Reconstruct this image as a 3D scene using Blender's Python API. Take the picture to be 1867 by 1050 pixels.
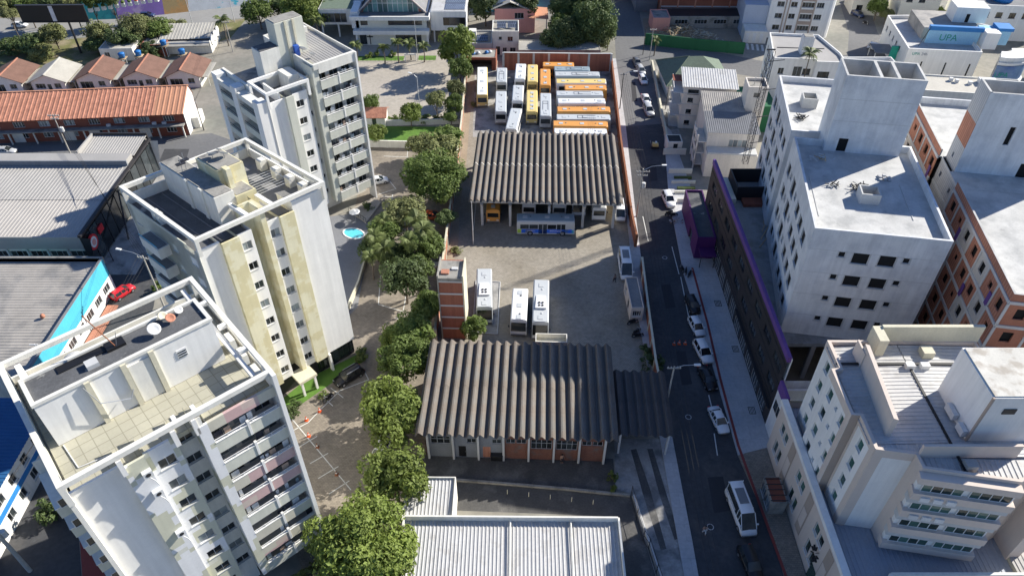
import bpy, math, random
from mathutils import Vector, Matrix
random.seed(7)
for o in list(bpy.data.objects): bpy.data.objects.remove(o)
SC = bpy.context.scene
COL = SC.collection
# ---------------------------------------------------------------- camera
CX, CY, FPX, IW = 933.5, 525.0, 1346.1, 1867.0
PITCH = math.radians(41.716)
CAMH = 80.0
SP, CP = math.sin(PITCH), math.cos(PITCH)
cd = bpy.data.cameras.new('camera'); cam = bpy.data.objects.new('camera', cd); COL.objects.link(cam)
cam.location = (0, 0, CAMH); cam.rotation_euler = (math.pi/2 - PITCH, 0, 0)
cd.sensor_width = 36; cd.lens = FPX/IW*36; cd.clip_end = 3000; cd.clip_start = 1
SC.camera = cam
# ---------------------------------------------------------------- sky, sun, exposure
SUN_EL = math.radians(31.5); SUN_AZ = math.atan2(.875, .484)      # azimuth from +Y towards +X
w = bpy.data.worlds.new('World'); SC.world = w; w.use_nodes = True
nt = w.node_tree; bg = nt.nodes['Background']
sky = nt.nodes.new('ShaderNodeTexSky'); sky.sky_type = 'NISHITA'; sky.sun_disc = False; sky.ozone_density = 4.0; sky.dust_density = .4; sky.air_density = 1.0
sky.sun_elevation = SUN_EL; sky.sun_rotation = SUN_AZ
tint = nt.nodes.new('ShaderNodeVectorMath'); tint.operation = 'MULTIPLY'; tint.inputs[1].default_value = (.90,.98,1.18)
nt.links.new(sky.outputs[0], tint.inputs[0]); nt.links.new(tint.outputs[0], bg.inputs[0]); bg.inputs[1].default_value = 0.074
sd = bpy.data.lights.new('sun', 'SUN'); sd.energy = 5.0; sd.angle = math.radians(.55); sd.color = (1, .95, .86)
sun = bpy.data.objects.new('sun', sd); COL.objects.link(sun)
SDIR = Vector((math.sin(SUN_AZ)*math.cos(SUN_EL), math.cos(SUN_AZ)*math.cos(SUN_EL), math.sin(SUN_EL)))
sun.rotation_euler = SDIR.to_track_quat('Z', 'Y').to_euler()
SC.view_settings.view_transform = 'Standard'; SC.view_settings.look = 'None'
SC.view_settings.exposure = 0.74; SC.view_settings.gamma = 1
SC.render.engine = 'CYCLES'
# ---------------------------------------------------------------- pixel -> place (photo pixels, 1867 x 1050)
def G(px, py, z=0.0):
    u = (px-CX)/FPX; v = (py-CY)/FPX
    d = Vector((u, CP - v*SP, -SP - v*CP)); t = (z-CAMH)/d.z
    return Vector((d.x*t, d.y*t, z))
def G2(px, py, z=0.0):
    p = G(px, py, z); return (p.x, p.y)
# ---------------------------------------------------------------- mesh helpers
class MB:
    def __init__(s, T=None): s.v = []; s.f = []; s.T = T
    def add(s, vs, fs):
        n = len(s.v)
        for p in vs: s.v.append(s.T(*p) if s.T else tuple(p))
        for f in fs: s.f.append([n+i for i in f])
        return s
    def box(s, x0, x1, y0, y1, z0, z1):
        if x0 > x1: x0, x1 = x1, x0
        if y0 > y1: y0, y1 = y1, y0
        return s.add([(x0,y0,z0),(x1,y0,z0),(x1,y1,z0),(x0,y1,z0),(x0,y0,z1),(x1,y0,z1),(x1,y1,z1),(x0,y1,z1)],
              [(3,2,1,0),(4,5,6,7),(0,1,5,4),(1,2,6,5),(2,3,7,6),(3,0,4,7)])
    def prism(s, pts, z0, z1):
        n = len(pts); zb = z0 if isinstance(z0, (list,tuple)) else [z0]*n; zt = z1 if isinstance(z1, (list,tuple)) else [z1]*n
        vs = [(p[0],p[1],b) for p,b in zip(pts,zb)] + [(p[0],p[1],t) for p,t in zip(pts,zt)]
        return s.add(vs, [tuple(range(n))[::-1], tuple(range(n,2*n))] + [(i,(i+1)%n,n+(i+1)%n,n+i) for i in range(n)])
    def poly(s, pts, z):
        return s.add([(p[0],p[1],z) for p in pts], [tuple(range(len(pts)))])
    def quad(s, a, b, c, d): return s.add([a,b,c,d], [(0,1,2,3)])
    def obox(s, c, ax, ay, az):        # oriented box: centre + three half vectors
        c, ax, ay, az = Vector(c), Vector(ax), Vector(ay), Vector(az)
        vs = [c+i*ax+j*ay+k*az for k in (-1,1) for (i,j) in ((-1,-1),(1,-1),(1,1),(-1,1))]
        return s.add(vs, [(3,2,1,0),(4,5,6,7),(0,1,5,4),(1,2,6,5),(2,3,7,6),(3,0,4,7)])
    def beam(s, p, q, w, h):           # box beam from p to q, width w, height h
        p, q = Vector(p), Vector(q); d = (q-p); L = d.length; d.normalize()
        up = Vector((0,0,1)) if abs(d.z) < .95 else Vector((0,1,0))
        r = d.cross(up).normalized(); u = r.cross(d)
        return s.obox((p+q)/2, d*L/2, r*w/2, u*h/2)
    def tube(s, p, q, r0, r1=None, n=7, cap=True):
        r1 = r0 if r1 is None else r1
        p, q = Vector(p), Vector(q); d = (q-p).normalized()
        a = d.cross(Vector((0,0,1))) if abs(d.z) < .95 else d.cross(Vector((1,0,0)))
        a.normalize(); b = d.cross(a)
        vs = [p+(a*math.cos(2*math.pi*i/n)+b*math.sin(2*math.pi*i/n))*r0 for i in range(n)]
        vs += [q+(a*math.cos(2*math.pi*i/n)+b*math.sin(2*math.pi*i/n))*r1 for i in range(n)]
        fs = [(i,(i+1)%n,n+(i+1)%n,n+i) for i in range(n)]
        if cap: fs += [tuple(range(n))[::-1], tuple(range(n,2*n))]
        return s.add(vs, fs)
    def path(s, pts, r, n=5):
        for a, b in zip(pts, pts[1:]): s.tube(a, b, r, r, n)
        return s
    def extrude_x(s, prof, x0, x1):    # profile of (y,z) pushed along x
        n = len(prof)
        vs = [(x0,y,z) for y,z in prof] + [(x1,y,z) for y,z in prof]
        return s.add(vs, [tuple(range(n)), tuple(range(n,2*n))[::-1]] + [(i,n+i,n+(i+1)%n,(i+1)%n) for i in range(n)])
    def lathe(s, prof, n=12, c=(0,0,0)):   # prof of (r,z)
        m = len(prof); vs = []
        for r, z in prof:
            for i in range(n): vs.append((c[0]+r*math.cos(2*math.pi*i/n), c[1]+r*math.sin(2*math.pi*i/n), c[2]+z))
        fs = [(j*n+i, j*n+(i+1)%n, (j+1)*n+(i+1)%n, (j+1)*n+i) for j in range(m-1) for i in range(n)]
        fs += [tuple(range(n))[::-1], tuple(range((m-1)*n, m*n))]
        return s.add(vs, fs)
    def wall(s, o, u, L, z0, z1, ops=(), depth=.22, t=None):
        """wall face from o along u (length L, z0..z1); outward = u rotated -90; ops (x, z, w, h) are cut through with reveals"""
        u = Vector((u[0],u[1],0)).normalized(); n = Vector((u.y,-u.x,0)); o = Vector((o[0],o[1],0))
        xs = sorted(set([0,L]+[min(max(v,0),L) for a in ops for v in (a[0],a[0]+a[2])]))
        zs = sorted(set([z0,z1]+[min(max(v,z0),z1) for a in ops for v in (a[1],a[1]+a[3])]))
        P = lambda x,z,d=0: o+u*x-n*d+Vector((0,0,z))
        for i in range(len(xs)-1):
            j0 = None
            for j in range(len(zs)):
                hole = True
                if j < len(zs)-1:
                    mx, mz = (xs[i]+xs[i+1])/2, (zs[j]+zs[j+1])/2
                    hole = any(a[0] < mx < a[0]+a[2] and a[1] < mz < a[1]+a[3] for a in ops)
                if not hole and j0 is None: j0 = j
                if hole and j0 is not None:
                    s.quad(P(xs[i],zs[j0]),P(xs[i+1],zs[j0]),P(xs[i+1],zs[j]),P(xs[i],zs[j])); j0 = None
        for x,z,w_,h_ in ops:
            a,b,c,d = (x,z),(x+w_,z),(x+w_,z+h_),(x,z+h_)
            for p,q in ((a,b),(b,c),(c,d),(d,a)):
                s.quad(P(*p),P(*p,depth),P(*q,depth),P(*q))
        return s
    def mesh(s, name, smooth=False):
        me = bpy.data.meshes.new(name); me.from_pydata([tuple(v) for v in s.v], [], s.f); me.update()
        if smooth: me.polygons.foreach_set('use_smooth', [True]*len(me.polygons))
        return me
    def build(s, name, mat, parent=None, smooth=False):
        return obj(name, s.mesh(name, smooth), mat, parent)
def obj(name, me, mat=None, parent=None, loc=None, rz=None):
    o = bpy.data.objects.new(name, me); COL.objects.link(o)
    if mat is not None and me is not None:
        if len(me.materials) == 0: me.materials.append(M[mat] if isinstance(mat, str) else mat)
        else:
            o.material_slots[0].link = 'OBJECT'; o.material_slots[0].material = M[mat] if isinstance(mat, str) else mat
    if parent is not None: o.parent = parent
    if loc is not None: o.location = loc
    if rz is not None: o.rotation_euler = (0,0,rz)
    return o
def tag(o, label=None, cat=None, group=None, kind=None):
    if label: o['label'] = label
    if cat: o['category'] = cat
    if group: o['group'] = group
    if kind: o['kind'] = kind
    return o
def thing(name, label, cat, loc=(0,0,0), rz=0, group=None):
    o = bpy.data.objects.new(name, None); COL.objects.link(o); o.empty_display_size = .5
    o.location = loc; o.rotation_euler = (0,0,rz)
    return tag(o, label, cat, group)
_cache = {}
def cached(key, fn, smooth=False):
    if key not in _cache: _cache[key] = fn().mesh(str(key[0]), smooth)
    return _cache[key]
# ---------------------------------------------------------------- materials
M = {}
def mat(name, col, rough=.8, var=.18, scale=.35, fine=.12, streak=0., brick=None, boff=.5, bump=.0, metal=0., coord='Object', rnd=0., spec=.4, wave=None, col2=None, mask=None, snap=None, trans=0., stain=0.):
    m = bpy.data.materials.new(name); m.use_nodes = True; t = m.node_tree; N = t.nodes; L = t.links
    b = N['Principled BSDF']; b.inputs['Roughness'].default_value = rough; b.inputs['Metallic'].default_value = metal
    b.inputs['Specular IOR Level'].default_value = spec
    tc = N.new('ShaderNodeTexCoord'); co = tc.outputs[coord]
    def noise(sc, det=5, vec=None, ro=.6):
        n = N.new('ShaderNodeTexNoise'); n.inputs['Scale'].default_value = sc; n.inputs['Detail'].default_value = det; n.inputs['Roughness'].default_value = ro
        L.new(vec or co, n.inputs['Vector']); return n.outputs['Fac']
    def math_(op, a, b_):
        n = N.new('ShaderNodeMath'); n.operation = op
        for i, v in enumerate((a, b_)):
            if isinstance(v, (int,float)): n.inputs[i].default_value = v
            else: L.new(v, n.inputs[i])
        return n.outputs[0]
    def spread(fac, amt):                # 1 + amt*(fac-.5)*2.. stretched
        return math_('ADD', math_('MULTIPLY', math_('SUBTRACT', fac, .5), 3.2*amt), 1.0)
    val = math_('MULTIPLY', spread(noise(scale), var), spread(noise(scale*14, 3), fine))
    if streak:
        mp = N.new('ShaderNodeMapping'); mp.inputs['Scale'].default_value = (1.7,1.7,.1); L.new(co, mp.inputs[0])
        val = math_('MULTIPLY', val, spread(noise(1.0, 4, mp.outputs[0]), streak))
    if stain:
        st_ = N.new('ShaderNodeValToRGB'); st_.color_ramp.elements[0].position = .6; st_.color_ramp.elements[1].position = .72; L.new(noise(.55, 6, None, .7), st_.inputs[0])
        val = math_('MULTIPLY', val, math_('SUBTRACT', 1.0, math_('MULTIPLY', st_.outputs[0], stain)))
    if rnd:
        oi = N.new('ShaderNodeObjectInfo'); val = math_('MULTIPLY', val, spread(oi.outputs['Random'], rnd))
    base = N.new('ShaderNodeRGB'); base.outputs[0].default_value = (*col, 1); src = base.outputs[0]
    if col2:
        mx = N.new('ShaderNodeMix'); mx.data_type = 'RGBA'; ra = N.new('ShaderNodeValToRGB')
        lo, hi, sc_ = mask or (.45,.6,.6); ra.color_ramp.elements[0].position = lo; ra.color_ramp.elements[1].position = hi
        vec_ = None
        if snap:
            sn = N.new('ShaderNodeVectorMath'); sn.operation = 'SNAP'; sn.inputs[1].default_value = snap; L.new(co, sn.inputs[0]); vec_ = sn.outputs[0]
        L.new(noise(sc_, 4, vec_), ra.inputs[0]); L.new(ra.outputs[0], mx.inputs['Factor']); L.new(src, mx.inputs['A']); mx.inputs['B'].default_value = (*col2,1); src = mx.outputs['Result']
    if brick:                            # (width, height, mortar colour, mortar size, colour variation)
        bw, bh, mc, ms, bv = brick; bt = N.new('ShaderNodeTexBrick'); bt.inputs['Scale'].default_value = 1; bt.offset = boff
        bt.inputs['Brick Width'].default_value = bw; bt.inputs['Row Height'].default_value = bh; bt.inputs['Mortar Size'].default_value = ms
        bt.inputs['Color1'].default_value = (1-bv,)*3+(1,); bt.inputs['Color2'].default_value = (1+bv,)*3+(1,); bt.inputs['Mortar'].default_value = (*mc,1)
        L.new(co, bt.inputs['Vector'])
        mx = N.new('ShaderNodeMix'); mx.data_type = 'RGBA'; mx.blend_type = 'MULTIPLY'; mx.inputs['Factor'].default_value = 1
        L.new(src, mx.inputs['A']); L.new(bt.outputs['Color'], mx.inputs['B']); src = mx.outputs['Result']
    vm = N.new('ShaderNodeVectorMath'); vm.operation = 'SCALE'; L.new(src, vm.inputs[0]); L.new(val, vm.inputs['Scale'])
    L.new(vm.outputs[0], b.inputs['Base Color'])
    if bump or wave:
        bp = N.new('ShaderNodeBump'); bp.inputs['Strength'].default_value = .6; bp.inputs['Distance'].default_value = bump or .05
        if wave:                         # (axis, scale): fine ribs as relief
            wv = N.new('ShaderNodeTexWave'); wv.bands_direction = wave[0]; wv.inputs['Scale'].default_value = wave[1]; wv.inputs['Distortion'].default_value = 0
            L.new(co, wv.inputs['Vector']); hgt = wv.outputs['Fac']
        else: hgt = noise(scale*10, 4)
        L.new(hgt, bp.inputs['Height']); L.new(bp.outputs[0], b.inputs['Normal'])
    if trans:
        tr = N.new('ShaderNodeBsdfTranslucent'); ms_ = N.new('ShaderNodeMixShader'); ms_.inputs[0].default_value = trans
        L.new(vm.outputs[0], tr.inputs[0]); L.new(b.outputs[0], ms_.inputs[1]); L.new(tr.outputs[0], ms_.inputs[2]); L.new(ms_.outputs[0], N['Material Output'].inputs[0])
    M[name] = m; return m
mat('ground', (.27,.25,.21), var=.22, scale=.06, fine=.2, col2=(.2,.2,.17), mask=(.42,.62,.05))
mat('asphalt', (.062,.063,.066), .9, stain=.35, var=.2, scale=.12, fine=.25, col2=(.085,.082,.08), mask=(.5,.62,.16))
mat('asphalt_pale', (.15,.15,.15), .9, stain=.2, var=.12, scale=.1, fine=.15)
mat('cobble', (.33,.30,.25), .9, stain=.3, var=.2, scale=.09, fine=.16, brick=(.34,.22,(.62,.6,.55),.025,.12), col2=(.27,.24,.19), mask=(.45,.65,.11))
mat('paver', (.27,.235,.19), .9, stain=.3, var=.2, scale=.12, fine=.18, brick=(.42,.24,(.7,.68,.65),.02,.12), col2=(.23,.2,.16), mask=(.45,.6,.18))
mat('paver_pale', (.40,.36,.30), .9, var=.15, scale=.08, fine=.15, brick=(.4,.4,(.85,.85,.85),.02,.06))
mat('sidewalk', (.46,.46,.46), .9, var=.16, scale=.18, fine=.15, brick=(2.2,2.2,(.75,.75,.75),.02,.04))
mat('dirt', (.30,.25,.18), .95, var=.22, scale=.25, fine=.25)
mat('slab', (.36,.35,.33), .9, var=.25, scale=.25, fine=.16, col2=(.17,.17,.165), mask=(.45,.62,.3))
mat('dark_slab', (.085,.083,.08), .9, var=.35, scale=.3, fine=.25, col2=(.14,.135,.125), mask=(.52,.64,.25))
mat('tactile', (.26,.06,.05), .9)
mat('line', (.62,.62,.58), .8, var=.25, scale=1.5)
mat('grass', (.1,.2,.03), .95, var=.25, scale=.7, fine=.3)
mat('scrub', (.16,.16,.06), .95, var=.35, scale=.3, fine=.4, col2=(.25,.21,.13), mask=(.45,.6,.2))
mat('leaf', (.14,.195,.045), .65, var=.32, scale=.55, fine=.3, rnd=.12, trans=.32)
mat('leaf_bright', (.19,.245,.05), .65, var=.3, scale=.55, fine=.3, rnd=.12, trans=.32)
mat('leaf_dark', (.095,.135,.042), .65, var=.32, scale=.55, fine=.3, rnd=.12, trans=.2)
mat('leaf_olive', (.19,.205,.075), .7, var=.3, scale=.6, fine=.3, rnd=.12, trans=.2)
mat('palm_leaf', (.145,.18,.05), .6, var=.3, scale=.8, fine=.25, rnd=.15, trans=.2)
mat('bark', (.16,.13,.1), .95, var=.25, scale=2)
mat('white', (.80,.785,.74), .75, var=.07, scale=.35, fine=.03, streak=.1)
mat('white_dirty', (.72,.70,.63), .8, var=.12, scale=.35, fine=.05, streak=.12)
mat('wall_patch', (.56,.555,.43), .85, var=.08, scale=.4, fine=.05, streak=.06, col2=(.74,.74,.73), mask=(.5,.505,.23), snap=(.9,.9,.62))
mat('cream', (.64,.58,.36), .85, var=.1, scale=.4, fine=.04, streak=.06, col2=(.70,.66,.47), mask=(.48,.52,.4), snap=(.35,.35,.3))
mat('pink_patch', (.56,.53,.43), .85, var=.08, scale=.4, fine=.05, streak=.05, col2=(.55,.38,.36), mask=(.5,.51,.16), snap=(1.6,1.6,.9))
mat('olive_wall', (.60,.60,.51), .8, var=.08, scale=.3, fine=.05, streak=.08)
mat('concrete', (.52,.52,.505), .85, var=.13, scale=.3, fine=.06, streak=.07)
mat('plaster_grey', (.68,.685,.68), .85, var=.14, scale=.3, fine=.05, streak=.15, col2=(.58,.59,.6), mask=(.46,.62,.35))
mat('roof_slab', (.52,.515,.49), .85, var=.2, scale=.35, fine=.1, stain=.28, col2=(.40,.40,.385), mask=(.46,.66,.4))
mat('terrace_tile', (.42,.40,.31), .8, var=.12, scale=.3, fine=.06, brick=(1.1,1.1,(.68,.68,.66),.04,.05), boff=0)
mat('membrane', (.105,.107,.11), .9, var=.35, scale=.5, fine=.3, col2=(.3,.3,.28), mask=(.66,.7,.6))
mat('grey_roof', (.2,.2,.2), .85, var=.25, scale=.4, fine=.2)
mat('stained_slab', (.33,.315,.28), .9, var=.3, scale=.5, fine=.2, col2=(.14,.135,.125), mask=(.45,.65,.5))
mat('fibre_dark', (.09,.08,.075), .9, var=.2, scale=.3, fine=.15)  # loading canopy: dirt and the tall blocks' shade both darkened into this colour
mat('fibre_roof', (.16,.135,.112), .9, var=.16, scale=.25, fine=.16, rnd=.09, col2=(.15,.14,.125), mask=(.45,.62,.5), streak=0)
mat('fibre_grey', (.40,.38,.33), .9, var=.18, scale=.35, fine=.15, rnd=.06)
mat('cap_pale', (.5,.48,.43), .9, var=.25)
mat('metal_roof', (.50,.495,.48), .6, var=.14, scale=.3, fine=.1, spec=.4, col2=(.42,.41,.39), mask=(.5,.62,.6))
mat('metal_grey', (.36,.345,.32), .6, var=.12, scale=.2, fine=.08)
mat('metal_tan', (.36,.335,.3), .75, var=.16, scale=.3, fine=.1, col2=(.25,.24,.225), mask=(.45,.6,.25))
mat('tile_orange', (.52,.235,.15), .85, var=.16, scale=.3, fine=.28, col2=(.43,.19,.12), mask=(.46,.56,.9))
mat('tile_orange_new', (.55,.27,.16), .85, var=.08, scale=.3, fine=.12)
mat('tile_brown', (.17,.095,.07), .9, var=.25, scale=.6, fine=.3, rnd=.06)
mat('tile_green', (.13,.17,.125), .85, var=.2, scale=1.2, fine=.45)
mat('brick', (.33,.125,.08), .9, var=.15, scale=.4, fine=.12, brick=(.4,.2,(.75,.72,.7),.012,.1), streak=.08)
mat('brick_shaded', (.19,.085,.06), .9, var=.2, scale=.5, fine=.2, streak=.15, col2=(.14,.11,.1), mask=(.5,.62,.6))  # workshop brick: facade shade darkens the base colour; streaks and mottling are random
mat('brick_orange', (.47,.215,.14), .9, var=.16, scale=.5, fine=.2, streak=.08, brick=(.5,.25,(.8,.75,.72),.03,.12))
mat('brick_dark', (.25,.085,.055), .9, var=.2, scale=.4, fine=.12, streak=.08)
mat('plaster_dull', (.2,.215,.235), .85, var=.15, streak=.1)
mat('beige', (.64,.545,.465), .8, var=.06, scale=.3, fine=.03, streak=.05)
mat('beige_dark', (.42,.335,.27), .8, var=.08, scale=.3, fine=.03, streak=.05)
mat('sand', (.62,.58,.44), .85, var=.1, scale=.3, streak=.06)
mat('pink', (.66,.31,.27), .8, var=.08, streak=.05)
mat('turquoise', (.07,.42,.56), .7, var=.12, scale=.4, streak=.04)
mat('blue_roof', (.02,.10,.24), .6, var=.1)
mat('blue_paint', (.03,.2,.5), .6, var=.08)
mat('purple', (.13,.06,.24), .7, var=.15, scale=.6, streak=.08)
mat('charcoal', (.028,.026,.028), .6, var=.2, scale=.4)
mat('dark_metal', (.03,.03,.033), .5)
mat('black', (.012,.012,.013), .5)
mat('green_hoarding', (.02,.13,.055), .7, var=.12, streak=.08)
mat('wood', (.44,.32,.19), .9, var=.25, rnd=.2)
mat('steel', (.42,.43,.44), .45, metal=.6)
mat('rust', (.25,.1,.05), .9)
mat('pole_concrete', (.42,.40,.36), .9)
mat('wire', (.05,.05,.05), .9, spec=0)
mat('glass', (.028,.034,.036), .12, var=.5, scale=.8, rnd=.5, spec=.8)
mat('glass_green', (.035,.085,.07), .12, var=.4, scale=.8, rnd=.5, spec=.8)
mat('glass_pale', (.24,.27,.27), .25, var=.3, scale=.8, rnd=.4, spec=.6)
mat('void', (.012,.012,.012), .9)  # near-black stands in for unlit space behind bare openings
mat('frame_white', (.72,.72,.7), .6)
mat('frame_alu', (.42,.43,.44), .45)
mat('solar', (.10,.115,.145), .25, brick=(.55,.9,(3.2,3.2,3.2),.03,.1), spec=.7)
mat('pool_water', (.13,.62,.72), .08, var=.05, spec=.8)
mat('deck', (.21,.215,.225), .8, var=.15, scale=.3)
mat('rubber', (.02,.02,.021), .85)
mat('rim', (.4,.4,.41), .4, metal=.5)
mat('lamp_glass', (.75,.75,.73), .2)
mat('tail_red', (.5,.02,.02), .3)
mat('red_paint', (.62,.03,.035), .35)
mat('tank_blue', (.02,.16,.45), .5)
mat('dish_grey', (.6,.6,.58), .6)
mat('cone_orange', (.75,.12,.03), .6)
mat('ac_white', (.68,.68,.66), .6)
def paint(name, col, rough=.3): mat(name, col, rough, var=.05, scale=.6, fine=.03, spec=.55)
for n_, c_ in dict(p_white=(.78,.78,.77), p_silver=(.42,.43,.44), p_black=(.014,.014,.016), p_red=(.62,.02,.03), p_navy=(.03,.05,.12), p_grey=(.16,.165,.17),
                   p_orange=(.72,.33,.075), p_orange_red=(.62,.12,.04), p_yellow=(.76,.58,.22), p_palegrey=(.52,.54,.54), p_bluegrey=(.29,.36,.39), p_blue=(.03,.1,.42), p_steel=(.24,.29,.32)).items(): paint(n_, c_)
mat('lime',(.42,.62,.08),.4)
mat('m_teal',(.05,.36,.36),.8,var=.2,scale=.3,col2=(.03,.22,.27),mask=(.45,.55,.2)); mat('m_purple',(.2,.13,.36),.8,var=.2,scale=.3,col2=(.32,.25,.42),mask=(.5,.6,.25)); mat('m_orange',(.42,.24,.09),.8,var=.2,scale=.3,col2=(.3,.22,.1),mask=(.45,.55,.3)); mat('m_white',(.55,.57,.56),.8,var=.15,col2=(.06,.42,.5),mask=(.54,.58,.16))
mat('metal_roof_tan',(.40,.375,.34),.6,var=.1,scale=.2,fine=.08); mat('sand_pale',(.72,.70,.60),.8,var=.06); mat('glass_teal',(.14,.27,.25),.2,var=.3,rnd=.3,spec=.7)
mat('deck_blue',(.30,.31,.31),.85,var=.2,scale=.3,col2=(.2,.2,.19),mask=(.48,.62,.3)); mat('purple_dark',(.07,.012,.10),.7,var=.1,streak=.06); mat('brick_pale',(.5,.47,.43),.9,var=.15); mat('block_grey',(.5,.5,.5),.9,var=.1,brick=(.5,.25,(.75,.75,.75),.02,.06))
mat('sand_white',(.66,.61,.54),.85,var=.12,scale=.3,streak=.12); mat('slate',(.17,.175,.185),.8,var=.2,scale=.4); mat('grey_flat',(.36,.345,.325),.85,var=.14,scale=.2,fine=.08); mat('plaster_blue',(.45,.5,.58),.8,var=.1)
mat('sky_panel',(.33,.58,.74),.6,var=.08); mat('sign_green',(.02,.33,.24),.5); mat('m_sign_blue',(.05,.12,.34),.4,col2=(.22,.32,.46),mask=(.4,.6,.12)); mat('terrace_plain',(.52,.49,.42),.85,var=.12,scale=.2)

mat('livery_blue',(.04,.16,.72),.4); mat('highway',(.27,.265,.25),.9,var=.12,scale=.08,fine=.1,stain=.15); mat('asphalt_patch',(.04,.04,.043),.9,var=.2); mat('sign_grey',(.25,.28,.32),.6)

mat('stained_pale',(.58,.56,.5),.85,var=.2,scale=.4,fine=.1,stain=.4,col2=(.42,.38,.32),mask=(.5,.62,.7)); mat('metal_skylit',(.33,.36,.41),.6,var=.12,scale=.3,fine=.08)  # podium roof metal: the sky's blue cast is put into its colour
# ---------------------------------------------------------------- generic builders
def win(parent, o, u, x, z, w_, h_, depth=.2, panes=2, glass='glass', frame='frame_alu', sill=True, ft=.06, transom=False):
    u = Vector((u[0],u[1],0)).normalized(); rz = math.atan2(u.y, u.x)
    loc = Vector((o[0],o[1],0))+u*x+Vector((0,0,z)); w_ = round(w_,2); h_ = round(h_,2)
    def fm():
        m = MB(); d0, d1 = depth-.08, depth+.02
        m.box(0,w_,d0,d1,0,ft); m.box(0,w_,d0,d1,h_-ft,h_); m.box(0,ft,d0,d1,ft,h_-ft); m.box(w_-ft,w_,d0,d1,ft,h_-ft)
        for i in range(1,panes): m.box(w_*i/panes-ft/2,w_*i/panes+ft/2,d0+.004,d1,ft,h_-ft)
        if transom: m.box(ft,w_-ft,d0+.008,d1,h_*.62-ft/2,h_*.62+ft/2)
        return m
    if glass == 'glass_mix': glass = random.choice(['glass','glass','glass_pale'])
    f = obj('window', cached(('window',w_,h_,panes,depth,ft,transom), fm), frame, parent, loc, rz)
    for i in range(panes):
        a, b = w_*i/panes+ft*.5, w_*(i+1)/panes-ft*.5
        obj('pane', cached(('pane',round(b-a,3),h_,depth), lambda: MB().quad((0,depth-.03,ft*.5),(b-a,depth-.03,ft*.5),(b-a,depth-.03,h_-ft*.5),(0,depth-.03,h_-ft*.5))), glass, f, (a,0,0))
    if sill: obj('sill', cached(('sill',w_), lambda: MB().box(-.08,w_+.08,-.09,depth-.09,-.09,-.002)), frame if frame != 'frame_alu' else 'concrete', f)
    return f
def hole_sill(parent, o, u, x, z, w_, h_, mt='concrete'):
    u = Vector((u[0],u[1],0)).normalized(); rz = math.atan2(u.y, u.x)
    loc = Vector((o[0],o[1],0))+u*x+Vector((0,0,z))
    def fm():
        m = MB(); m.box(-.16,w_+.16,-.1,.16,-.16,-.004); m.box(-.14,-.004,-.05,.05,0,h_+.1); m.box(w_+.004,w_+.14,-.05,.05,0,h_+.1)
        return m
    o2 = obj('window_surround', cached(('surround',round(w_,2),round(h_,2)), fm), mt, parent, loc, rz)
    obj('unlit_pane', cached(('void',round(w_,2),round(h_,2)), lambda: MB().quad((0,.12,0),(w_,.12,0),(w_,.12,h_),(0,.12,h_))), 'void', o2)  # black pane paints the darkness of the unlit interior behind the hole
    return o2
def offset(poly, t):
    n = len(poly); out = []
    for i in range(n):
        p0, p1, p2 = Vector(poly[i-1]), Vector(poly[i]), Vector(poly[(i+1)%n])
        a, b = (p1-p0).normalized(), (p2-p1).normalized()
        na, nb = Vector((-a.y,a.x)), Vector((-b.y,b.x))
        k = 1+na.dot(nb); m = (na+nb)/max(k,.3)
        out.append((p1.x+m.x*t, p1.y+m.y*t))
    return out
def ccw(poly):
    A = sum(poly[i-1][0]*p[1]-p[0]*poly[i-1][1] for i,p in enumerate(poly)); return list(poly) if A > 0 else list(poly)[::-1]
def block(parent, poly, z0, zt, wallm, roofm, par=.8, pt=.22, fac=None, wm=None, capm=None, wname='wall', rname='roof', depth=.2, skip=()):
    """walls, roof slab and parapet over a ccw polygon in parent's space; fac: {edge: [(x,z,w,h,style)]}"""
    fac = fac or {}; wm = wm or {}; n = len(poly)
    for i in range(n):
        if i in skip: continue
        a, b = Vector(poly[i]), Vector(poly[(i+1)%n]); u = b-a; L = u.length
        ops = fac.get(i, [])
        MB().wall(a, u, L, z0, zt, [o[:4] for o in ops], depth).build(wname, wm.get(i, wallm), parent)
        for x,z,w_,h_,st in ops:
            if st is None: continue
            if st == 'hole': hole_sill(parent, a, u, x, z, w_, h_)
            elif st == 'dark': win(parent, a, u, x, z, w_, h_, depth, 1, 'glass', 'dark_metal', False)
            else: win(parent, a, u, x, z, w_, h_, depth, **st)
    zr = zt-par
    MB().poly(poly if par == 0 else offset(poly, .02), zr if par else zt).build(rname, roofm, parent)
    if par:
        q = offset(poly, pt); m = MB()
        for i in range(n):
            j = (i+1)%n
            m.quad((*q[j],zr),(*q[i],zr),(*q[i],zt),(*q[j],zt)); m.quad((*poly[i],zt),(*poly[j],zt),(*q[j],zt),(*q[i],zt))
        m.build('parapet', capm or wallm, parent)
def rel(poly, loc): return [(p[0]-loc[0], p[1]-loc[1]) for p in poly]
def ribbed(m, a, b, c, d, pitch=.55, h=.07, axis=0, th=0):
    """ribbed sheet over quad a,b,c,d (3-D); ribs run from edge ab to edge dc"""
    a,b,c,d = map(Vector,(a,b,c,d)); n = max(2,int((b-a).length/pitch)); nrm = (b-a).cross(d-a).normalized()
    if nrm.z < 0: nrm = -nrm
    prof = []
    for i in range(n):
        for t,k in ((0,0),(.55,0),(.68,1),(.87,1)): prof.append(((i+t)/n, k*h))
    prof.append((1,0)); vs = []; fs = []
    for t,k in prof: vs += [a.lerp(b,t)+nrm*k, d.lerp(c,t)+nrm*k]
    for i in range(len(prof)-1): fs.append((2*i,2*i+2,2*i+3,2*i+1))
    m.add(vs, fs); return m
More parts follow.
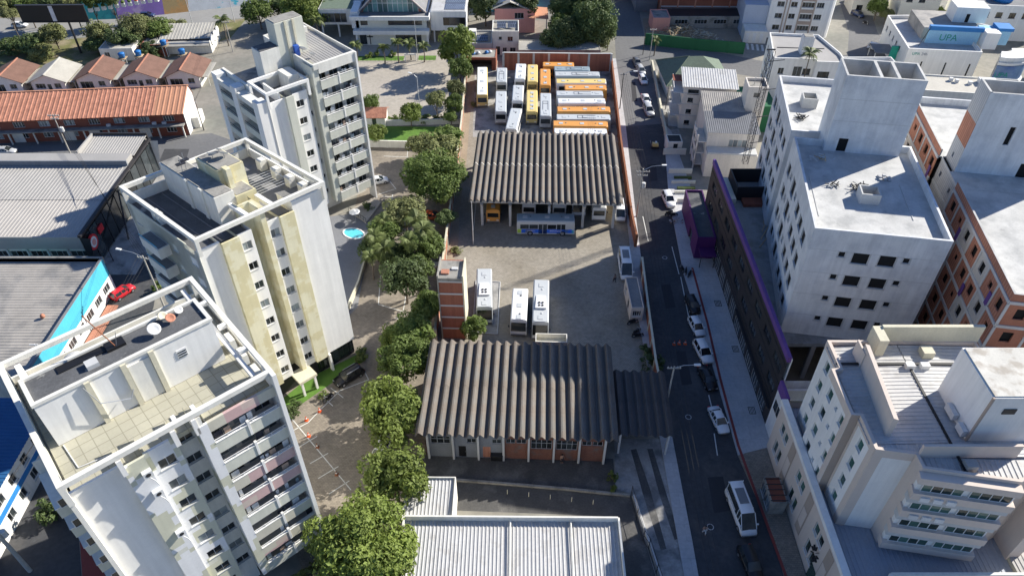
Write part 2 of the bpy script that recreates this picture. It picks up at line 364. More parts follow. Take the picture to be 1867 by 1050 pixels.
# ---- vehicles
def car(name, label, px, py, ang, paintm, kind='hatch', z=0, group=None, loc=None):
    p = loc or G(px,py,z); e = thing(name, label, 'van' if kind == 'van' else 'car', (p[0],p[1],z), math.radians(ang), group)
    D = dict(hatch=(3.95,1.68,1.46), sedan=(4.4,1.72,1.44), suv=(4.5,1.82,1.66), van=(6.2,2.05,2.65), minivan=(5.0,1.9,2.1))[kind]
    L,Wd,Ht = D; hl, hw = L/2, Wd/2; wr = .31 if kind != 'van' else .36
    # side profile of lower body (x,z) and greenhouse
    if kind in ('van','minivan'):
        low = [(-hl,.35,.92),(-hl+.05,1.25,1),(-.2*L,1.28,1),(.27*L,1.25,1),(.42*L,1.05,.96),(hl-.1,.85,.9),(hl,.5,.82)]
        gh = [(-hl+.06,1.25,.97,Ht*.985),(-hl+.2,1.25,.97,Ht),(.12*L,1.25,.97,Ht),(.22*L,1.25,.96,Ht*.97),(.425*L,1.05,.9,1.08)]
    elif kind == 'suv':
        low = [(-hl,.4,.9),(-hl+.08,.95,.96),(-.25*L,1.0,1),(.12*L,.98,1),(.3*L,.95,.97),(hl-.18,.82,.9),(hl,.55,.78)]
        gh = [(-hl+.08,.96,.93,1.0),(-hl+.42,1.0,.86,Ht*.97),(-.15*L,1.0,.86,Ht),(.06*L,1.0,.86,Ht*.98),(.24*L,.96,.92,1.0)]
    elif kind == 'sedan':
        low = [(-hl,.4,.88),(-hl+.08,.88,.94),(-.28*L,.95,1),(.12*L,.93,1),(.28*L,.9,.97),(hl-.18,.72,.9),(hl,.5,.78)]
        gh = [(-hl+.62,.92,.93,.95),(-.22*L,.95,.82,Ht*.97),(-.06*L,.95,.8,Ht),(.08*L,.94,.82,Ht*.97),(.25*L,.9,.92,.94)]
    else:
        low = [(-hl,.4,.88),(-hl+.06,.9,.95),(-.28*L,.95,1),(.12*L,.93,1),(.3*L,.88,.97),(hl-.16,.7,.9),(hl,.5,.78)]
        gh = [(-hl+.06,.9,.93,.94),(-hl+.42,.95,.84,Ht*.96),(-.12*L,.95,.82,Ht),(.06*L,.94,.84,Ht*.97),(.26*L,.9,.92,.95)]
    def body():
        m = MB(); vs = []; fs = []; n = len(low)
        for x,zt,k in low:
            y = hw*k; zb = .22 if abs(x) < hl-.01 else .32
            vs += [(x,-y*.94,zb),(x,-y,zb+.22),(x,-y,zt-.14),(x,-y*.9,zt),(x,0,zt+.03),(x,y*.9,zt),(x,y,zt-.14),(x,y,zb+.22),(x,y*.94,zb)]
        for i in range(n-1):
            for j in range(8): a = i*9+j; fs.append((a,a+9,a+10,a+1))
            fs.append((i*9+8,i*9+17,i*9+9,i*9))
        fs += [tuple(range(9)), tuple(range((n-1)*9,n*9))[::-1]]
        return m.add(vs,fs)
    def green():
        m = MB(); vs = []; fs = []; n = len(gh)
        for x,zb,k,zt in gh:
            yb, yt = hw*.93, hw*k*.84
            if zt-zb < .1: yt = hw*.86
            vs += [(x,-yb,zb-.04),(x,-yt,zt-.03),(x,yt,zt-.03),(x,yb,zb-.04)]
        for i in range(n-1):
            for j in range(3): a = i*4+j; fs.append((a,a+4,a+5,a+1))
        fs += [(0,1,2,3), tuple(range((n-1)*4,n*4))[::-1]]
        return m.add(vs,fs)
    def roof():
        m = MB(); vs = []; fs = []; g = gh[1:-1] if kind not in ('van','minivan') else gh[:-1]
        for x,zb,k,zt in g:
            yt = hw*k*.84; vs += [(x,-yt-.015,zt-.06),(x,-yt*.93,zt),(x,0,zt+.035),(x,yt*.93,zt),(x,yt+.015,zt-.06)]
        for i in range(len(g)-1):
            for j in range(4): a = i*5+j; fs.append((a,a+5,a+6,a+1))
        return m.add(vs,fs)
    k = kind
    obj('body', cached(('car_body',k), body, True), paintm, e)
    gl = obj('windows', cached(('car_glass',k), green), 'glass', e)
    obj('roof', cached(('car_roof',k), roof, True), paintm, e)
    def pillars():
        m = MB(); g = gh
        for sy in (-1,1):
            for i in range(1, len(g)):
                x,zb,kk,zt = g[i]; x0 = x if i < len(g)-1 else x
                if i < len(g)-1: m.beam((x,sy*hw*.935,zb-.02),(x-.02,sy*(hw*kk*.84+.012),zt-.03),.09,.05)
            a, b = g[-2], g[-1]; m.beam((a[0],sy*(hw*a[2]*.84+.01),a[3]-.02),(b[0],sy*hw*.885,b[3]),.08,.06)
            a, b = g[1], g[0]; m.beam((a[0],sy*(hw*a[2]*.84+.01),a[3]-.02),(b[0],sy*hw*.9,b[3]),.1,.07)
        return m
    obj('pillars', cached(('car_pillars',k), pillars), paintm, e)['kind'] = 'stuff'
    if k in ('van',):
        obj('side_panels', cached(('van_panel',k), lambda: [m := MB(), [m.box(-hl+.1,.02*L,sy*hw*.9-.03,sy*hw*.9+.03,1.3,1.5) or m.box(-hl+.1,.08*L,sy*hw*.875-.03,sy*hw*.875+.03,2.15,2.6) for sy in (-1,1)]][0]), paintm, e)
        obj('roof_panel', cached(('van_roofpanel',k), lambda: MB().box(-.32*L,.02*L,-.55,.55,Ht+.02,Ht+.09)), 'p_grey', e)
    wx = L*.31
    def tyre(): return MB().add(*_cyl(wr,.2))
    def rimf(): return MB().add(*_cyl(wr*.62,.23))
    for sx in (-1,1):
        for sy in (-1,1):
            t = obj('wheel', cached(('tyre',k), tyre, False), 'rubber', e, (sx*wx, sy*(hw-.09), wr))
            obj('rim', cached(('rim',k), rimf), 'rim', t)
    for sy in (-1,1):
        obj('headlight', cached(('headlight',k), lambda: MB().box(-.16,.03,-.17,.17,-.07,.07)), 'lamp_glass', e, (hl-.1, sy*hw*.6, low[-2][1]-.16))
        obj('tail_light', cached(('taillight',k), lambda: MB().box(-.04,.1,-.12,.12,-.13,.13)), 'tail_red', e, (-hl+.03, sy*hw*.74, .78 if k != 'van' else 1.1))
        obj('mirror', cached(('mirror',k), lambda: MB().box(-.08,.08,-.11,.11,-.07,.07)), paintm, e, (.2*L if k != 'van' else .36*L, sy*(hw+.06), .98 if k != 'van' else 1.45))
    return e
def _cyl(r, w_, n=14):
    vs = [(r*math.cos(2*math.pi*i/n), s*w_/2, r*math.sin(2*math.pi*i/n)) for s in (-1,1) for i in range(n)]
    fs = [(i,(i+1)%n,n+(i+1)%n,n+i) for i in range(n)] + [tuple(range(n))[::-1], tuple(range(n,2*n))]
    return vs, fs
def bus(label, loc, ang, L=11.8, bodym='p_white', roofm='p_white', ac=None, hatches=2, door=True, band=None, group=None, Ht=3.15, Wd=2.5, name='bus', front='city', sh=1):
    """city bus or coach, front at +x"""
    e = thing(name, label, 'bus', (loc[0],loc[1],0), ang, group); hl, hw = L/2, Wd/2; L = round(L,1)
    K = (L,Ht,Wd,front)
    slope = .5 if front == 'coach' else .14
    def body():
        m = MB(); vs = []; fs = []
        xs = [(-hl,.98,0),(-hl+.18,1,.0),(hl-.5,1,0),(hl,.96,slope)]
        for x,k,sl in xs:
            y = hw*k
            for yy,zz in ((-y,.35),(-y,Ht*.82),(-y*.97,Ht-.12),(-y*.86,Ht-.02),(y*.86,Ht-.02),(y*.97,Ht-.12),(y,Ht*.82),(y,.35)):
                vs.append((x-(sl*max(0,(zz-1.1)/(Ht-1.1))), yy, zz))
        for i in range(3):
            for j in range(8): fs.append((i*8+j, i*8+8+j, i*8+8+(j+1)%8, i*8+(j+1)%8))
        fs += [tuple(range(8)), tuple(range(24,32))[::-1]]
        return m.add(vs,fs)
    obj('body', cached(('bus_body',)+K, body), bodym, e)
    def roof():
        m = MB(); m.prism([(-hl+.12,-hw*.84),(hl-.35-slope*.7,-hw*.84),(hl-.15-slope*.8,-hw*.6),(hl-.15-slope*.8,hw*.6),(hl-.35-slope*.7,hw*.84),(-hl+.12,hw*.84)], Ht-.06, Ht+.05)
        return m
    rf = obj('roof', cached(('bus_roof',)+K, roof), roofm, e)
    def hatch(): return MB().prism([(-.42,-.36),(.42,-.36),(.42,.36),(-.42,.36)],0,.06)
    hx = [-.36,.36,.02,-.18,.2][:hatches]
    for q in hx: obj('roof_hatch', cached(('hatch',), hatch), roofm if ac else 'p_palegrey', rf, (q*L, 0, Ht+.05))
    def vent(): return MB().lathe([(.16,0),(.16,.06),(.1,.1)],10)
    for q in (-.27,.27): obj('roof_vent', cached(('vent',), vent), 'p_grey' if not ac else 'p_palegrey', rf, (q*L, .15, Ht+.05))
    if ac == 'unit':
        u = obj('air_unit', cached(('acunit',), lambda: MB().prism([(-1.6,-.72),(1.4,-.82),(1.4,.82),(-1.6,.72)],0,[.12,.3,.3,.12])), 'p_white', rf, (.04*L,0,Ht+.05))
        for a in (-.3,.3):
            for b in (-.25,.25): obj('fan', cached(('acfan',), lambda: MB().lathe([(.2,0),(.2,.02)],10)), 'dark_metal', rf, (.04*L+.55+a,b,Ht+.36))
    elif ac == 'skylight':
        obj('roof_rail', cached(('brace',), lambda: [m := MB(), m.box(-1.9,1.9,-.62,-.52,0,.05), m.box(-1.9,1.9,.5,.6,0,.05), m.box(-1.9,-1.8,-.52,.5,0,.05), m.box(-.9,-.8,-.52,.5,0,.05)][0]), 'p_grey', rf, (.05*L,0,Ht+.05))
    # glazing
    nw = max(3,int((L-2.4)/1.45)); w_ = (L-2.2)/nw
    for sy in (-1,1):
        for i in range(nw):
            x = -hl+.55+i*w_
            if door and sy == -1 and i in (nw-1, nw//2): continue
            obj('side_window', cached(('buswin',round(w_,2),Ht), lambda: MB().box(.05,w_-.05,-.012,.012,0,Ht*.30)), 'glass', e, (x, sy*(hw+.004), Ht*.48))
        if band: obj('livery_band', cached(('busband',L), lambda: MB().box(-hl+.3,hl-.7,-.008,.008,0,.62)), band, e, (0, sy*(hw+.005), .72))
    if door:
        for i in (nw-1, nw//2):
            d = obj('door', cached(('busdoor',round(w_,2),Ht), lambda: MB().box(.06,w_-.06,-.014,.014,0,Ht*.66)), 'glass', e, (-hl+.55+i*w_, -(hw+.004), .45))
            obj('door_post', cached(('busdoorpost',), lambda: MB().box(-.04,.04,-.03,.01,0,2.0)), bodym, d, (w_/2,-.004,0))
    xf = hl
    def ws():
        m = MB(); z0, z1 = (1.2, Ht*.84) if front == 'coach' else (1.4, Ht*.78); f = lambda z: xf+.012-slope*max(0,(z-1.1)/(Ht-1.1))
        y = hw*(.9 if front == 'coach' else .8); m.quad((f(z0),-y,z0),(f(z0),y,z0),(f(z1),y*.97,z1),(f(z1),-y*.97,z1)); return m
    obj('windscreen', cached(('windscreen',)+K, ws), 'glass', e)
    obj('rear_window', cached(('rearwin',)+K, lambda: MB().box(-hl-.012,-hl+.01,-hw*.78,hw*.78,Ht*.52,Ht*.78)), 'glass', e)
    for sy in (-1,1):
        obj('headlight', cached(('bushl',), lambda: MB().box(-.02,.02,-.22,.22,-.1,.1)), 'lamp_glass', e, (hl+.002, sy*hw*.66, .8))
        obj('tail_light', cached(('bustl',), lambda: MB().box(-.02,.02,-.1,.1,-.2,.2)), 'tail_red', e, (-hl-.01, sy*hw*.84, .95))
        obj('mirror', cached(('busmir',), lambda: MB().box(0,.16,-.1,.1,-.32,.0)), 'dark_metal', e, (hl-.05, sy*(hw+.18), Ht*.78))
        for wx in (-.27*L,.29*L):
            t = obj('wheel', cached(('bustyre',), lambda: MB().add(*_cyl(.5,.3))), 'rubber', e, (wx, sy*(hw-.12), .5))
            obj('rim', cached(('busrim',), lambda: MB().add(*_cyl(.28,.33))), 'rim', t)
    obj('bumper', cached(('busbump',)+K, lambda: MB().box(hl-.06,hl+.06,-hw*.9,hw*.9,.34,.58)), 'p_grey' if bodym != 'p_grey' else 'dark_metal', e)
    return e
# ---- vegetation
def tree_mesh(key, R, Hc, nleaf, ls, seed, nclump=44, flat=.8):
    """crown of leaf faces gathered in clumps; unit: metres around crown centre"""
    def fn():
        rd = random.Random(seed); m = MB(); cl = []
        for i in range(nclump):
            th = rd.uniform(0,2*math.pi); ph = math.acos(rd.uniform(-.75,1)); r = rd.uniform(.55,.92) if i > nclump*.2 else rd.uniform(0,.5)
            cl.append((Vector((math.sin(ph)*math.cos(th)*r*R, math.sin(ph)*math.sin(th)*r*R, math.cos(ph)*r*Hc)), rd.uniform(.17,.4)*R))
        for i in range(nleaf):
            c, cr = cl[rd.randrange(len(cl))]
            d = Vector((rd.gauss(0,1),rd.gauss(0,1),rd.gauss(0,1)*.8+.25)).normalized()
            p = c + d*cr*rd.uniform(.72,1.05)
            n = (d + Vector((rd.gauss(0,.5),rd.gauss(0,.5),rd.gauss(0,.5)+.25))).normalized()
            a = n.cross(Vector((rd.gauss(0,1),rd.gauss(0,1),rd.gauss(0,1)))).normalized(); b = n.cross(a); s = ls*rd.choice((.55,.75,.9,1.1,1.45))
            m.add([p-a*s, p-b*s*.55+n*s*.12, p+a*s, p+b*s*.55+n*s*.12], [(0,1,2,3)])
        return m
    return cached(('crown',key), fn)
def trunk_mesh(key, h, r, R, seed, n=7):
    def fn():
        rd = random.Random(seed); m = MB(); p = Vector((0,0,-.1)); pts = [p]
        for i in range(4): p = p+Vector((rd.uniform(-.12,.12)*h*.2,rd.uniform(-.12,.12)*h*.2,(h+.1)/4)); pts.append(p)
        for i in range(4): m.tube(pts[i],pts[i+1],r*(1-.12*i),r*(1-.12*(i+1)),7)
        for i in range(n):
            a = 2*math.pi*i/n+rd.uniform(-.3,.3); s = pts[rd.choice((2,3,4))]
            e = s+Vector((math.cos(a)*R*rd.uniform(.4,.75),math.sin(a)*R*rd.uniform(.4,.75),h*.25+R*rd.uniform(.2,.7)))
            mid = s.lerp(e,.5)+Vector((0,0,-.1*R)); m.tube(s,mid,r*.5,r*.33,5); m.tube(mid,e,r*.33,r*.1,5)
        return m
    return cached(('trunk',key), fn)
TREEV = [(3.2,2.4,7500,.22,11),(3.2,2.8,7800,.21,12),(3.2,2.1,7200,.22,13),(3.2,3.4,7800,.21,14)]
def tree(label, px, py, R, zc, leafm='leaf', var=0, name='tree', group=None, sq=1., base=None, cat='tree'):
    """crown centre seen at px,py at height zc; crown radius R"""
    p = base or G(px,py,zc); k = R/3.0
    e = thing(name, label, cat, (p[0],p[1],0), random.uniform(0,6.28), group)
    V = TREEV[var%4]; big = R > 4.2
    if big: V = (3.2,V[1],V[2]*3,V[3]*.6,V[4]+50)
    me = tree_mesh((var%4,big),V[0],V[1],V[2],V[3],V[4], 46 if not big else 95)
    c = obj('crown', me, leafm, e, (0,0,zc)); c.scale = (k,k*random.uniform(.9,1.1),k*sq)
    t = obj('trunk', trunk_mesh(var%4, 3.0, .2, 2.3, 20+var%4), 'bark', e); t.scale = (k,k,max(zc-.25*R,.6)/3.0*.8)
    return e
def palm(label, px, py, h, R=2.2, leafm='palm_leaf', group=None, nf=15, base=None, var=0):
    p = base or G(px,py,h); e = thing('palm_tree', label, 'palm tree', (p[0],p[1],0), random.uniform(0,6.28), group)
    def tr():
        m = MB(); rd = random.Random(var+3); q = Vector((0,0,-.1))
        for i in range(6):
            n = Vector((.18*math.sin(i*.5+var),.12*math.sin(i*.7),(i+1)/6)); m.tube(q,n,.16-.012*i,.148-.012*i,7); q = n
        return m
    t = obj('trunk', cached(('palmtrunk',var), tr), 'bark', e); t.scale = (1,1,h-.1)
    def fr():
        m = MB(); rd = random.Random(40+var); N = 9
        spine = []
        for i in range(N+1):
            s = i/N; spine.append(Vector((s*.95,0,.42*math.sin(s*2.3)-.45*s*s)))
        for i in range(N):
            m.beam(spine[i],spine[i+1],.025,.02)
            for q in (0,.5):
                c = spine[i].lerp(spine[i+1],q); ll = .34*math.sin(math.pi*min(1,(i+q+1.2)/(N+1.4)))+.04
                for sy in (-1,1):
                    tip = c+Vector((ll*.55,sy*ll,-ll*.45+rd.uniform(-.04,.04)))
                    m.add([c+Vector((-.03,0,0)), c+Vector((.045,0,0)), tip], [(0,1,2)])
        return m
    for i in range(nf):
        f = obj('frond', cached(('frond',var), fr), leafm, e, (.18*math.sin(2.5+var)*0+.1,.05,h-.1)); s = R*random.uniform(.85,1.12); f.scale = (s,s,s)
        f.rotation_euler = (0, random.uniform(-.45,.3)+(i%3-1)*.28, 2*math.pi*i/nf+random.uniform(-.2,.2))
    return e
def bush(label, px, py, R, h, leafm='leaf', group=None, name='shrub', var=0, base=None):
    p = base or G(px,py,h*.5); e = thing(name, label, 'shrub', (p[0],p[1],0), random.uniform(0,6.28), group)
    c = obj('foliage', tree_mesh(('bush',var%2),1.0,.8,700,.13,70+var%2,20), leafm, e, (0,0,h*.45)); c.scale = (R,R*random.uniform(.8,1.1),h*.62)
    obj('stem', cached(('stem',), lambda: [m := MB(), m.tube((0,0,-.05),(.05,.02,.5),.06,.03,5), m.tube((0,0,.0),(-.25,.2,.6),.04,.02,5), m.tube((0,0,.0),(.2,-.25,.6),.04,.02,5)][0]), 'bark', e).scale = (1,1,h)
    return e
# ---- people
def person(label, px, py, ang, top, bottom, pose='stand'):
    p = G(px,py,0); e = thing('person', label, 'person', (p.x,p.y,0), ang)
    st = .16 if pose == 'walk' else .05
    J = dict(pel=(0,0,.94),sp=(0,0,1.15),ch=(.01,0,1.36),nk=(.02,0,1.5),hb=(.03,0,1.58),ht=(.035,0,1.68),
      lh=(0,.1,.9),lk=(st+.04,.11,.49),la=(st,.11,.09),lt=(st+.16,.12,.04), rh=(0,-.1,.9),rk=(.02-st*.3,-.11,.49),ra=(-st*1.4,-.11,.09),rt=(-st*1.4+.16,-.12,.04),
      ls=(0,.19,1.4),le=(-.05,.26,1.12),lw=(.08,.27,.88),lf=(.11,.26,.78), rs=(0,-.19,1.4),re=(-.03,-.26,1.12),rw=(.16,-.22,.95),rf=(.22,-.2,.87))
    R = dict(pel=.145,sp=.13,ch=.15,nk=.06,hb=.085,ht=.085,lh=.1,lk=.07,la=.05,lt=.035,rh=.1,rk=.07,ra=.05,rt=.035,ls=.075,le=.05,lw=.035,lf=.03,rs=.075,re=.05,rw=.035,rf=.03)
    E_ = [('pel','sp'),('sp','ch'),('ch','nk'),('nk','hb'),('hb','ht'),('pel','lh'),('lh','lk'),('lk','la'),('la','lt'),('pel','rh'),('rh','rk'),('rk','ra'),('ra','rt'),
          ('ch','ls'),('ls','le'),('le','lw'),('lw','lf'),('ch','rs'),('rs','re'),('re','rw'),('rw','rf')]
    def skin(nm, keys, mt, grow=1.0):
        ks = [k for k in J if k in keys]; me = bpy.data.meshes.new(nm)
        me.from_pydata([J[k] for k in ks], [(ks.index(a),ks.index(b)) for a,b in E_ if a in ks and b in ks], [])
        o = obj(nm, me, mt, e); o.modifiers.new('skin','SKIN'); o.modifiers.new('sub','SUBSURF').levels = 1; o.modifiers['sub'].render_levels = 1
        lay = me.skin_vertices[0].data
        for i,k in enumerate(ks): lay[i].radius = (R[k]*grow,)*2; lay[i].use_root = (k in ('pel','ch') and i == 0)
        return o
    skin('body', set(J), 'skin'); skin('shirt', {'sp','ch','ls','le','rs','re'}, top, 1.14); skin('trousers', {'pel','lh','lk','la','rh','rk','ra'}, bottom, 1.16)
    obj('hair', MB().lathe([(.05,.1),(.1,.06),(.105,0),(.1,-.05)][::-1],10,(.015,0,1.71)).mesh('hair',True), 'black', e)
    return e
mat('skin', (.42,.25,.17), .7); mat('cloth_white', (.7,.7,.68), .9); mat('cloth_dark', (.03,.03,.04), .9); mat('cloth_tan', (.5,.35,.25), .9)
# ---- street poles
def pole(label, base, h, r=.16, mt='pole_concrete', arms=(), lamp=None, transformer=False, name='utility_pole', rz=0, cat='pole'):
    e = thing(name, label, cat, (base[0],base[1],0), rz)
    MB().tube((0,0,-.1),(0,0,h),r,r*.62,9).build('post', mt, e)
    for z,w_ in arms:
        a = MB().box(-w_/2,w_/2,-.06,.06,z-.08,z+.08).build('crossarm', 'pole_concrete', e)
        for i in range(5):
            x = -w_/2+.1+(w_-.2)*i/4; obj('insulator', cached(('insul',), lambda: MB().lathe([(.05,0),(.07,.05),(.04,.12),(.06,.16),(.03,.22)],7)), 'dish_grey', a, (x,0,z+.08))
    if lamp:
        dx, dz = lamp; l = MB().path([(0,0,h-.3),(dx*.45,0,h+dz*.7),(dx,0,h+dz)],.05,6).build('lamp_arm', 'steel', e)
        MB().prism([(dx-.1,-.14),(dx+.75,-.17),(dx+.75,.17),(dx-.1,.14)], h+dz-.06, h+dz+.12).build('lamp_head', 'lamp_glass', l)
    if transformer:
        t = MB().lathe([(.34,0),(.36,.1),(.36,.85),(.3,.95)],12,(.45,.1,h*.62)).build('transformer', 'dish_grey', e)
        MB().box(.2,.8,-.08,.02,h*.62-.1,h*.62).build('bracket', 'steel', t)
    return e
# ================================================================ SETTING
def sheet(name, pts, z, mt, px=True, th=0):
    P = ccw([G2(*p) if px else p for p in pts]); c = P[0]
    m = MB()
    if th: m.prism(rel(P,c), -.05, z)
    else: m.poly(rel(P,c), z)
    o = m.build(name, mt); o.location = (c[0],c[1],0); o['kind'] = 'structure'; return o
g_ = MB().add([(-900,-60,0),(900,-60,0),(900,1400,0),(-900,1400,0)],[(0,1,2,3)]).build('ground','ground'); g_['kind'] = 'structure'
RL = [(1262,985),(1232,830),(1207,700),(1180,560),(1160,400),(1141,231),(1123,108),(1119,30),(1112,-40)]
RR = [(1160,-40),(1167,30),(1184,110),(1209,226),(1219,360),(1246,500),(1291,640),(1345,830),(1412,985)]
rl = [(20.6,12)]+[G2(*p) for p in RL]; rr = [G2(*p) for p in RR]+[(29.9,12)]
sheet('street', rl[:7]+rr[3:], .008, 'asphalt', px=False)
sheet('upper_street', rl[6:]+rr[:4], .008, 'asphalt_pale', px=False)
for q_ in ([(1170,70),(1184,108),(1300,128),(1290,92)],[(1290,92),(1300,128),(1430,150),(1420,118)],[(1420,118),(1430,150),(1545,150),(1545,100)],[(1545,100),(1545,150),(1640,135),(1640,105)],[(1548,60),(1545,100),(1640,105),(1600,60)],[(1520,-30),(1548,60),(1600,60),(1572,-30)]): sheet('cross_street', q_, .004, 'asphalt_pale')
sheet('site_ground', [(1176,80),(1354,97),(1362,40),(1172,34)], .005, 'dirt')
sheet('forecourt', [(1190,120),(1232,125),(1245,350),(1222,330),(1212,226)], .016, 'slab')
sheet('pavement_west', [(19.4,12)]+[(G2(*p)[0]-1.7,G2(*p)[1]) for p in RL[:7]]+[(p[0]-.02,p[1]) for p in rl[7:0:-1]]+[(20.58,12)], .13, 'sidewalk', px=False, th=1)
fac = [(34.2,112),(34.2,95),(34.0,58.7)]
sheet('pavement_east', [(p[0]+.02,p[1]) for p in rr[3:8]]+[(33.5,58.3),(34.1,58.7),(34.4,112),(34,140)], .13, 'sidewalk', px=False, th=1)
sheet('pavement_pavers', [(rr[8][0]+.02,rr[8][1]),(29.95,12),(33.2,12),(33.3,58.2)]+[(rr[7][0]+.02,rr[7][1]-.05)], .13, 'paver', px=False, th=1)
tl = [G2(*p,.13) for p in ((1262,488),(1290,590),(1313,690),(1346,812),(1400,960))]
tp = [(p[0]-.16,p[1]) for p in tl]+[(31.6,30)]+[(31.95,30)]+[(p[0]+.2,p[1]) for p in tl[::-1]]
sheet('tactile_strip', tp, .135, 'tactile', px=False)
sheet('yard_paving', [(855,112),(1113,116),(1131,281),(1150,413),(1167,488),(1192,675),(1203,760),(790,790),(803,560),(808,500),(824,380),(842,240)], .006, 'cobble')
sheet('yard_concrete', [(866,120),(1112,120),(1130,260),(862,250)], .010, 'slab')
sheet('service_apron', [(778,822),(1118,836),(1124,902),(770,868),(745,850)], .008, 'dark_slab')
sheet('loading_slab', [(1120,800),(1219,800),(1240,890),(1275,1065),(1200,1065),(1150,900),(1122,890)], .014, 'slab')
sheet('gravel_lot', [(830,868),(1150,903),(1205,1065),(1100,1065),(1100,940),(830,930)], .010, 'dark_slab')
sheet('condo_drive', [(560,1060),(720,1060),(785,800),(800,560),(822,380),(838,262),(668,262),(640,420),(600,560),(430,740)], .005, 'paver')
sheet('church_plaza', [(640,70),(800,60),(850,100),(846,222),(655,222),(640,150)], .007, 'paver_pale')
sheet('lawn', [(668,230),(832,232),(833,262),(676,262)], .012, 'grass')
sheet('tower_lawn', [(520,757),(585,712),(668,655),(660,642),(560,690),(505,735)], .012, 'grass')
sheet('pool_deck', [(600,395),(662,388),(690,420),(668,470),(652,560),(622,590),(600,520)], .02, 'deck')
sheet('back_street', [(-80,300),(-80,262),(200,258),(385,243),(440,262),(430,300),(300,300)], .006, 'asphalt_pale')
sheet('west_street', [(-120,1065),(150,1065),(140,930),(280,560),(300,440),(345,272),(300,272),(225,440),(188,545),(40,850)], .008, 'asphalt')
sheet('west_pavement', [(152,1065),(230,1065),(190,900),(142,930)], .12, 'tactile', th=1)
sheet('highway', [(-120,45),(0,34),(165,38),(330,22),(470,2),(560,-20),(640,-20),(560,10),(450,32),(300,52),(110,72),(0,82),(-120,92)], .01, 'highway')
for a,b in ((((-60,60),(120,56)),((130,55),(300,40)))): sheet('lane_marking', [(a[0],a[1]),(b[0],b[1]),(b[0],b[1]+1),(a[0],a[1]+1)], .02, 'line')
sheet('verge', [(-80,85),(110,74),(300,54),(450,34),(420,70),(300,110),(0,130),(-80,130)], .012, 'scrub')
sheet('hill', [(-100,-60),(-100,40),(0,33),(160,30),(165,-60)], .013, 'scrub')
def strip(a, b, w_=.12, z=.022, mt='line', name='painted_line', zz=0):
    a, b = Vector(G2(*a)), Vector(G2(*b)); d = (b-a).normalized(); n = Vector((-d.y,d.x))*w_/2
    o = MB().add([(*(-n),z),(*(b-a-n),z),(*(b-a+n),z),(*n,z)],[(0,1,2,3)]).build(name, mt); o.location = (a.x,a.y,0); o['kind'] = 'structure'
for a,b in [((527,757),(640,893)),((530,787),(562,770)),((562,770),(583,748)),((583,748),(620,712)),((545,815),(578,795)),((565,845),(598,826)),((580,872),(617,850)),((600,900),(637,876)),
            ((603,707),(626,725)),((620,712),(672,692)),((588,723),(607,740)),((672,692),(662,672)),
            ((690,555),(735,568)),((735,568),(740,540)),((690,555),(694,500)),((720,580),(760,590)),((700,285),(745,287)),((745,260),(742,290)),((690,355),(720,345)),((710,330),(722,345)),((697,358),(718,360)),((716,355),(712,375)),((770,360),(768,390))]:
    strip(a,b)
for a,b in [((1241,505),(1258,590)),((1292,720),(1302,760)),((1302,790),(1308,830)),((1225,450),(1238,500)),((1172,395),(1182,440))]: strip(a,b,.14,.03)
for i in range(6): strip((1362+i*9,80+i*.9),(1362+i*9+2,91+i*.9),.6,.02,name='zebra_bar')
strip((863,420),(868,370),.12,.03)
# low kerbs of the wash slab in the yard
wk = thing('wash_slab', 'pale concrete wash slab with low kerb beneath the silver coach', 'slab', G(885,560))
L0 = G(885,560); wp = rel([G2(868,512),G2(912,515),G2(907,610),(G2(862,606))], L0)
MB().prism(ccw(wp), 0, .06).build('base', 'slab', wk)
m = MB()
for i in range(4): m.beam((*wp[i],.1),(*wp[(i+1)%4],.1),.14,.14)
m.build('kerb','concrete',wk)
# ---- boundary walls
def wallrun(name, label, pts, h, t, mt, capm=None, px=True, cat='wall', seg=3.2, pil=True):
    P = [G2(*p) if px else p for p in pts]; o0 = P[0]; e = thing(name, label, cat, (*o0,0)); P = rel(P,o0)
    m = MB(); c = MB()
    for i in range(len(P)-1):
        a, b = Vector(P[i]), Vector(P[i+1]); m.beam((*a,h/2-.05),(*b,h/2-.05),t,h+.1); c.beam((*a,h+.05),(*b,h+.05),t+.1,.1)
        if pil:
            n = max(1,int((b-a).length/seg))
            for k in range(n+1):
                q = a.lerp(b,k/n); obj('pier', cached(('pier',h,t), lambda: MB().box(-t*.5-.1,t*.5+.1,-t*.5-.1,t*.5+.1,0,h-.02)), capm or mt, e, (q.x,q.y,0), math.atan2(b.y-a.y,b.x-a.x))
    m.build('panel', mt, e); c.build('coping', capm or mt, e); return e
wallrun('boundary_wall','tall orange brick wall between the bus yard and the condominium trees',[(853,112),(842,240),(824,380),(808,500),(802,560),(795,620)],2.4,.25,'brick_orange','sand')
wallrun('boundary_wall','rusty brick wall along the street side of the bus yard',[(1113,120),(1131,281),(1150,413),(1158,450)],2.6,.25,'brick','rust')
wallrun('boundary_wall','low brick wall behind the guard hut along the street',[(1168,488),(1178,570),(1192,675),(1197,700)],2.2,.22,'brick','sand')
wallrun('boundary_wall','tall red brick wall closing the far end of the bus yard',[(918,128),(1000,129),(1072,130),(1112,130)],4.4,.3,'brick','concrete')
wallrun('boundary_wall','whitewashed wall along the far edge of the condominium car park',[(668,268),(745,270),(832,270)],1.5,.2,'white_dirty')
wallrun('boundary_wall','low pale wall between the lawn and the church square',[(684,230),(760,228),(838,226)],1.2,.2,'concrete')
wallrun('boundary_wall','long pale retaining wall beside the upper street',[(1188,120),(1206,215),(1216,262)],1.3,.3,'sand')
wallrun('green_hoarding','dark green building site hoarding beside the cross street',[(1176,82),(1268,92),(1354,99)],2.9,.1,'green_hoarding','green_hoarding',cat='fence')
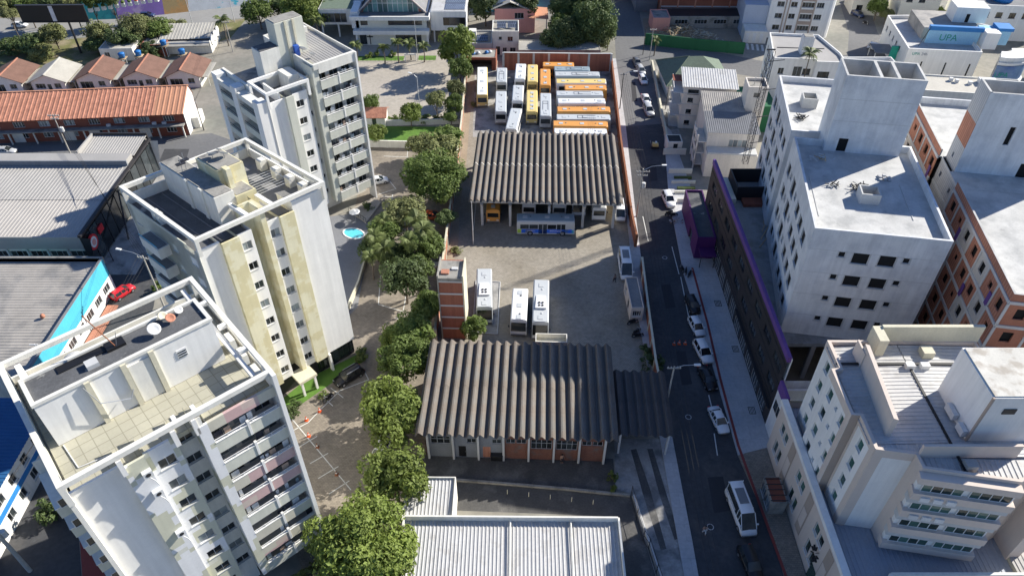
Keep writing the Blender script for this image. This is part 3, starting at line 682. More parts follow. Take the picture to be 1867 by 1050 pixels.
wallrun('boundary_wall','low wall at the foot of the yard beside the service apron',[(770,872),(900,882),(1030,893),(1148,905)],.35,.18,'stained_slab',pil=False)
wallrun('boundary_wall','dark retaining wall beside the street at the bottom left tower',[(230,1062),(170,985),(130,905)],2.2,.3,'concrete',pil=False)
wallrun('boundary_wall','low garden wall under the palms by the pool',[(625,592),(655,520),(668,475),(690,425)],1.0,.2,'sand',pil=False)
# ---- folded sheet roofs
def folded(parent, x0, y0, y1, z, n, pitch, mt, split=2, amp=.58, slope=0., capm=None, nm='roof_sheet'):
    prof = [(0,0),(.12,0),(.36,1),(.52,1),(.94,0),(1,0)]
    Ls = (y1-y0)/split; ov = .25
    def fn():
        m = MB(); top = [(x*pitch,zz*amp) for x,zz in prof]; N = len(top); vs = []; fs = []
        for y in (0, Ls+ov): vs += [(x,y,zz) for x,zz in top]+[(x,y,zz-.06) for x,zz in top]
        for i in range(N-1):
            fs += [(i,i+1,2*N+i+1,2*N+i),(N+i+1,N+i,3*N+i,3*N+i+1),(i+1,i,N+i,N+i+1),(2*N+i,2*N+i+1,3*N+i+1,3*N+i)]
        return m.add(vs,fs)
    def cp():
        m = MB(); top = [(x*pitch,zz*amp+.035) for x,zz in prof]; N = len(top); vs = []
        for y in (-.13,.13): vs += [(x,y,zz) for x,zz in top]
        return m.add(vs,[(i,i+1,N+i+1,N+i) for i in range(N-1)])
    for i in range(n):
        for k in range(split):
            s = obj(nm, cached(('sheet',round(pitch,3),round(Ls,2),amp), fn), mt, parent, (x0+i*pitch, y0+k*Ls, z+k*(slope*Ls)+ (0 if k == 0 else .018)))
            if k and capm: obj('overlap_strip', cached(('overlap',round(pitch,3),amp), cp), capm, s, (0,.1,0))
YA = math.radians(-2.2)
cn = thing('bus_canopy', 'open bus shelter with a folded brown sheet roof on concrete columns', 'canopy', (*G2(853,366,6.0),0), YA)
folded(cn, 0, 0, 23.2, 5.75, 24, 1.125, 'fibre_roof', 2, capm='cap_pale')
for x in (2.3,7.3,14.2,20.2,25.6):
    for y in (1.2,11.6,21.8):
        c = MB().box(x-.22,x+.22,y-.3,y+.3,-.05,5.1).build('column','concrete',cn)
        if y < 2: MB().add([(x-.22,y-.3,4.2),(x+.22,y-.3,4.2),(x+.22,y-1.2,5.2),(x-.22,y-1.2,5.2),(x-.22,y-.3,5.2),(x+.22,y-.3,5.2)],[(0,1,2,3),(0,3,4),(1,5,2),(3,2,5,4)]).build('bracket','concrete',c)
for y in (.9,11.6,21.8): MB().box(.3,26.7,y-.2,y+.2,5.1,5.68).build('beam','concrete',cn)
MB().box(.2,26.8,12.2,12.45,.0,4.4).build('back_wall','stained_slab',cn)
ws = thing('workshop', 'brick bus workshop under a folded brown sheet roof', 'workshop', (*G2(755,792,6.0),0), YA)
folded(ws, 0, 0, 15.9, 5.7, 20, 1.26, 'fibre_roof', 2, amp=.62, capm=None)
for i in range(8):
    x = 1.35+3.2*i; MB().box(x-.13,x+.13,.75,1.15,-.05,5.2).build('column','concrete',ws)
MB().box(1.0,24.0,1.17,1.42,5.0,5.5).build('eave_beam','concrete',ws)
bays = ['win','door','wood','brickwin','bigwin','bigwin','brickwin']
for i,b in enumerate(bays):
    x0 = 1.35+3.2*i+.14; x1 = x0+2.92
    ops = {'win':[(.2,2.7,2.5,1.5)],'door':[(.5,.05,.95,2.3),(1.6,3.0,1.2,.9)],'wood':[(.4,.05,1.0,2.3),(1.6,3.0,1.2,.9)],'brickwin':[(.15,3.2,1.2,.9),(1.5,3.2,1.25,.9)],'bigwin':[(.12,2.2,2.68,1.9)]}[b]
    low = 'brick_shaded' if 'brick' in b or b == 'bigwin' else 'plaster_dull'
    MB().wall((x0,1.2),(1,0),2.92,0,5.0,ops,.15).build('wall_panel', low, ws)
    for o in ops:
        if o[1] < 1:
            d = MB().box(x0+o[0],x0+o[0]+o[2],1.28,1.34,.05,o[3]).build('door', 'black' if b == 'door' else 'brick_orange', ws)
            MB().box(x0+o[0]+o[2]-.15,x0+o[0]+o[2]-.08,1.24,1.28,1.05,1.15).build('handle','steel',d)
        else: win(ws,(x0,1.2),(1,0),o[0],o[1],o[2],o[3],.15,max(2,int(o[2]/.65)),frame='frame_alu',sill=False,transom=o[3] > 1.2)
MB().wall((24.0,1.2),(0,1),13.5,0,5.5).build('side_wall','brick_shaded',ws); MB().wall((24.0,14.7),(-1,0),23,0,5.5,[(2,0,4,4),(8,0,4,4),(14,0,4,4)]).build('rear_wall','brick',ws); MB().wall((1.0,14.7),(0,-1),13.5,0,5.5).build('side_wall','brick',ws)
for i in range(19): obj('gable_infill', cached(('infill',), lambda: MB().add([(.1,0,0),(1.12,0,0),(.62,0,.6),(.42,0,.6)],[(0,1,2,3)])), 'brick', ws, (1.05+1.26*i+.08,1.25,5.5))
pc = thing('loading_canopy', 'lower folded dark sheet canopy beside the street joining the workshop', 'canopy', (*G2(1126,792,4.6),0), YA)
folded(pc, 0, 0, 10.6, 4.3, 6, 1.2, 'fibre_dark', 2, amp=.42)
for x in (.5,6.6):
    for y in (.6,9.8): MB().box(x-.13,x+.13,y-.13,y+.13,-.05,4.3).build('column','concrete',pc)
for y in (.6,9.8): MB().box(.2,7.0,y-.1,y+.1,4.05,4.27).build('beam','dark_metal',pc)
# white framed tank enclosure behind the workshop roof
tb = thing('tank_pen', 'white framed open box pen behind the workshop roof', 'enclosure', (*G2(1005,655,0),0), YA)
p0 = G2(1006,617,3.2); q = rel([p0], tb.location)[0]
x0,y0 = q[0]-2.4,q[1]-.7
for a in ((x0,x0+4.6,y0,y0+.12),(x0,x0+4.6,y0+1.6,y0+1.72),(x0,x0+.12,y0+.12,y0+1.6),(x0+4.48,x0+4.6,y0+.12,y0+1.6)): MB().box(*a,0,3.2).build('side','white_dirty',tb)
MB().box(x0+.12,x0+4.48,y0+.12,y0+1.6,2.3,2.4).build('slab','sand',tb)
# small yellow forklift-like bin beside the facade, white slab
bn = thing('waste_bin', 'dark wheeled waste bin in front of the workshop columns', 'bin', (*G2(906,836),0), YA)
MB().prism([(-.75,-.45),(.75,-.45),(.75,.45),(-.75,.45)],.15,1.1).build('tub','black',bn); MB().box(-.8,.8,-.5,.5,1.1,1.2).build('lid','dark_metal',bn)
for sx in (-.6,.6):
    for sy in (-.3,.3): MB().tube((sx,sy-.05,.09),(sx,sy+.05,.09),.09,.09,8).build('wheel','rubber',bn)
# ---- brick water tower in the yard
wt = thing('water_tower', 'slim red brick tower with concrete bands and flat dark top in the yard', 'tower', (*G2(806,617),0), YA)
bw, bd, bh = 3.75, 4.2, 12.0
for i in range(5):
    z0 = i*2.3; MB().box(.2,bw-.2,.1,.25,z0,z0+2.05).build('brick_panel','brick',wt); MB().box(.18,bw-.18,.02,.27,z0+2.05,z0+2.3).build('band','concrete',wt)
MB().box(.18,bw-.18,.06,.24,11.5,bh).build('band','stained_slab',wt)
for x in (0,bw-.2): MB().box(x,x+.2,0,bd,-.05,bh+.5).build('side_wall','sand' if x else 'stained_slab',wt)
MB().box(.2,bw-.2,bd-.2,bd,0,bh).build('rear_wall','brick',wt)
tp = MB().box(.2,bw-.2,.3,bd-.2,bh-.25,bh).build('top_slab','stained_slab',wt)
MB().box(.5,1.6,.9,1.8,bh,bh+.25).build('hatch','brick_orange',tp); MB().box(1.9,2.8,1.9,2.4,bh,bh+.2).build('cover','concrete',tp)
# ---- guard hut
gh_ = thing('guard_hut', 'small guard hut with a dark flat roof by the street wall', 'hut', (*G2(1148,586),0), math.radians(1))
block(gh_, [(0,0),(1.9,0),(1.9,7.2),(0,7.2)],0,2.9,'beige','grey_roof',.12,.12,{0:[(.3,1.1,1.3,1.1,dict(panes=4,frame='frame_white'))],3:[(1,1.1,1.2,1.1,dict(panes=2)),(4,0.05,.9,2.1,'dark')]})
# ---- white warehouse at the bottom
wh = thing('warehouse', 'white metal roofed warehouse with parapets at the bottom of the picture', 'warehouse', (*G2(738,938,5.6),0), math.radians(-.5))
WL, WD = 24.0, 16.0
for nm,a in (('parapet',(0,WL,-.2,0,0,5.6)),('parapet',(-.2,0,-WD,-.2,0,5.4)),('parapet',(WL,WL+.2,-WD,0,0,5.4)),('rear_wall',(0,WL,-WD-.2,-WD,0,5.4))): MB().box(*a).build(nm,'white_dirty',wh)
for i,(a,b) in enumerate(((.0,5.1),(5.1,11.9),(11.9,18.7),(18.7,WL))):
    ribbed(MB(),(a,-WD,4.2),(b,-WD,4.2),(b,-.2,4.75),(a,-.2,4.75),.42,.07).build('roof_sheet','metal_roof',wh)
for x in (11.9,18.7):
    MB().path([(x,-.25,5.1),(x,-WD,4.5)],.09,6).build('ridge_pipe','white_dirty',wh)
an = G2(743,868,4.6); q = rel([an], wh.location)[0]
x0,y1 = q[0], q[1]; x1 = x0+5.6
for a in ((x0,x1,y1-.12,y1),(x0-.12,x0,0.02,y1),(x1,x1+.12,.02,y1)): MB().box(*a,0,4.6).build('annex_wall','white_dirty',wh)
ribbed(MB(),(x0,.02,4.1),(x1,.02,4.1),(x1,y1-.12,4.3),(x0,y1-.12,4.3),.42,.07).build('annex_roof','metal_roof',wh)
# posts of the open gravel lot
for i in range(5):
    px = 925+i*39; tag(MB().tube((0,0,-.05),(0,0,.9),.05,.05,6).build('marker_post','sand'), 'small pale post, number %s from the left, in the gravel lot'%('one','two','three','four','five')[i], 'post','posts in the gravel lot').location = G(px,900+i*4.6)
# open metal fence along the loading slab
fe = thing('metal_fence','black open metal fence frame between gravel lot and loading slab','fence',G(1150,905))
o0 = G(1150,905); fp = [G(*p)-o0 for p in ((1150,905),(1160,945),(1172,985),(1182,1000),(1196,1045),(1206,1075))]
for a in fp: MB().tube((a.x,a.y,-.05),(a.x,a.y,2.3),.05,.05,6).build('post','dark_metal',fe)
for a,b in zip(fp,fp[1:]):
    for z in (.1,1.2,2.25): MB().tube((a.x,a.y,z),(b.x,b.y,z),.03,.03,5).build('rail','dark_metal',fe)
MB().beam((fp[0].x+.3,fp[0].y,.25),(fp[-1].x+.3,fp[-1].y,.25),.25,.5).build('kerb','concrete',fe)

sheet('dirt_strip',[(846,150),(862,150),(850,300),(838,380),(836,440),(822,500),(812,500),(828,380),(843,260)],.012,'dirt')
for q_ in ([(1232,640),(1250,640),(1262,700),(1243,702)],[(1205,520),(1222,518),(1232,560),(1214,563)],[(1290,870),(1318,868),(1332,930),(1302,935)],[(1180,300),(1196,300),(1199,330),(1183,331)],[(1150,150),(1158,150),(1162,185),(1153,186)]): sheet('road_patch',q_,.013,'asphalt_patch')
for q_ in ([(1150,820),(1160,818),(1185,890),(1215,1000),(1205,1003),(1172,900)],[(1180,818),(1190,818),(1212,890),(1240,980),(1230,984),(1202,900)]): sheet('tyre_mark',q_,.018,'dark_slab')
for i,(px,py) in enumerate(((1255,760),(1212,470),(1295,960))):
    e = thing('manhole_cover',('round manhole cover midway down the shaded street','round manhole cover near the purple annex','round manhole cover near the walking person')[i],'manhole',(*G2(px,py),.012),0,'manhole covers in the street'); MB().lathe([(.42,0),(.42,.012)],18).build('rim','concrete',e); MB().lathe([(.33,0),(.33,.016)],18).build('lid','dark_metal',e)
# ================================================================ THREE APARTMENT TOWERS
def tower(label, C, ang, L, shear=0.):
    a = math.radians(ang); N = (C[0]-L*math.cos(a), C[1]-L*math.sin(a))
    e = thing('apartment_tower', label, 'tower', (*N,0), a); T = lambda x,y,z: (x-shear*y, y, z)
    return e, T
FL = [3.3+3.06*i for i in range(8)]
def seg(e, T, x0, x1, y, z0, z1, mt, ops=(), nm='wall', st=None, yb=3.0, sides=(None,None)):
    """one vertical strip of the front: face at depth y, returns to yb on both sides"""
    a, b = T(x0,y,0), T(x1,y,0)
    MB().wall(a,(b[0]-a[0],b[1]-a[1]),x1-x0,z0,z1,[o[:4] for o in ops],.18).build(nm, mt, e)
    for o in ops:
        if st != 'none': win(e,a,(1,0),o[0],o[1],o[2],o[3],.18,**(st or dict(panes=2,frame='frame_alu',glass='glass_mix')))
    m = MB(T)
    m.quad((x0,y,z0),(x0,y,z1),(x0,yb,z1),(x0,yb,z0)); m.quad((x1,y,z0),(x1,yb,z0),(x1,yb,z1),(x1,y,z1)); m.quad((x0,y,z1),(x1,y,z1),(x1,y+.25,z1),(x0,y+.25,z1)); m.quad((x0,y+.25,z1),(x1,y+.25,z1),(x1,y+.25,z1-1),(x0,y+.25,z1-1))
    m.quad((x0,y,z0),(x0,yb,z0),(x1,yb,z0),(x1,y,z0)); m.build('return_wall', sides[0] or mt, e)
def clothes(e, x0, x1, y, z, rd):
    x = x0+.2
    while x < x1-.6:
        w_ = rd.uniform(.3,.8)
        if rd.random() < .45:
            MB().box(x,x+w_,y,y+.05,z,z+rd.uniform(.5,1.0)).build('laundry', rd.choice(['cloth_white','ac_white','cloth_tan','p_bluegrey','cloth_dark','p_palegrey']), e)
        x += w_+.15
def balcony_col(e, T, x0, x1, y, floors, bandm, backy=1.5, rail='white', rd=None, pier=.5, top=1.35, n=3, cloth=True, h=3.06, par=1.15):
    rd = rd or random.Random(5)
    for i,z in enumerate(floors):
        b = MB(T).box(x0,x1,y,y+.14,z-.35,z+par).build('balcony', bandm[i%len(bandm)], e)
        MB(T).box(x0,x1,y+.14,backy,z-.22,z-.02).build('floor_slab','concrete',b)
        MB(T).box(x0+.02,x1-.02,y-.05,y+.19,z+par,z+par+.07).build('cap',rail,b)
        r = MB(T); r.box(x0,x1,y+.03,y+.09,z+par+.32,z+par+.38); k = x0
        while k < x1: r.box(k,k+.05,y+.04,y+.08,z+par+.07,z+par+.32); k += 1.2
        r.build('railing','frame_white',b)
        MB(T).box((x0+x1)/2-.12,(x0+x1)/2+.12,y-.06,y+.2,z-.3,z+par+.45).build('divider',rail,b)
        a = T(x0,backy,0); W_ = x1-x0; ops = []
        for q in range(n): ops.append((W_*(q+.5)/n-.8, z+.03, 1.6, 2.15))
        MB().wall(a,(1,0),W_,z,z+h-.24,ops,.12).build('back_wall','white_dirty',e)
        for o in ops: win(e,a,(1,0),*o,.12,panes=2,glass=rd.choice(['glass','glass','glass_pale']),frame='frame_alu',sill=False)
        if cloth: clothes(e,x0,x1,y+.5,z+par-.1,rd)
def ringbeam(e, T, pts, z, w_=.42, h=.5, mt='white', post_z=None, every=None, closed=True):
    P = pts+[pts[0]] if closed else pts; s = random.Random(3)
    for i,(a,b) in enumerate(zip(P,P[1:])):
        A, B = Vector(T(*a,0)), Vector(T(*b,0)); d = (B-A).normalized(); A2, B2 = A+d*(w_/2), B-d*(w_/2)
        MB().beam((A2.x,A2.y,z-h/2),(B2.x,B2.y,z-h/2),w_,h).build('ring_beam',mt,e)
    for a in pts:
        A = T(*a,0); MB().box(A[0]-w_/2-.002,A[0]+w_/2+.002,A[1]-w_/2-.002,A[1]+w_/2+.002,post_z,z+.003).build('corner_post',mt,e)
def dish(e, x, y, z, r, rz, el=.7, mt='dish_grey'):
    def fn():
        m = MB(); prof = [(.02,0),(.35,.04),(.7,.16),(1,.34),(1.0,.36),(.68,.2),(.3,.07),(.02,.03)]; m.lathe(prof,14); return m
    d = obj('satellite_dish', cached(('dish',), fn, True), mt, e, (x,y,z+r*.9)); d.scale = (r,r,r); d.rotation_euler = (el,0,rz)
    MB().tube((x,y,z),(x,y,z+r*.9),.04,.04,5).build('dish_mast','steel',e)
rd1 = random.Random(21)
# ---------------- near tower (bottom left)
T1, F1 = tower('tall cream tower with pink balcony bands and tiled roof terrace, nearest of three', (-21.6,44.6), 41.6, 18.0)
ZT = 28.2
seg(T1,F1,.0,4.05,.5,0,ZT+.3,'white')
seg(T1,F1,4.05,5.9,-.1,3,ZT+.5,'wall_patch')
seg(T1,F1,5.9,8.6,.35,3,ZT+.3,'wall_patch',[(.65,z+.85,1.5,1.25) for z in FL],st=dict(panes=2,frame='frame_alu',glass='glass_mix'))
seg(T1,F1,8.6,10.4,1.9,0,ZT+.2,'white_dirty',[(.2,z+.9,1.4,1.1) for z in FL],st=dict(panes=2,frame='frame_alu',glass='glass_mix'))
seg(T1,F1,10.4,11.3,-.3,3,ZT+.5,'wall_patch')
balcony_col(T1,F1,11.3,17.65,-.3,FL,['olive_wall','olive_wall','pink_patch','pink_patch','olive_wall','pink_patch','pink_patch','olive_wall'][::-1],rd=rd1)
MB().box(11.3,17.65,-.3,0,FL[-1]+2.75,ZT+.5).build('lintel_band','pink_patch',T1)
MB().box(17.65,18.05,-.75,1.6,0,ZT+2.2).build('corner_fin','white',T1)
MB().box(-.35,.0,-.1,1.6,0,ZT+.3).build('corner_fin','white_dirty',T1)
MB().box(.0,18,3.0,16.8,0,ZT-.9).build('core_walls','white_dirty',T1)
MB().box(.2,17.7,1.0,16.8,ZT-.85,ZT-.35).build('terrace_floor','terrace_tile',T1)
MB().box(.0,17.9,2.95,3.15,2.6,3.3).build('soffit_beam','concrete',T1)
# left side balconies seen end on
for i,z in enumerate(FL):
    b = MB().box(-1.5,-.37,2.2,6.6,z-.25,z+1.1).build('side_balcony','olive_wall',T1); MB().box(-1.55,-.4,2.15,6.65,z+1.1,z+1.17).build('cap','white',b)
    MB().box(-1.4,-.37,6.61,6.75,z-.2,z+2.8).build('pier','white_dirty',b)
    win(T1,(-.352,2.0),(1,0),-.75,z+1.15,.75,1.1,.02,1,frame='frame_white',sill=False)
MB().box(-.35,0,1.6,16.9,0,ZT+.2).build('side_wall','olive_wall',T1)
MB().box(18.0,18.1,1.6,16.9,0,ZT+.2).build('side_wall','white_dirty',T1); MB().box(-.35,18.1,16.9,17.1,0,ZT+.2).build('rear_wall','white_dirty',T1)
ringbeam(T1,F1,[(-.15,.05),(17.85,.05),(17.85,16.9),(-.15,16.9)],30.45,.45,.5,'white_dirty',ZT-.4)
for x in (4.1,8.6,10.4): MB().box(x-.2,x+.2,-.3,.3,ZT-.3,29.88).build('beam_post','white',T1)
for x in (9.2,10.9): MB().box(x-.18,x+.18,.32,.9,29.9,30.42).build('beam_stub','white',T1)
# inner second beams on the right side of the roof
MB().box(16.4,16.8,1.0,16.5,29.4,29.8).build('roof_beam','white',T1)
for y in (4.2,8.4,12.6): MB().box(16.82,17.6,y-.2,y+.2,29.95,30.4).build('cross_beam','white',T1)
for y in (2.2,5.0,7.6): MB().box(16.9,17.55,y-.7,y+.7,28.1,29.3).build('planter_box','white_dirty',T1)
# penthouse
PH0, PH1, PY0, PY1, PZ = .9, 16.1, 6.6, 10.1, 33.0
MB().box(PH0,PH1,PY0,PY1,ZT-.33,PZ).build('penthouse','white',T1)
for x in (5.0,8.0,10.4):
    MB().box(x-.22,x+.22,PY0-.26,PY0-.002,ZT-.33,PZ+.05).build('penthouse_fin','sand',T1)
MB().box(8.26,10.14,PY0-.12,PY0-.003,ZT-.3,PZ-.5).build('penthouse_recess','white_dirty',T1)
rfp = MB().box(PH0+.25,PH1-.25,PY0+.25,PY1-.2,PZ,PZ+.06).build('penthouse_roof','membrane',T1)
for a in ((PH0-.1,PH1+.1,PY0-.1,PY0+.24),(PH0-.1,PH1+.1,PY1-.19,PY1+.1)): MB().box(*a,PZ+.002,PZ+.3).build('coping','white_dirty',T1)
for a in ((PH0-.1,PH0+.24,PY0+.25,PY1-.2),(PH1-.24,PH1+.1,PY0+.25,PY1-.2)): MB().box(*a,PZ+.002,PZ+.28).build('coping','white_dirty',T1)
f = MB().box(12.3,13.2,PY0-.06,PY0+.02,30.6,31.6).build('louvre_window','frame_white',T1)
for k in range(3): MB().box(12.35,13.15,PY0-.1,PY0-.062,30.7+.28*k,30.82+.28*k).build('slat','glass',f)
MB().box(5.6,6.6,7.6,8.5,PZ+.06,PZ+.5).build('roof_hatch','concrete',T1); MB().box(7.6,9.2,8.6,9.7,PZ+.06,PZ+.35).build('skylight','black',T1)
MB().box(3.6,7.5,8.9,9.8,PZ+.06,PZ+.16).build('dark_panel','black',T1)
for x,y,r,c in ((11.6,8.2,.6,'dish_grey'),(13.3,8.8,.45,'brick_orange'),(12.9,9.5,.45,'sand'),(14.3,9.4,.4,'dish_grey')):
    dish(T1,x,y,PZ+.06,r,.35,.55,c)
MB().path([(8.4,8.8,PZ+.1),(7.2,9.5,37.2)],.05,5).build('antenna_mast','rust',T1)
MB().path([(8.4,8.8,PZ+.1),(8.8,8.4,35)],.03,5).build('antenna_stay','steel',T1)
# rear roof: parallel troughs, tanks
for x0,x1,y0,y1,z1,mt_ in ((.6,6.6,11.6,12.0,29.2,'white'),(8.4,15.8,11.4,11.8,29.4,'white_dirty'),(8.4,15.8,13.2,13.6,29.4,'white'),(2,6,12.6,14.4,29.6,'concrete'),(6.6,8.4,10.6,13.4,30.4,'sand'),(.8,1.3,10.5,16.5,29.9,'white')):
    MB().box(x0,x1,y0,y1,ZT-.34,z1).build('roof_trough',mt_,T1)
for x,y in ((6.9,14.6),(5.2,15)):
    MB().lathe([(.9,0),(1.0,.2),(1.0,1.1),(.85,1.25),(.2,1.4)],14,(x,y,ZT-.35)).build('water_tank','concrete',T1,True)
MB().path([(4.6,6.2,32.9),(5.2,6.0,30.6),(7.4,5.9,29.6),(7.9,6.2,30.2)],.05,5).build('hose','steel',T1)
for i,z in enumerate((27.0,24.2,17.6)):
    a = MB().box(5.1,5.9,-.55,-.1,z-.4,z+.25).build('air_conditioner','ac_white',T1); MB().lathe([(.22,0),(.22,.01)],10,(5.5,0,0)).build('fan','dark_metal',a).matrix_local = Matrix.Translation((0,-.56,z-.08)) @ Matrix.Rotation(math.pi/2,4,'X')
    MB().path([(5.5,-.5,z-.4),(5.75,-.48,z-1.1),(5.9,-.46,z-1.9)],.05,5).build('pipe','ac_white',a)
MB().box(10.2,11.0,-.2,.9,ZT+.5,ZT+1.6).build('vent_stack','white_dirty',T1); MB().box(10.35,10.85,-.05,.75,ZT+1.602,ZT+1.62).build('vent_mouth','rust',T1)
# ---------------- middle tower
T2, F2 = tower('tall tower with mustard cream fins, black roof deck and open white roof frame', (-22.8,75.0), 43.0, 16.5, .12)
Z2 = 28.0
def faceB(e, T, D, spec, z0, z1, mt):
    """left side of a tower, from the far corner to the near corner"""
    a, b = Vector(T(0,D,0)), Vector(T(0,0,0)); u = b-a; L_ = u.length; ops = [o for o in spec]
    MB().wall(a,u,L_,z0,z1,[o[:4] for o in ops],.18).build('side_wall',mt,e)
    for o in ops: win(e,a,u,*o[:4],.18,panes=o[4] if len(o) > 4 else 2)
    return a, u.normalized()
seg(T2,F2,.0,2.7,.3,0,Z2+.3,'white')
seg(T2,F2,2.7,4.8,-.2,3,Z2+.2,'cream')
seg(T2,F2,4.8,6.6,.25,3,Z2+.1,'white',[(.3,z+.9,1.15,1.15) for z in FL])
seg(T2,F2,6.6,8.5,1.9,2,Z2+2.6,'cream')
MB(F2).box(7.9,8.5,.0,1.9,3,Z2+2.6).build('fin','cream',T2)
seg(T2,F2,8.5,10.15,.25,3,Z2+.1,'white',[(.25,z+.9,1.15,1.15) for z in FL])
seg(T2,F2,10.15,12.0,-.1,3,Z2+.2,'cream')
seg(T2,F2,12.0,16.5,.1,3.3,Z2+1.4,'white')
MB(F2).box(.25,16.4,3.0,15.6,0,Z2-.7).build('core_walls','white_dirty',T2)
MB(F2).box(.3,6.4,1.0,15.4,Z2-.65,Z2-.3).build('roof_deck','membrane',T2)
MB(F2).box(8.8,16.2,1.0,15.4,Z2-.65,Z2-.28).build('terrace_floor','grey_roof',T2)
MB(F2).box(6.42,8.78,2.5,15.4,Z2-.65,Z2-.29).build('roof_deck','grey_roof',T2)
sp = []
for z in FL: sp += [(1.0,z+.9,1.2,1.1),(9.3,z+.9,.9,.9),(13.2,z+.9,1.3,1.1)]
a_, u_ = faceB(T2,F2,15.5,sp,0,Z2+.3,'olive_wall')
for i,z in enumerate(FL):
    o = a_+u_*4.2; n_ = Vector((u_.y,-u_.x,0)); c = o+u_*2+n_*.75
    b = MB().obox((c.x,c.y,z+.4),u_*2.1,n_*.73,Vector((0,0,.72))).build('side_balcony','white_dirty',T2)
    c2 = o+u_*2+n_*.72; MB().obox((c2.x,c2.y,z+1.13),u_*1.95,n_*.6,Vector((0,0,.02))).build('floor','grey_roof',b)
    c3 = o+u_*2+n_*1.44; MB().obox((c3.x,c3.y,z+1.5),u_*2.05,n_*.03,Vector((0,0,.04))).build('railing','turquoise' if i in (6,7) else 'frame_white',b)
MB(F2).box(.0,.26,3.0,15.5,0,Z2).build('inner_wall','olive_wall',T2)
MB(F2).box(16.3,16.5,3,15.5,0,Z2+1).build('side_wall','white',T2); MB(F2).box(0,16.5,15.5,15.7,0,Z2+1).build('rear_wall','white_dirty',T2)
ringbeam(T2,F2,[(.1,-.3),(16.3,-.1),(16.3,15.4),(.1,15.4)],30.45,.42,.5,'white_dirty',Z2)
for p,q in (((6.5,-.2),(6.5,3.4)),((9.6,-.2),(9.6,3.0))): MB(F2).box(p[0]-.25,p[0]+.25,p[1]+.06,q[1],29.92,30.42).build('cross_beam','white',T2)
# core and chimneys on the roof
MB(F2).box(5.0,7.38,3.5,15.1,Z2-.28,31.7).build('stair_core','white_dirty',T2); MB(F2).box(5.15,7.25,3.65,15.0,31.7,31.8).build('core_roof','stained_slab',T2)
for y in (6.2,9.4): MB(F2).box(4.8,5.0,y-.3,y+.3,Z2-.28,31.9).build('core_fin','white_dirty',T2)
MB(F2).box(7.4,10.6,6.0,10.6,Z2-.3,33.2).build('lift_core','cream',T2); MB(F2).box(7.6,10.4,6.2,10.4,33.2,33.32).build('core_roof','stained_slab',T2)
MB(F2).box(7.4,9.9,3.3,5.98,Z2-.3,30.9).build('lower_core','cream',T2); MB(F2).box(7.6,9.7,3.5,5.8,30.9,31.0).build('core_roof','stained_slab',T2)
MB(F2).box(7.9,8.5,5.0,6.0,Z2-.3,33.6).build('chimney','cream',T2)
for x,y,r in ((8.6,8.8,.6),(9.6,8.0,.6),(9.9,9.6,.4)): p = F2(x,y,0); dish(T2,p[0],p[1],33.3,r,2.3,.6)
for x,y in ((6.3,11.3),(5.6,10.8)):
    p = F2(x,y,0); MB().path([(p[0],p[1],31.8),(p[0]+.1,p[1],34.0)],.04,5).build('antenna_mast','steel',T2); MB().box(p[0]-.5,p[0]+.6,p[1]-.3,p[1]+.3,33.0,33.1).build('antenna','dark_metal',T2)
for y in (3.0,5.6,8.4,11.5): MB(F2).box(15.1,16.0,y-.5,y+.5,Z2-.28,Z2+1.2).build('vent_stack','white_dirty',T2)
for x,y in ((.75,9.0),(.75,9.9)): MB(F2).box(x-.35,x+.35,y-.35,y+.35,Z2-.3,Z2+1.2).build('vent_stack','white_dirty',T2)
for k in range(8): MB(F2).box(9.2,15.0,4.5+k*.55,4.53+k*.55,Z2+1.15,Z2+1.18).build('clothes_line','frame_white',T2)
for x in (9.2,15.0): MB(F2).box(x-.04,x+.04,4.3,8.6,Z2+1.1,Z2+1.15).build('line_post','frame_white',T2)
# entrance and ground floor lights
MB().box(6.3,9.0,-1.8,1.85,2.6,3.0).build('entrance_canopy','sand',T2)
MB().box(6.5,6.8,-1.7,-1.4,0,2.6).build('canopy_post','white',T2); MB().box(8.5,8.8,-1.7,-1.4,0,2.6).build('canopy_post','white',T2)
for x0,x1 in ((10.3,12.0),(12.1,16.4)): win(T2,(x0,.6),(1,0),0,.4,x1-x0,2.6,.1,max(3,int((x1-x0)/.8)),frame='dark_metal',transom=True,sill=False)
MB().box(12.0,12.3,-.3,.3,0,3.3).build('column','white',T2)
MB().box(0,16.4,.72,3.0,0,3.2).build('ground_floor','charcoal',T2)
# ---------------- far tower
T3, F3 = tower('far apartment tower with stacked balconies and grey sheet roof beside the church square', (-25.7,115.5), 43.0, 16.5)
Z3, Z3L = 28.4, 25.0
F3L = FL[:7]
seg(T3,F3,.0,3.0,.25,0,Z3L,'white')
seg(T3,F3,3.0,4.3,-.25,3,Z3L+.2,'olive_wall')
seg(T3,F3,4.3,7.0,.3,3,Z3L+.1,'white',[(.5,z+.95,1.35,1.15) for z in F3L])
seg(T3,F3,7.0,8.3,1.6,2,Z3L+1.6,'white_dirty',[(.3,z+1.1,.7,.8) for z in F3L])
seg(T3,F3,8.3,9.4,-.1,3,Z3+.1,'olive_wall')
balcony_col(T3,F3,9.4,16.3,-.3,FL,['olive_wall'],rd=random.Random(9),n=3,backy=1.4)
MB().box(9.4,16.3,-.3,0,FL[-1]+2.45,Z3+.4).build('lintel_band','white_dirty',T3)
MB().box(16.3,16.6,-.45,1.6,0,Z3+.3).build('corner_fin','white',T3)
MB().box(.2,16.3,3.0,15.5,0,Z3L-1.2).build('core_walls','white_dirty',T3); MB().box(8.6,16.3,1.6,15.5,Z3L-1.19,Z3-.5).build('core_walls','white_dirty',T3)
MB().box(.3,8.5,.9,15.2,Z3L-1.15,Z3L-.8).build('terrace_floor','stained_slab',T3)
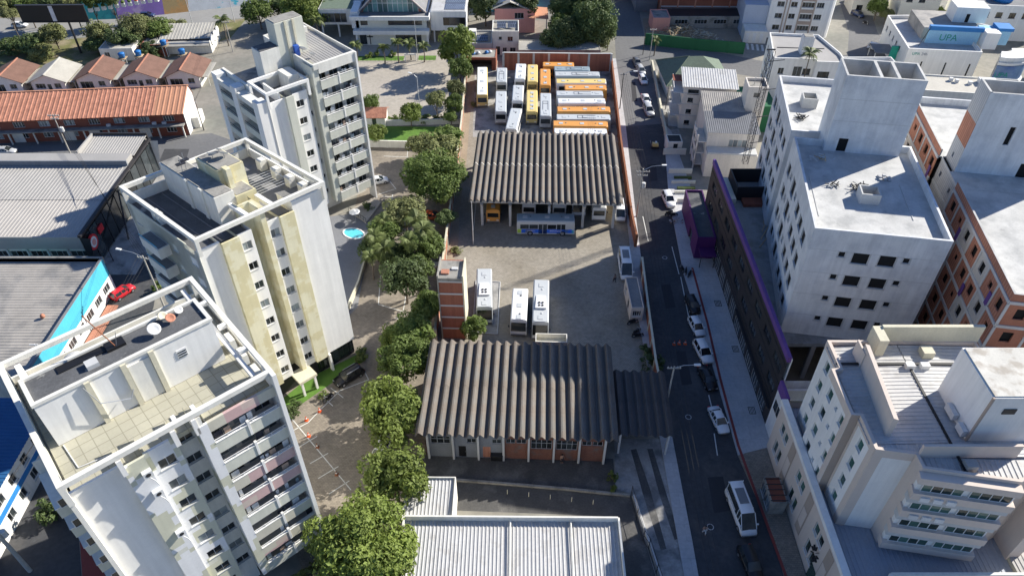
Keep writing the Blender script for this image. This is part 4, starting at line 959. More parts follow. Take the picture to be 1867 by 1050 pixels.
ribbed(MB(),(8.8,.3,Z3-.25),(16.2,.3,Z3-.25),(16.2,15.2,Z3),(8.8,15.2,Z3),.5,.05).build('roof_sheet','metal_grey',T3)
for a in ((8.6,16.5,-.28,.2),(8.6,16.5,15.3,15.6)): MB().box(*a,Z3-.45,Z3+.42).build('parapet','white_dirty',T3)
for a in ((8.58,8.8,.2,15.3),(16.3,16.5,.2,15.3)): MB().box(*a,Z3-.45,Z3+.4).build('parapet','white_dirty',T3)
MB().box(6.6,11.6,6.2,9.0,Z3L-.8,34.0).build('lift_core','olive_wall',T3); MB().box(6.8,11.4,6.4,8.8,34.0,34.12).build('core_roof','stained_slab',T3)
MB().box(3.3,6.6,6.2,9.0,Z3L-.8,30.4).build('stair_core','white_dirty',T3); MB().box(3.45,6.5,6.35,8.85,30.4,30.5).build('core_roof','membrane',T3)
for x in (8.4,9.8): MB().box(x-.16,x+.16,6.05,6.2,Z3L,34.05).build('pilaster','sand',T3)
dish(T3,10.2,5.4,Z3+.1,.7,2.2,.8); dish(T3,10.5,3.2,Z3,.5,2.2,.8)
MB().box(8.9,9.7,5.4,6.1,Z3,Z3+1.6).build('blue_ladder','p_blue',T3)
MB().box(12.8,15.4,12.6,14.6,Z3-.2,Z3+.9).build('roof_box','white_dirty',T3)
ringbeam(T3,F3,[(.1,.1),(7.3,.1),(7.3,5.6),(.1,5.6)],Z3L+1.9,.4,.45,'white',Z3L-.8)
MB().box(2.2,2.5,.6,5.5,Z3L-.8,Z3L+.9).build('terrace_wall','white',T3); MB().box(5.2,7.1,2.2,5.5,Z3L-.8,Z3L+2.2).build('terrace_room','white_dirty',T3)
MB().box(.1,.5,6.0,15.3,Z3L-.8,Z3L+.8).build('terrace_wall','white_dirty',T3)
a_, u_ = faceB(T3,F3,15.5,[],0,Z3L,'white_dirty')
for i,z in enumerate(FL[:7]):
    for s0 in (1.0,8.3):
        o = a_+u_*s0; n_ = Vector((u_.y,-u_.x,0)); c = o+u_*2.6+n_*.8
        b = MB().obox((c.x,c.y,z+.35),u_*2.6,n_*.8,Vector((0,0,.62))).build('side_balcony','olive_wall',T3)
        c3 = o+u_*2.6+n_*1.5; MB().obox((c3.x,c3.y,z+1.4),u_*2.5,n_*.03,Vector((0,0,.04))).build('railing','dark_metal',b)
        win(T3,a_,u_,s0+.3,z+1.0,4.6,1.7,.0,4,sill=False)
for s0 in (-.1,6.3,13.6):
    o = a_+u_*s0; n_ = Vector((u_.y,-u_.x,0)); c = o+u_*.9+n_*.85
    MB().obox((c.x,c.y,(Z3L+.6)/2),u_*.9,n_*.83,Vector((0,0,(Z3L+.6)/2))).build('pier','white',T3)
for s0 in (1.0,8.3):
    o = a_+u_*s0; c = o+u_*2.6+n_*.8; MB().obox((c.x,c.y,Z3L-.5),u_*2.6,n_*.8,Vector((0,0,.45))).build('top_slab','white_dirty',T3)

MB().path([(1.2,6.4,ZT-.28),(1.4,3.2,ZT-.28),(5.5,2.4,ZT-.28),(9.0,2.7,ZT-.28)],.05,5).build('roof_pipe','ac_white',T1)
for k in range(3): MB(F2).box(1.0,1.5,4+k*3.4,4.5+k*3.4,Z2-.3,Z2+.1).build('roof_drain','concrete',T2)
MB(F2).box(2.2,2.3,2.0,15,Z2-.3,Z2-.22).build('membrane_seam','grey_roof',T2); MB(F2).box(4.0,4.1,2.0,15,Z2-.3,Z2-.22).build('membrane_seam','grey_roof',T2)
# ================================================================ BUSES IN THE YARD
def busz(label, a, b, z=3.15, ox=820, oy=0, s=3.89, **k):
    """roof end points in a zoomed crop of the photo, tail -> front"""
    A, B = G(ox+a[0]/s, oy+a[1]/s, z), G(ox+b[0]/s, oy+b[1]/s, z); d = B-A
    L = k.pop('L', d.length); c = (A+B)/2
    return bus(label, c, math.atan2(d.y,d.x), L=round(L*2)/2, Ht=z, **k)
GB = 'buses parked at the far end of the yard'
busz('white bus standing alone at the left of the back lot',(230,478),(229,676),bodym='p_yellow',hatches=3,group=GB)
busz('grey roofed bus at the far wall with roof frame, second from left',(370,470),(366,600),bodym='p_palegrey',roofm='p_palegrey',ac='skylight',L=7.5,group=GB)
busz('pale grey bus in front of the roof-framed bus, second column from left',(364,618),(360,828),bodym='p_palegrey',roofm='p_palegrey',hatches=3,L=9.5,group=GB)
busz('white bus nose to the far brick wall, third column',(506,446),(496,572),hatches=3,L=8.,group=GB)
busz('white bus in the middle of the third column',(488,588),(478,736),hatches=3,roofm='p_palegrey',L=7.5,group=GB)
busz('slanted white bus at the near end of the third column',(478,748),(428,942),hatches=2,L=9.,roofm='p_palegrey',group=GB)
busz('pale yellow bus by the far wall in the fourth column',(587,448),(586,596),bodym='p_yellow',roofm='p_yellow',hatches=3,L=9.,group=GB)
busz('yellow roofed bus at the near end of the fourth column',(584,608),(582,832),bodym='p_yellow',roofm='p_yellow',hatches=5,L=10.,group=GB)
busz('orange bus at the far wall in the fifth column',(676,478),(677,622),bodym='p_orange',roofm='p_orange',hatches=3,L=8.5,group=GB)
busz('grey bus with roof frame at the near end of the fifth column',(679,634),(680,858),bodym='p_palegrey',roofm='p_palegrey',ac='skylight',L=10.5,group=GB)
rows = [((660,457),(886,459),'p_orange','p_orange',None,'short orange bus against the far brick wall'),
        ((740,488),(998,489),'p_bluegrey','p_bluegrey','skylight','blue grey bus second from the far wall in the side-on row'),
        ((750,525),(1064,526),'p_bluegrey','p_palegrey','skylight','grey bus third from the far wall in the side-on row'),
        ((754,577),(1114,577),'p_white','p_yellow',None,'pale yellow roofed bus fourth in the side-on row'),
        ((817,622),(1114,622),'p_orange','p_orange',None,'short mustard bus half hidden behind the pale yellow one'),
        ((757,663),(1090,663),'p_palegrey','p_palegrey','skylight','grey bus with roof frame in the middle of the side-on row'),
        ((768,716),(1106,716),'p_white','p_white',None,'plain white bus in the middle of the side-on row'),
        ((764,776),(1140,776),'p_orange','p_orange',None,'bright orange bus between white and grey ones in the side-on row'),
        ((758,830),(1144,832),'p_bluegrey','p_palegrey','skylight','long grey bus between two orange ones in the side-on row'),
        ((738,876),(1122,882),'p_orange','p_orange',None,'orange bus second from the canopy in the side-on row'),
        ((742,930),(1118,934),'p_palegrey','p_white',None,'white roofed bus right behind the canopy edge')]
for a,b,bm,rm,ac,lb in rows: busz(lb,a,b,bodym=bm,roofm=rm,ac=ac,hatches=3,group=GB)
GC = 'buses under and before the shelter'
def front_bus(label, px, py, L, bm, rm, Ht=3.0, ang=-92, **k):
    p = G(px,py,0); a = math.radians(ang); c = Vector((p.x-math.cos(a)*L/2, p.y-math.sin(a)*L/2, 0))
    return bus(label, c, a, L=L, bodym=bm, roofm=rm, Ht=Ht, group=GC, **k)
front_bus('orange microbus under the shelter at its left end',899,408,8.5,'p_orange','p_orange',2.9)
front_bus('white bus under the shelter with a dark windscreen behind the blue bus',964,398,9,'p_white','p_palegrey')
front_bus('white bus under the middle of the shelter behind the blue bus roof',1019,399,9,'p_white','p_palegrey')
front_bus('white coach under the shelter with rounded windscreen',1055,397,10,'p_white','p_white',3.1,front='coach')
front_bus('white and yellow bus under the shelter at its right',1091,405,10,'p_white','p_palegrey',3.1,band='p_yellow')
bb = G(995,430,0)
bz = bus('blue and green striped city bus parked side-on before the shelter',(bb.x,bb.y+1.25,0),math.radians(-1),L=10.2,bodym='p_palegrey',roofm='p_bluegrey',Ht=3.1,group=GC,hatches=3)
for sy in (-1,1):
    for x0,x1,mt_,nm in ((-4.3,4.6,'livery_blue','livery_band'),(-5.0,-4.35,'lime','livery_end'),(3.4,4.0,'lime','livery_end'),(-3.6,-2.4,'p_bluegrey','livery_patch'),(4.05,4.9,'turquoise','livery_patch')):
        MB().box(x0,x1,sy*1.262-.006,sy*1.262+.006,.62,1.42 if nm != 'livery_patch' else 1.3).build(nm,mt_,bz)
def letters(parent, txt, size, loc, rot, mt, name='lettering'):
    cu = bpy.data.curves.new(name,'FONT'); cu.body = txt; cu.size = size; cu.extrude = .008; cu.align_x = 'CENTER'
    o = bpy.data.objects.new(name, cu); COL.objects.link(o); me = bpy.data.meshes.new_from_object(o.evaluated_get(bpy.context.evaluated_depsgraph_get())); bpy.data.objects.remove(o)
    t = obj(name, me, None, parent, loc); me.materials.clear(); me.materials.append(M[mt]); t.rotation_euler = rot; return t
letters(bz,'BIGUAÇU',.42,(1.6,-1.275,.95),(math.pi/2,0,0),'p_white')
letters(bz,'BIGUAÇU',.32,(-2.6,-1.275,.98),(math.pi/2,0,0),'p_white')
# three vehicles parked in the sun
GD = 'coaches parked before the workshop'
def cz(label,a,b,Ht,**k): return busz(label,a,b,z=Ht,ox=760,oy=460,s=3.89,group=GD,**k)
cz('silver coach with roof cooling unit beside the brick tower',(478,118),(478,402),3.4,bodym='p_palegrey',roofm='p_palegrey',ac='unit',hatches=2,front='coach')
cz('plain white bus with rounded nose left of the silver coach',(735,256),(720,495),3.15,bodym='p_white',roofm='p_white',hatches=3,front='coach')
cz('silver coach with roof cooling unit and black nose beside the white bus',(884,195),(876,510),3.5,bodym='p_palegrey',roofm='p_palegrey',ac='unit',hatches=2,front='coach')
# ================================================================ CARS
car('van','white passenger van by the yard wall next to the street',1139,492,-91,'p_white','van')
car('van','white and red van half under the right end of the shelter',1129,392,-92,'p_white','minivan')
car('van','white delivery van parked facing us near the carved gate at lower right',1349,938,-84,'p_white','van')
GS = 'cars parked along the street'
for px,py,an,pm,kd,lb in [(1262,560,-82,'p_black','hatch','black hatchback parked nearest the heap of motorcycles'),(1269,600,-80,'p_white','hatch','white hatchback right behind a black one on the shaded street'),
    (1281,646,-80,'p_white','suv','white car between a white hatchback and a black car on the shaded street'),(1289,694,-80,'p_black','sedan','black sedan behind two white cars on the shaded street'),
    (1309,770,-80,'p_white','sedan','white sedan parked alone halfway down the shaded street'),(1367,1032,-82,'p_black','suv','black car cut by the bottom edge on the shaded street'),
    (1218,369,-84,'p_white','suv','white car parked opposite the pole with the transformer'),
    (1161,118,-88,'p_grey','sedan','dark grey car at the head of the far parked row'),(1168,133,-84,'p_silver','hatch','silver car second in the far parked row'),(1172,150,-86,'p_white','hatch','white car third in the far parked row'),
    (1177,186,-86,'p_white','sedan','white car in front of a silver one by the long pale wall'),(1182,206,-84,'p_silver','suv','silver car nearest us in the far parked rows')]:
    car('parked_car',lb,px,py,an,pm,kd,group=GS)
c_ = car('parked_car','black estate car with roof rails beside the middle tower lawn',637,690,-138,'p_black','suv')
for sy in (-.55,.55): MB().box(-1.5,.5,sy-.03,sy+.03,1.66,1.73).build('roof_rail','steel',c_)
car('parked_car','white car by the corner of the far tower',690,334,20,'p_white','hatch')
car('parked_car','orange red car tucked under the palms',787,398,0,'p_orange_red','hatch')
car('parked_car','white car mostly hidden beneath the tree by the cones',700,815,75,'p_white','hatch')
car('parked_car','silver car half hidden under the big spreading tree',752,316,80,'p_silver','hatch')
car('parked_car','pale car glimpsed between the small trees by the drive',735,610,80,'p_silver','hatch')
car('parked_car','bright red car on the side street left of the middle tower',226,537,58,'p_red','hatch')
car('parked_car','dark blue car in front of the black shop front',180,437,60,'p_navy','suv')
car('parked_car','silver car before the long brick building at the left edge',12,280,4,'p_silver','sedan')
car('parked_car','black car in the shade at the lower left edge',22,925,62,'p_black','suv')
car('moving_car','white car driving on the highway under the black billboard',38,50,3,'p_white','hatch')
car('moving_car','dark car on the highway behind the bushes',270,32,6,'p_navy','hatch')
car('parked_car','white car on the upper right side street near the clinic',1597,92,-40,'p_white','suv')
car('parked_car','dark car between trees at the top right corner street',1563,30,-60,'p_navy','hatch')
car('parked_car','white car at the top edge of the upper right street',1553,6,-65,'p_white','suv')
car('parked_car','small dark car behind the far brick yard wall',993,98,10,'p_grey','hatch')
# motorcycles
def moto(label, px, py, ang, group='motorcycles along the street', base=None):
    p = base or G(px,py); e = thing('motorcycle',label,'motorcycle',(p[0],p[1],0),math.radians(ang),group)
    for x in (-.62,.66):
        w_ = obj('wheel', cached(('mtyre',), lambda: MB().add(*_cyl(.31,.12))), 'rubber', e, (x,0,.31)); obj('rim', cached(('mrim',), lambda: MB().add(*_cyl(.19,.13))), 'rim', w_)
    obj('engine', cached(('meng',), lambda: MB().box(-.3,.3,-.14,.14,.25,.6)), 'dark_metal', e)
    obj('tank', cached(('mtank',), lambda: MB().prism([(-.05,-.14),(.4,-.1),(.4,.1),(-.05,.14)],.6,[.88,.84,.84,.88])), 'p_red' if 'red' in label else 'p_black', e)
    obj('seat', cached(('mseat',), lambda: MB().prism([(-.7,-.11),(-.05,-.13),(-.05,.13),(-.7,.11)],.68,[.86,.8,.8,.86])), 'rubber', e)
    obj('fork', cached(('mfork',), lambda: [m := MB(), m.tube((.66,-.08,.31),(.42,-.08,.98),.03), m.tube((.66,.08,.31),(.42,.08,.98),.03)][0]), 'steel', e)
    obj('handlebar', cached(('mbar',), lambda: MB().path([(.3,-.36,1.04),(.42,-.15,.98),(.42,.15,.98),(.3,.36,1.04)],.025)), 'steel', e)
    obj('mudguard', cached(('mmud',), lambda: MB().box(.45,.85,-.07,.07,.62,.66)), 'p_black', e)
    return e
moto('leftmost motorcycle parked in a cluster at the kerb by the pale pavement',1243,493,100); moto('middle motorcycle in the cluster at the kerb by the pale pavement',1250,497,80); moto('rightmost motorcycle in the cluster at the kerb by the pale pavement',1257,502,60)
moto('motorcycle left of the pair parked behind the white car by the transformer pole',1219,391,30); moto('motorcycle right of the pair parked behind the white car by the transformer pole',1226,395,10)
moto('motorcycle by the guard hut window end',1153,590,20,'motorcycles in the yard'); moto('upper motorcycle in the dark yard corner below the guard hut',1160,608,40,'motorcycles in the yard'); moto('lower motorcycle in the dark yard corner below the guard hut',1162,614,10,'motorcycles in the yard')
moto('motorcycle beside the middle tower entrance lawn',599,728,-130,'motorcycles at the condominium')
moto('motorcycle parked at the upper right side street by the clinic',1577,45,-50,'motorcycles at the clinic')
# cones
def cone(label, px, py, dark=False, group='traffic cones'):
    e = thing('traffic_cone',label,'cone',G(px,py),0,group)
    obj('base', cached(('conebase',), lambda: MB().box(-.24,.24,-.24,.24,0,.06)), 'cone_orange' if not dark else 'rust', e)
    obj('body', cached(('conebody',), lambda: MB().lathe([(.18,.06),(.04,.8)],10)), 'cone_orange' if not dark else 'rust', e)
    obj('band', cached(('coneband',), lambda: MB().lathe([(.132,.35),(.098,.53)],10)), 'cloth_white', e)
for px,py,d,lb in [(583,750,0,'orange traffic cone nearest the middle tower lawn'),(559,766,0,'orange traffic cone at the corner of the painted bay'),(563,795,0,'orange traffic cone at the edge of the tree shade'),(579,815,1,'dark traffic cone in the shade below the orange ones'),(614,865,1,'dark traffic cone farthest down the painted line')]: cone(lb,px,py,d)
for px,py,lb in [(1229,628,'left cone of three across the shaded street'),(1238,627,'middle cone of three across the shaded street'),(1249,627,'right cone of three across the shaded street')]: cone(lb,px,py)

person('person in white shirt and dark trousers outside the workshop',1024,843,-1.2,'cloth_white','cloth_dark')
person('person with bare shoulders walking down the shaded street',1283,972,-1.5,'cloth_tan','cloth_white','walk')
person('person in dark clothes beside the white van in the yard',1120,515,2.2,'cloth_dark','cloth_dark','walk')
# orange white small machine at the kerb
mc = thing('plate_compactor','small yellow site machine standing at the kerb of the upper street','machine',G(1194,270))
MB().box(-.8,.8,-.5,.5,.1,.5).build('base','dark_metal',mc); MB().prism([(-.6,-.4),(.6,-.4),(.6,.4),(-.6,.4)],.5,[1.2,1.0,1.0,1.2]).build('engine_cover','p_yellow',mc)
MB().path([(-.7,-.3,.5),(-1.1,-.3,1.5),(-1.1,.3,1.5),(-.7,.3,.5)],.04).build('handle','steel',mc); MB().box(-.1,.25,-.2,.2,1.2,1.5).build('lamp','lamp_glass',mc)
# ================================================================ LEFT AND FAR NEIGHBOURHOOD
def ZAT(py, Y):
    v = (py-CY)/FPX; return CAMH + (-SP-v*CP)*Y/(CP-v*SP)
def bld(name, label, cat, x0, y0, W_, D_, z0, zt, wallm, roofm, par=.6, fac=None, rz=0, **k):
    e = thing(name, label, cat, (x0,y0,0), math.radians(rz)); block(e, [(0,0),(W_,0),(W_,D_),(0,D_)], z0, zt, wallm, roofm, par, fac=fac, **k); return e
def gable(e, x0, x1, y0, y1, ze, zr, mt, axis='y', over=.4, th=.12, nm='roof_slope', step=None):
    """two roof slopes; ridge along y (axis='y') or x"""
    out = []
    if axis == 'y':
        c = (x0+x1)/2
        for s in (0,1):
            xa = x0-over if s == 0 else x1+over; zl = ze-(zr-ze)*over/((x1-x0)/2)
            a,b,cc,d = (xa,y0-over,zl),(c,y0-over,zr),(c,y1+over,zr),(xa,y1+over,zl)
            m = MB(); m.add([a,b,cc,d]+[(p[0],p[1],p[2]-th) for p in (a,b,cc,d)], [(0,1,2,3),(7,6,5,4),(0,4,5,1),(1,5,6,2),(2,6,7,3),(3,7,4,0)]); out.append(m.build(nm,mt,e))
    else:
        c = (y0+y1)/2
        for s in (0,1):
            ya = y0-over if s == 0 else y1+over; zl = ze-(zr-ze)*over/((y1-y0)/2)
            a,b,cc,d = (x0-over,ya,zl),(x1+over,ya,zl),(x1+over,c,zr),(x0-over,c,zr)
            m = MB(); m.add([a,b,cc,d]+[(p[0],p[1],p[2]-th) for p in (a,b,cc,d)], [(0,1,2,3),(7,6,5,4),(0,4,5,1),(1,5,6,2),(2,6,7,3),(3,7,4,0)]); out.append(m.build(nm,mt,e))
    return out
# ---- long brick block
lb = thing('long_brick_building','long two storey brick block with an orange tiled roof','building',(-114,134.4,0),math.radians(5))
LL, LD, LR = 46.0, 8.2, 6.75
ops = []; st = []
for i in range(9):
    x = 1.6+i*5.0; ops.append((x,3.4,2.2,1.25)); ops.append((x,.9,2.0,1.2))
MB().wall((0,0),(1,0),LL,0,5.4,ops,.15).build('wall','brick_dark',lb)
for o in ops: win(lb,(0,0),(1,0),*o,.15,4 if o[1] > 3 else 3,glass='glass_pale' if (int(o[0]*7)%3) else 'glass',frame='frame_white',sill=False)
for i in range(10): MB().box(.2+i*5-.12,.2+i*5+.12,-.9,-.65,0,2.9).build('porch_post','white_dirty',lb)
MB().box(0,LL-.3,-1.4,-.01,2.75,2.95).build('porch_slab','stained_slab',lb)
for i,x in enumerate((10.4,20.6,25.8,36)): MB().box(x,x+2.2,-.06,-.012,.02,2.6).build('white_panel','white_dirty',lb)
for i,x in enumerate((30.0,39.2,41.2)): MB().box(x,x+.8,-.5,-.02,3.0,3.5).build('air_conditioner','ac_white',lb)
m = MB().prism([(LL-.25,0),(LL,0),(LL,LD),(LL-.25,LD)],0,5.4); m.add([(LL,0,5.4),(LL,LD,5.4),(LL,LR,7.8),(LL-.25,0,5.4),(LL-.25,LD,5.4),(LL-.25,LR,7.8)],[(0,1,2),(5,4,3),(0,2,5,3),(2,1,4,5)]); m.build('end_wall','white',lb)
MB().box(0,LL,LD-.2,LD,0,5.4).build('rear_wall','brick_dark',lb)
def tiled(e, x0,x1, y0,y1, z0,z1, mt, pitch=.9, nm='roof_slope'):
    ribbed(MB(),(x0,y0,z0),(x1,y0,z0),(x1,y1,z1),(x0,y1,z1),pitch,.07).build(nm,mt,e)
tiled(lb,-.3,LL-6,-.8,LR,5.3,8.0,'tile_orange'); tiled(lb,LL-6,LL+.15,-.8,LR,5.32,8.02,'tile_orange_new'); tiled(lb,LL+.15,-.3,LD+.2,LR,5.3,8.0,'tile_orange')
MB().box(-.3,LL+.2,LR-.16,LR+.16,7.98,8.12).build('ridge_cap','tile_orange_new',lb)
MB().box(LL+.02,LL+1.5,3.0,7.0,0,2.4).build('side_annex','white_dirty',lb)
win(lb,(LL,2.0),(0,1),1.0,3.2,1.6,1.3,.05,2); win(lb,(LL,2.0),(0,1),5.0,3.2,1.6,1.3,.05,2)
# ---- row of little gabled houses
hs = [(-118.6,156.8,'tile_brown','small white house with a worn brown tiled roof at the left edge'),(-108.8,157.2,'fibre_grey','white gabled house with a pale grey sheet roof among brown roofed ones'),(-99.0,158.4,'tile_brown','white gabled house with a brown tiled roof right of the grey roofed one'),
      (-88.6,159.2,'tile_brown','white gabled house with a brown tiled roof, second from the right of its row'),(-78.8,159.8,'tile_brown','rightmost white gabled house with brown roof next to the far tower')]
for i,(x,y,rm,lbv) in enumerate(hs):
    e = thing('gabled_house',lbv,'house',(x-1.2,y,0),math.radians(3),'row of gabled houses'); W_, D_ = 7.4, 8.4
    ops = [(.6,.35,2.9,1.9),(4.7,1.1,1.5,1.2)] if i % 2 == 0 else [(.7,1.1,2.2,1.2),(3.3,.05,.95,2.1),(4.9,1.1,1.5,1.2)]
    MB().wall((0,0),(1,0),W_,0,2.9,ops,.25).build('wall','white',e)
    for o in ops: win(e,(0,0),(1,0),*o,.25,3 if o[2] > 2 else (1 if o[2] < 1 else 2),frame='frame_alu',sill=o[1] > .5)
    MB().add([(0,0,2.9),(W_,0,2.9),(W_/2,0,4.5)],[(0,1,2)]).build('gable','white',e)
    MB().wall((W_,0),(0,1),D_,0,2.9,[(2,1,1.4,1.2)],.2).build('wall','white_dirty',e); win(e,(W_,0),(0,1),2,1,1.4,1.2,.2,2)
    MB().wall((0,D_),(0,-1),D_,0,2.9).build('wall','white_dirty',e); MB().wall((W_,D_),(-1,0),W_,0,2.9).build('wall','white_dirty',e)
    gable(e,-.3,W_+.3,0,D_,2.95,4.65,rm,'y',.5)
    MB().box(W_/2-.14,W_/2+.14,-.5,D_+.5,4.6,4.74).build('ridge_cap','brick_orange' if rm == 'tile_brown' else 'cap_pale',e)
    MB().box(W_+.5,W_+1.9,.6,D_,2.2,2.3).build('side_awning','fibre_grey',e); MB().box(W_+1.8,W_+1.9,.6,.7,0,2.2).build('awning_post','white_dirty',e)
def tank(label, px, py, z=4.2, r=.75):
    p = G(px,py,z); e = thing('water_tank',label,'water tank',(p.x,p.y,0))
    MB().lathe([(r*.8,z-1.2),(r,z-.35),(r,z-.25),(r*1.06,z-.24),(r*1.0,z-.05),(r*.3,z+.12)],14).build('tank','tank_blue',e,True)
    for a in range(4): MB().box(math.cos(a*1.57+.8)*r*.8-.08,math.cos(a*1.57+.8)*r*.8+.08,math.sin(a*1.57+.8)*r*.8-.08,math.sin(a*1.57+.8)*r*.8+.08,0,z-1.3).build('stand_leg','concrete',e)
    MB().box(-.9,.9,-.9,.9,z-1.32,z-1.2).build('stand_deck','wood',e)
for px,py,lbv in ((220,97,'blue water tank behind the brown roofs, left one'),(250,93,'blue water tank behind the brown roofs, middle one'),(296,74,'blue water tank by the grey roofed shed corner'),(330,90,'blue water tank right behind the rightmost gabled house'),(848,29,'blue water tank beside the church wing')): tank(lbv,px,py)
sh = thing('sheet_roof_shed','low building with a pale sheet roof and arched white end behind the gabled houses','building',(*G2(292,100),0),math.radians(4))
for a in ((0,13,0,.2),(0,.2,.2,9),(12.8,13,.2,9),(.2,12.8,8.8,9)): MB().box(*a,0,3.0).build('wall','white_dirty',sh)
MB().box(-.3,12.9,-1.6,2.0,2.5,2.65).build('front_awning','stained_slab',sh); ribbed(MB(),(0,1.9,3.0),(12.8,1.9,3.0),(12.8,9.2,4.2),(0,9.2,4.2),.8,.05).build('roof_sheet','fibre_grey',sh)
for k in range(3): MB().lathe([(1.3,0),(1.3,.2)],16).build('arch','white',sh).matrix_local = Matrix.Translation((13.05,2.2+k*2.6,2.6)) @ Matrix.Rotation(math.pi/2,4,'Y')
for i,(px,py,W_,D_,h,rm) in enumerate(((188,112,8,7,3.2,'fibre_grey'),(262,104,6,5,3,'stained_slab'))):
    e = thing('back_shed',('grey sheet roofed shed behind the pale roofed house','flat roofed brick annex below the blue tanks')[i],'shed',(*G2(px,py),0),.05)
    block(e,[(0,0),(W_,0),(W_,D_),(0,D_)],0,h,('white_dirty','brick_dark')[i],rm,.1,fac={0:[(1,1,1.2,1.2,dict(panes=2))]})
# ---- supermarket with black glass front
mk = thing('supermarket','large grey metal roofed shop with a black glass street front','shop',(-69.6,94.4,0))
ribbed(MB(),(-30,0,6.6),(-.2,0,6.6),(-.2,20.4,7.2),(-30,20.4,7.2),.62,.06).build('roof_sheet','metal_roof_tan',mk)
ribbed(MB(),(-30,10.2,6.97),(-.2,10.2,6.97),(-.2,20.4,7.27),(-30,20.4,7.27),.62,.06).build('roof_sheet','metal_grey',mk)
MB().box(-30,-.2,20.42,20.7,4,8.3).build('parapet','plaster_dull',mk); MB().box(-30,-.4,20.7,23.3,6.6,8.2).build('parapet_box','metal_grey',mk)
ribbed(MB(),(-10.2,23.4,7.6),(-.1,23.4,7.6),(-.1,30,8.0),(-10.2,30,8.0),.5,.05).build('roof_sheet','metal_grey',mk)
for a in ((-10.5,0,30.0,30.3),(-10.5,-10.2,23.4,30)): MB().box(*a,0,8.5).build('parapet','dark_metal' if a[3] > 30.1 else 'metal_grey',mk)
MB().box(-30,0,-.3,-.02,4.6,7.0).build('fascia','metal_grey',mk)
m = MB().wall((-30,.2),(1,0),30,0,4.6,[(.5+i*3.3,2.6,2.9,1.2) for i in range(9)],.2); m.build('wall','white_dirty',mk)
for i in range(9): win(mk,(-30,.2),(1,0),.5+i*3.3,2.6,2.9,1.2,.2,3,frame='frame_alu',sill=False)
for i in range(9): MB().box(-29.7+i*3.3-.15,-29.7+i*3.3+.15,-.02,.18,0,4.58).build('pier','concrete',mk)
for i in range(12):
    y = .0+i*2.52; f = MB().box(-.02,.0,y+.03,y+2.49,.2,6.4).build('glass_panel','glass',mk); MB().box(-.06,.08,y-.04,y+.03,0,6.5).build('mullion','dark_metal',f)
MB().box(-.3,.25,-.3,30.3,6.85,7.3).build('canopy_edge','charcoal',mk)
for y in (-.3,30.1): MB().add([(-.1,y,6.8),(1.6,y,6.8),(.2,y,0),(-.1,y,0)],[(0,1,2,3)]).build('side_fin','white' if y > 1 else 'charcoal',mk)
MB().path([(2.3,8,.1),(.3,14,6.5)],.14,6).build('brace','dark_metal',mk); MB().path([(2.3,20,.1),(.3,14,6.5)],.14,6).build('brace','dark_metal',mk)
s_ = MB().lathe([(1.35,0),(1.35,.25)],24).build('round_sign','red_paint',mk); s_.matrix_local = Matrix.Translation((.35,1.6,4.6)) @ Matrix.Rotation(math.pi/2,4,'Y')
s2 = MB().lathe([(.95,0),(.95,.02)],24).build('sign_ring','cloth_white',s_); s2.location = (0,0,.26); s3 = MB().lathe([(.55,0),(.55,.03)],20).build('sign_centre','pink',s_); s3.location = (0,0,.285)
MB().box(.1,.3,4.4,6.0,4.0,5.2).build('box_sign','red_paint',mk)
MB().box(-30,-.3,20.3,20.4,0,6.5).build('inner_wall','white_dirty',mk); MB().box(-30,-29.8,0,20.3,0,6.5).build('wall','white_dirty',mk)
MB().box(-10,-.3,29.6,29.8,0,7.4).build('rear_wall','white_dirty',mk)
ap = sheet('shop_apron',[(-69.5,93.0),(-62.5,93.0),(-62.5,127),(-69.5,127)],.05,'slab',px=False)
# ---- turquoise building
tq = thing('turquoise_building','building with a vivid turquoise street wall and grey fibre sheet roof','building',(-64.4,65.5,0))
ops = [(3+i*3.0,1.0,1.9,1.5) for i in range(7)]
MB().wall((0,0),(0,1),24.2,0,3.0,ops,.2).build('wall','white',tq); MB().wall((0,0),(0,1),24.2,3.0,6.3).build('upper_wall','turquoise',tq)
for o in ops: win(tq,(0,0),(0,1),*o,.2,3,frame='frame_white')
MB().box(-.22,-.02,0,24.2,5.4,6.3).build('parapet','turquoise',tq); MB().box(-.3,.1,0,24.2,6.3,6.38).build('coping','grey_roof',tq)
MB().wall((0,24.2),(-1,0),18,0,6.2).build('wall','turquoise',tq); MB().box(-18,0,24.2,24.5,5.2,6.4).build('parapet','stained_slab',tq); MB().wall((-18,0),(1,0),18,0,5.6).build('wall','white_dirty',tq)
for k in range(7): ribbed(MB(),(-18,k*3.46,5.45+.02*k),(-18,k*3.46+3.46,5.45+.02*k),(-.25,k*3.46+3.46,5.45+.02*k),(-.25,k*3.46,5.45+.02*k),.5,.05).build('roof_sheet','metal_tan',tq)
obj('roof_ball', MB().lathe([(.05,0),(.3,.12),(.36,.35),(.25,.6),(.05,.68)],12,(-3.5,11.5,5.6)).mesh('roof_ball',True),'brick_orange',tq)
MB().path([(-1.4,5,5.6),(-1.2,5.1,6.8)],.05).build('aerial','frame_white',tq); MB().box(-1.9,-.7,4.95,5.05,6.7,6.8).build('aerial_arm','frame_white',tq)
MB().box(.3,2.0,8,20,.0,.16).build('step','brick_orange',tq)
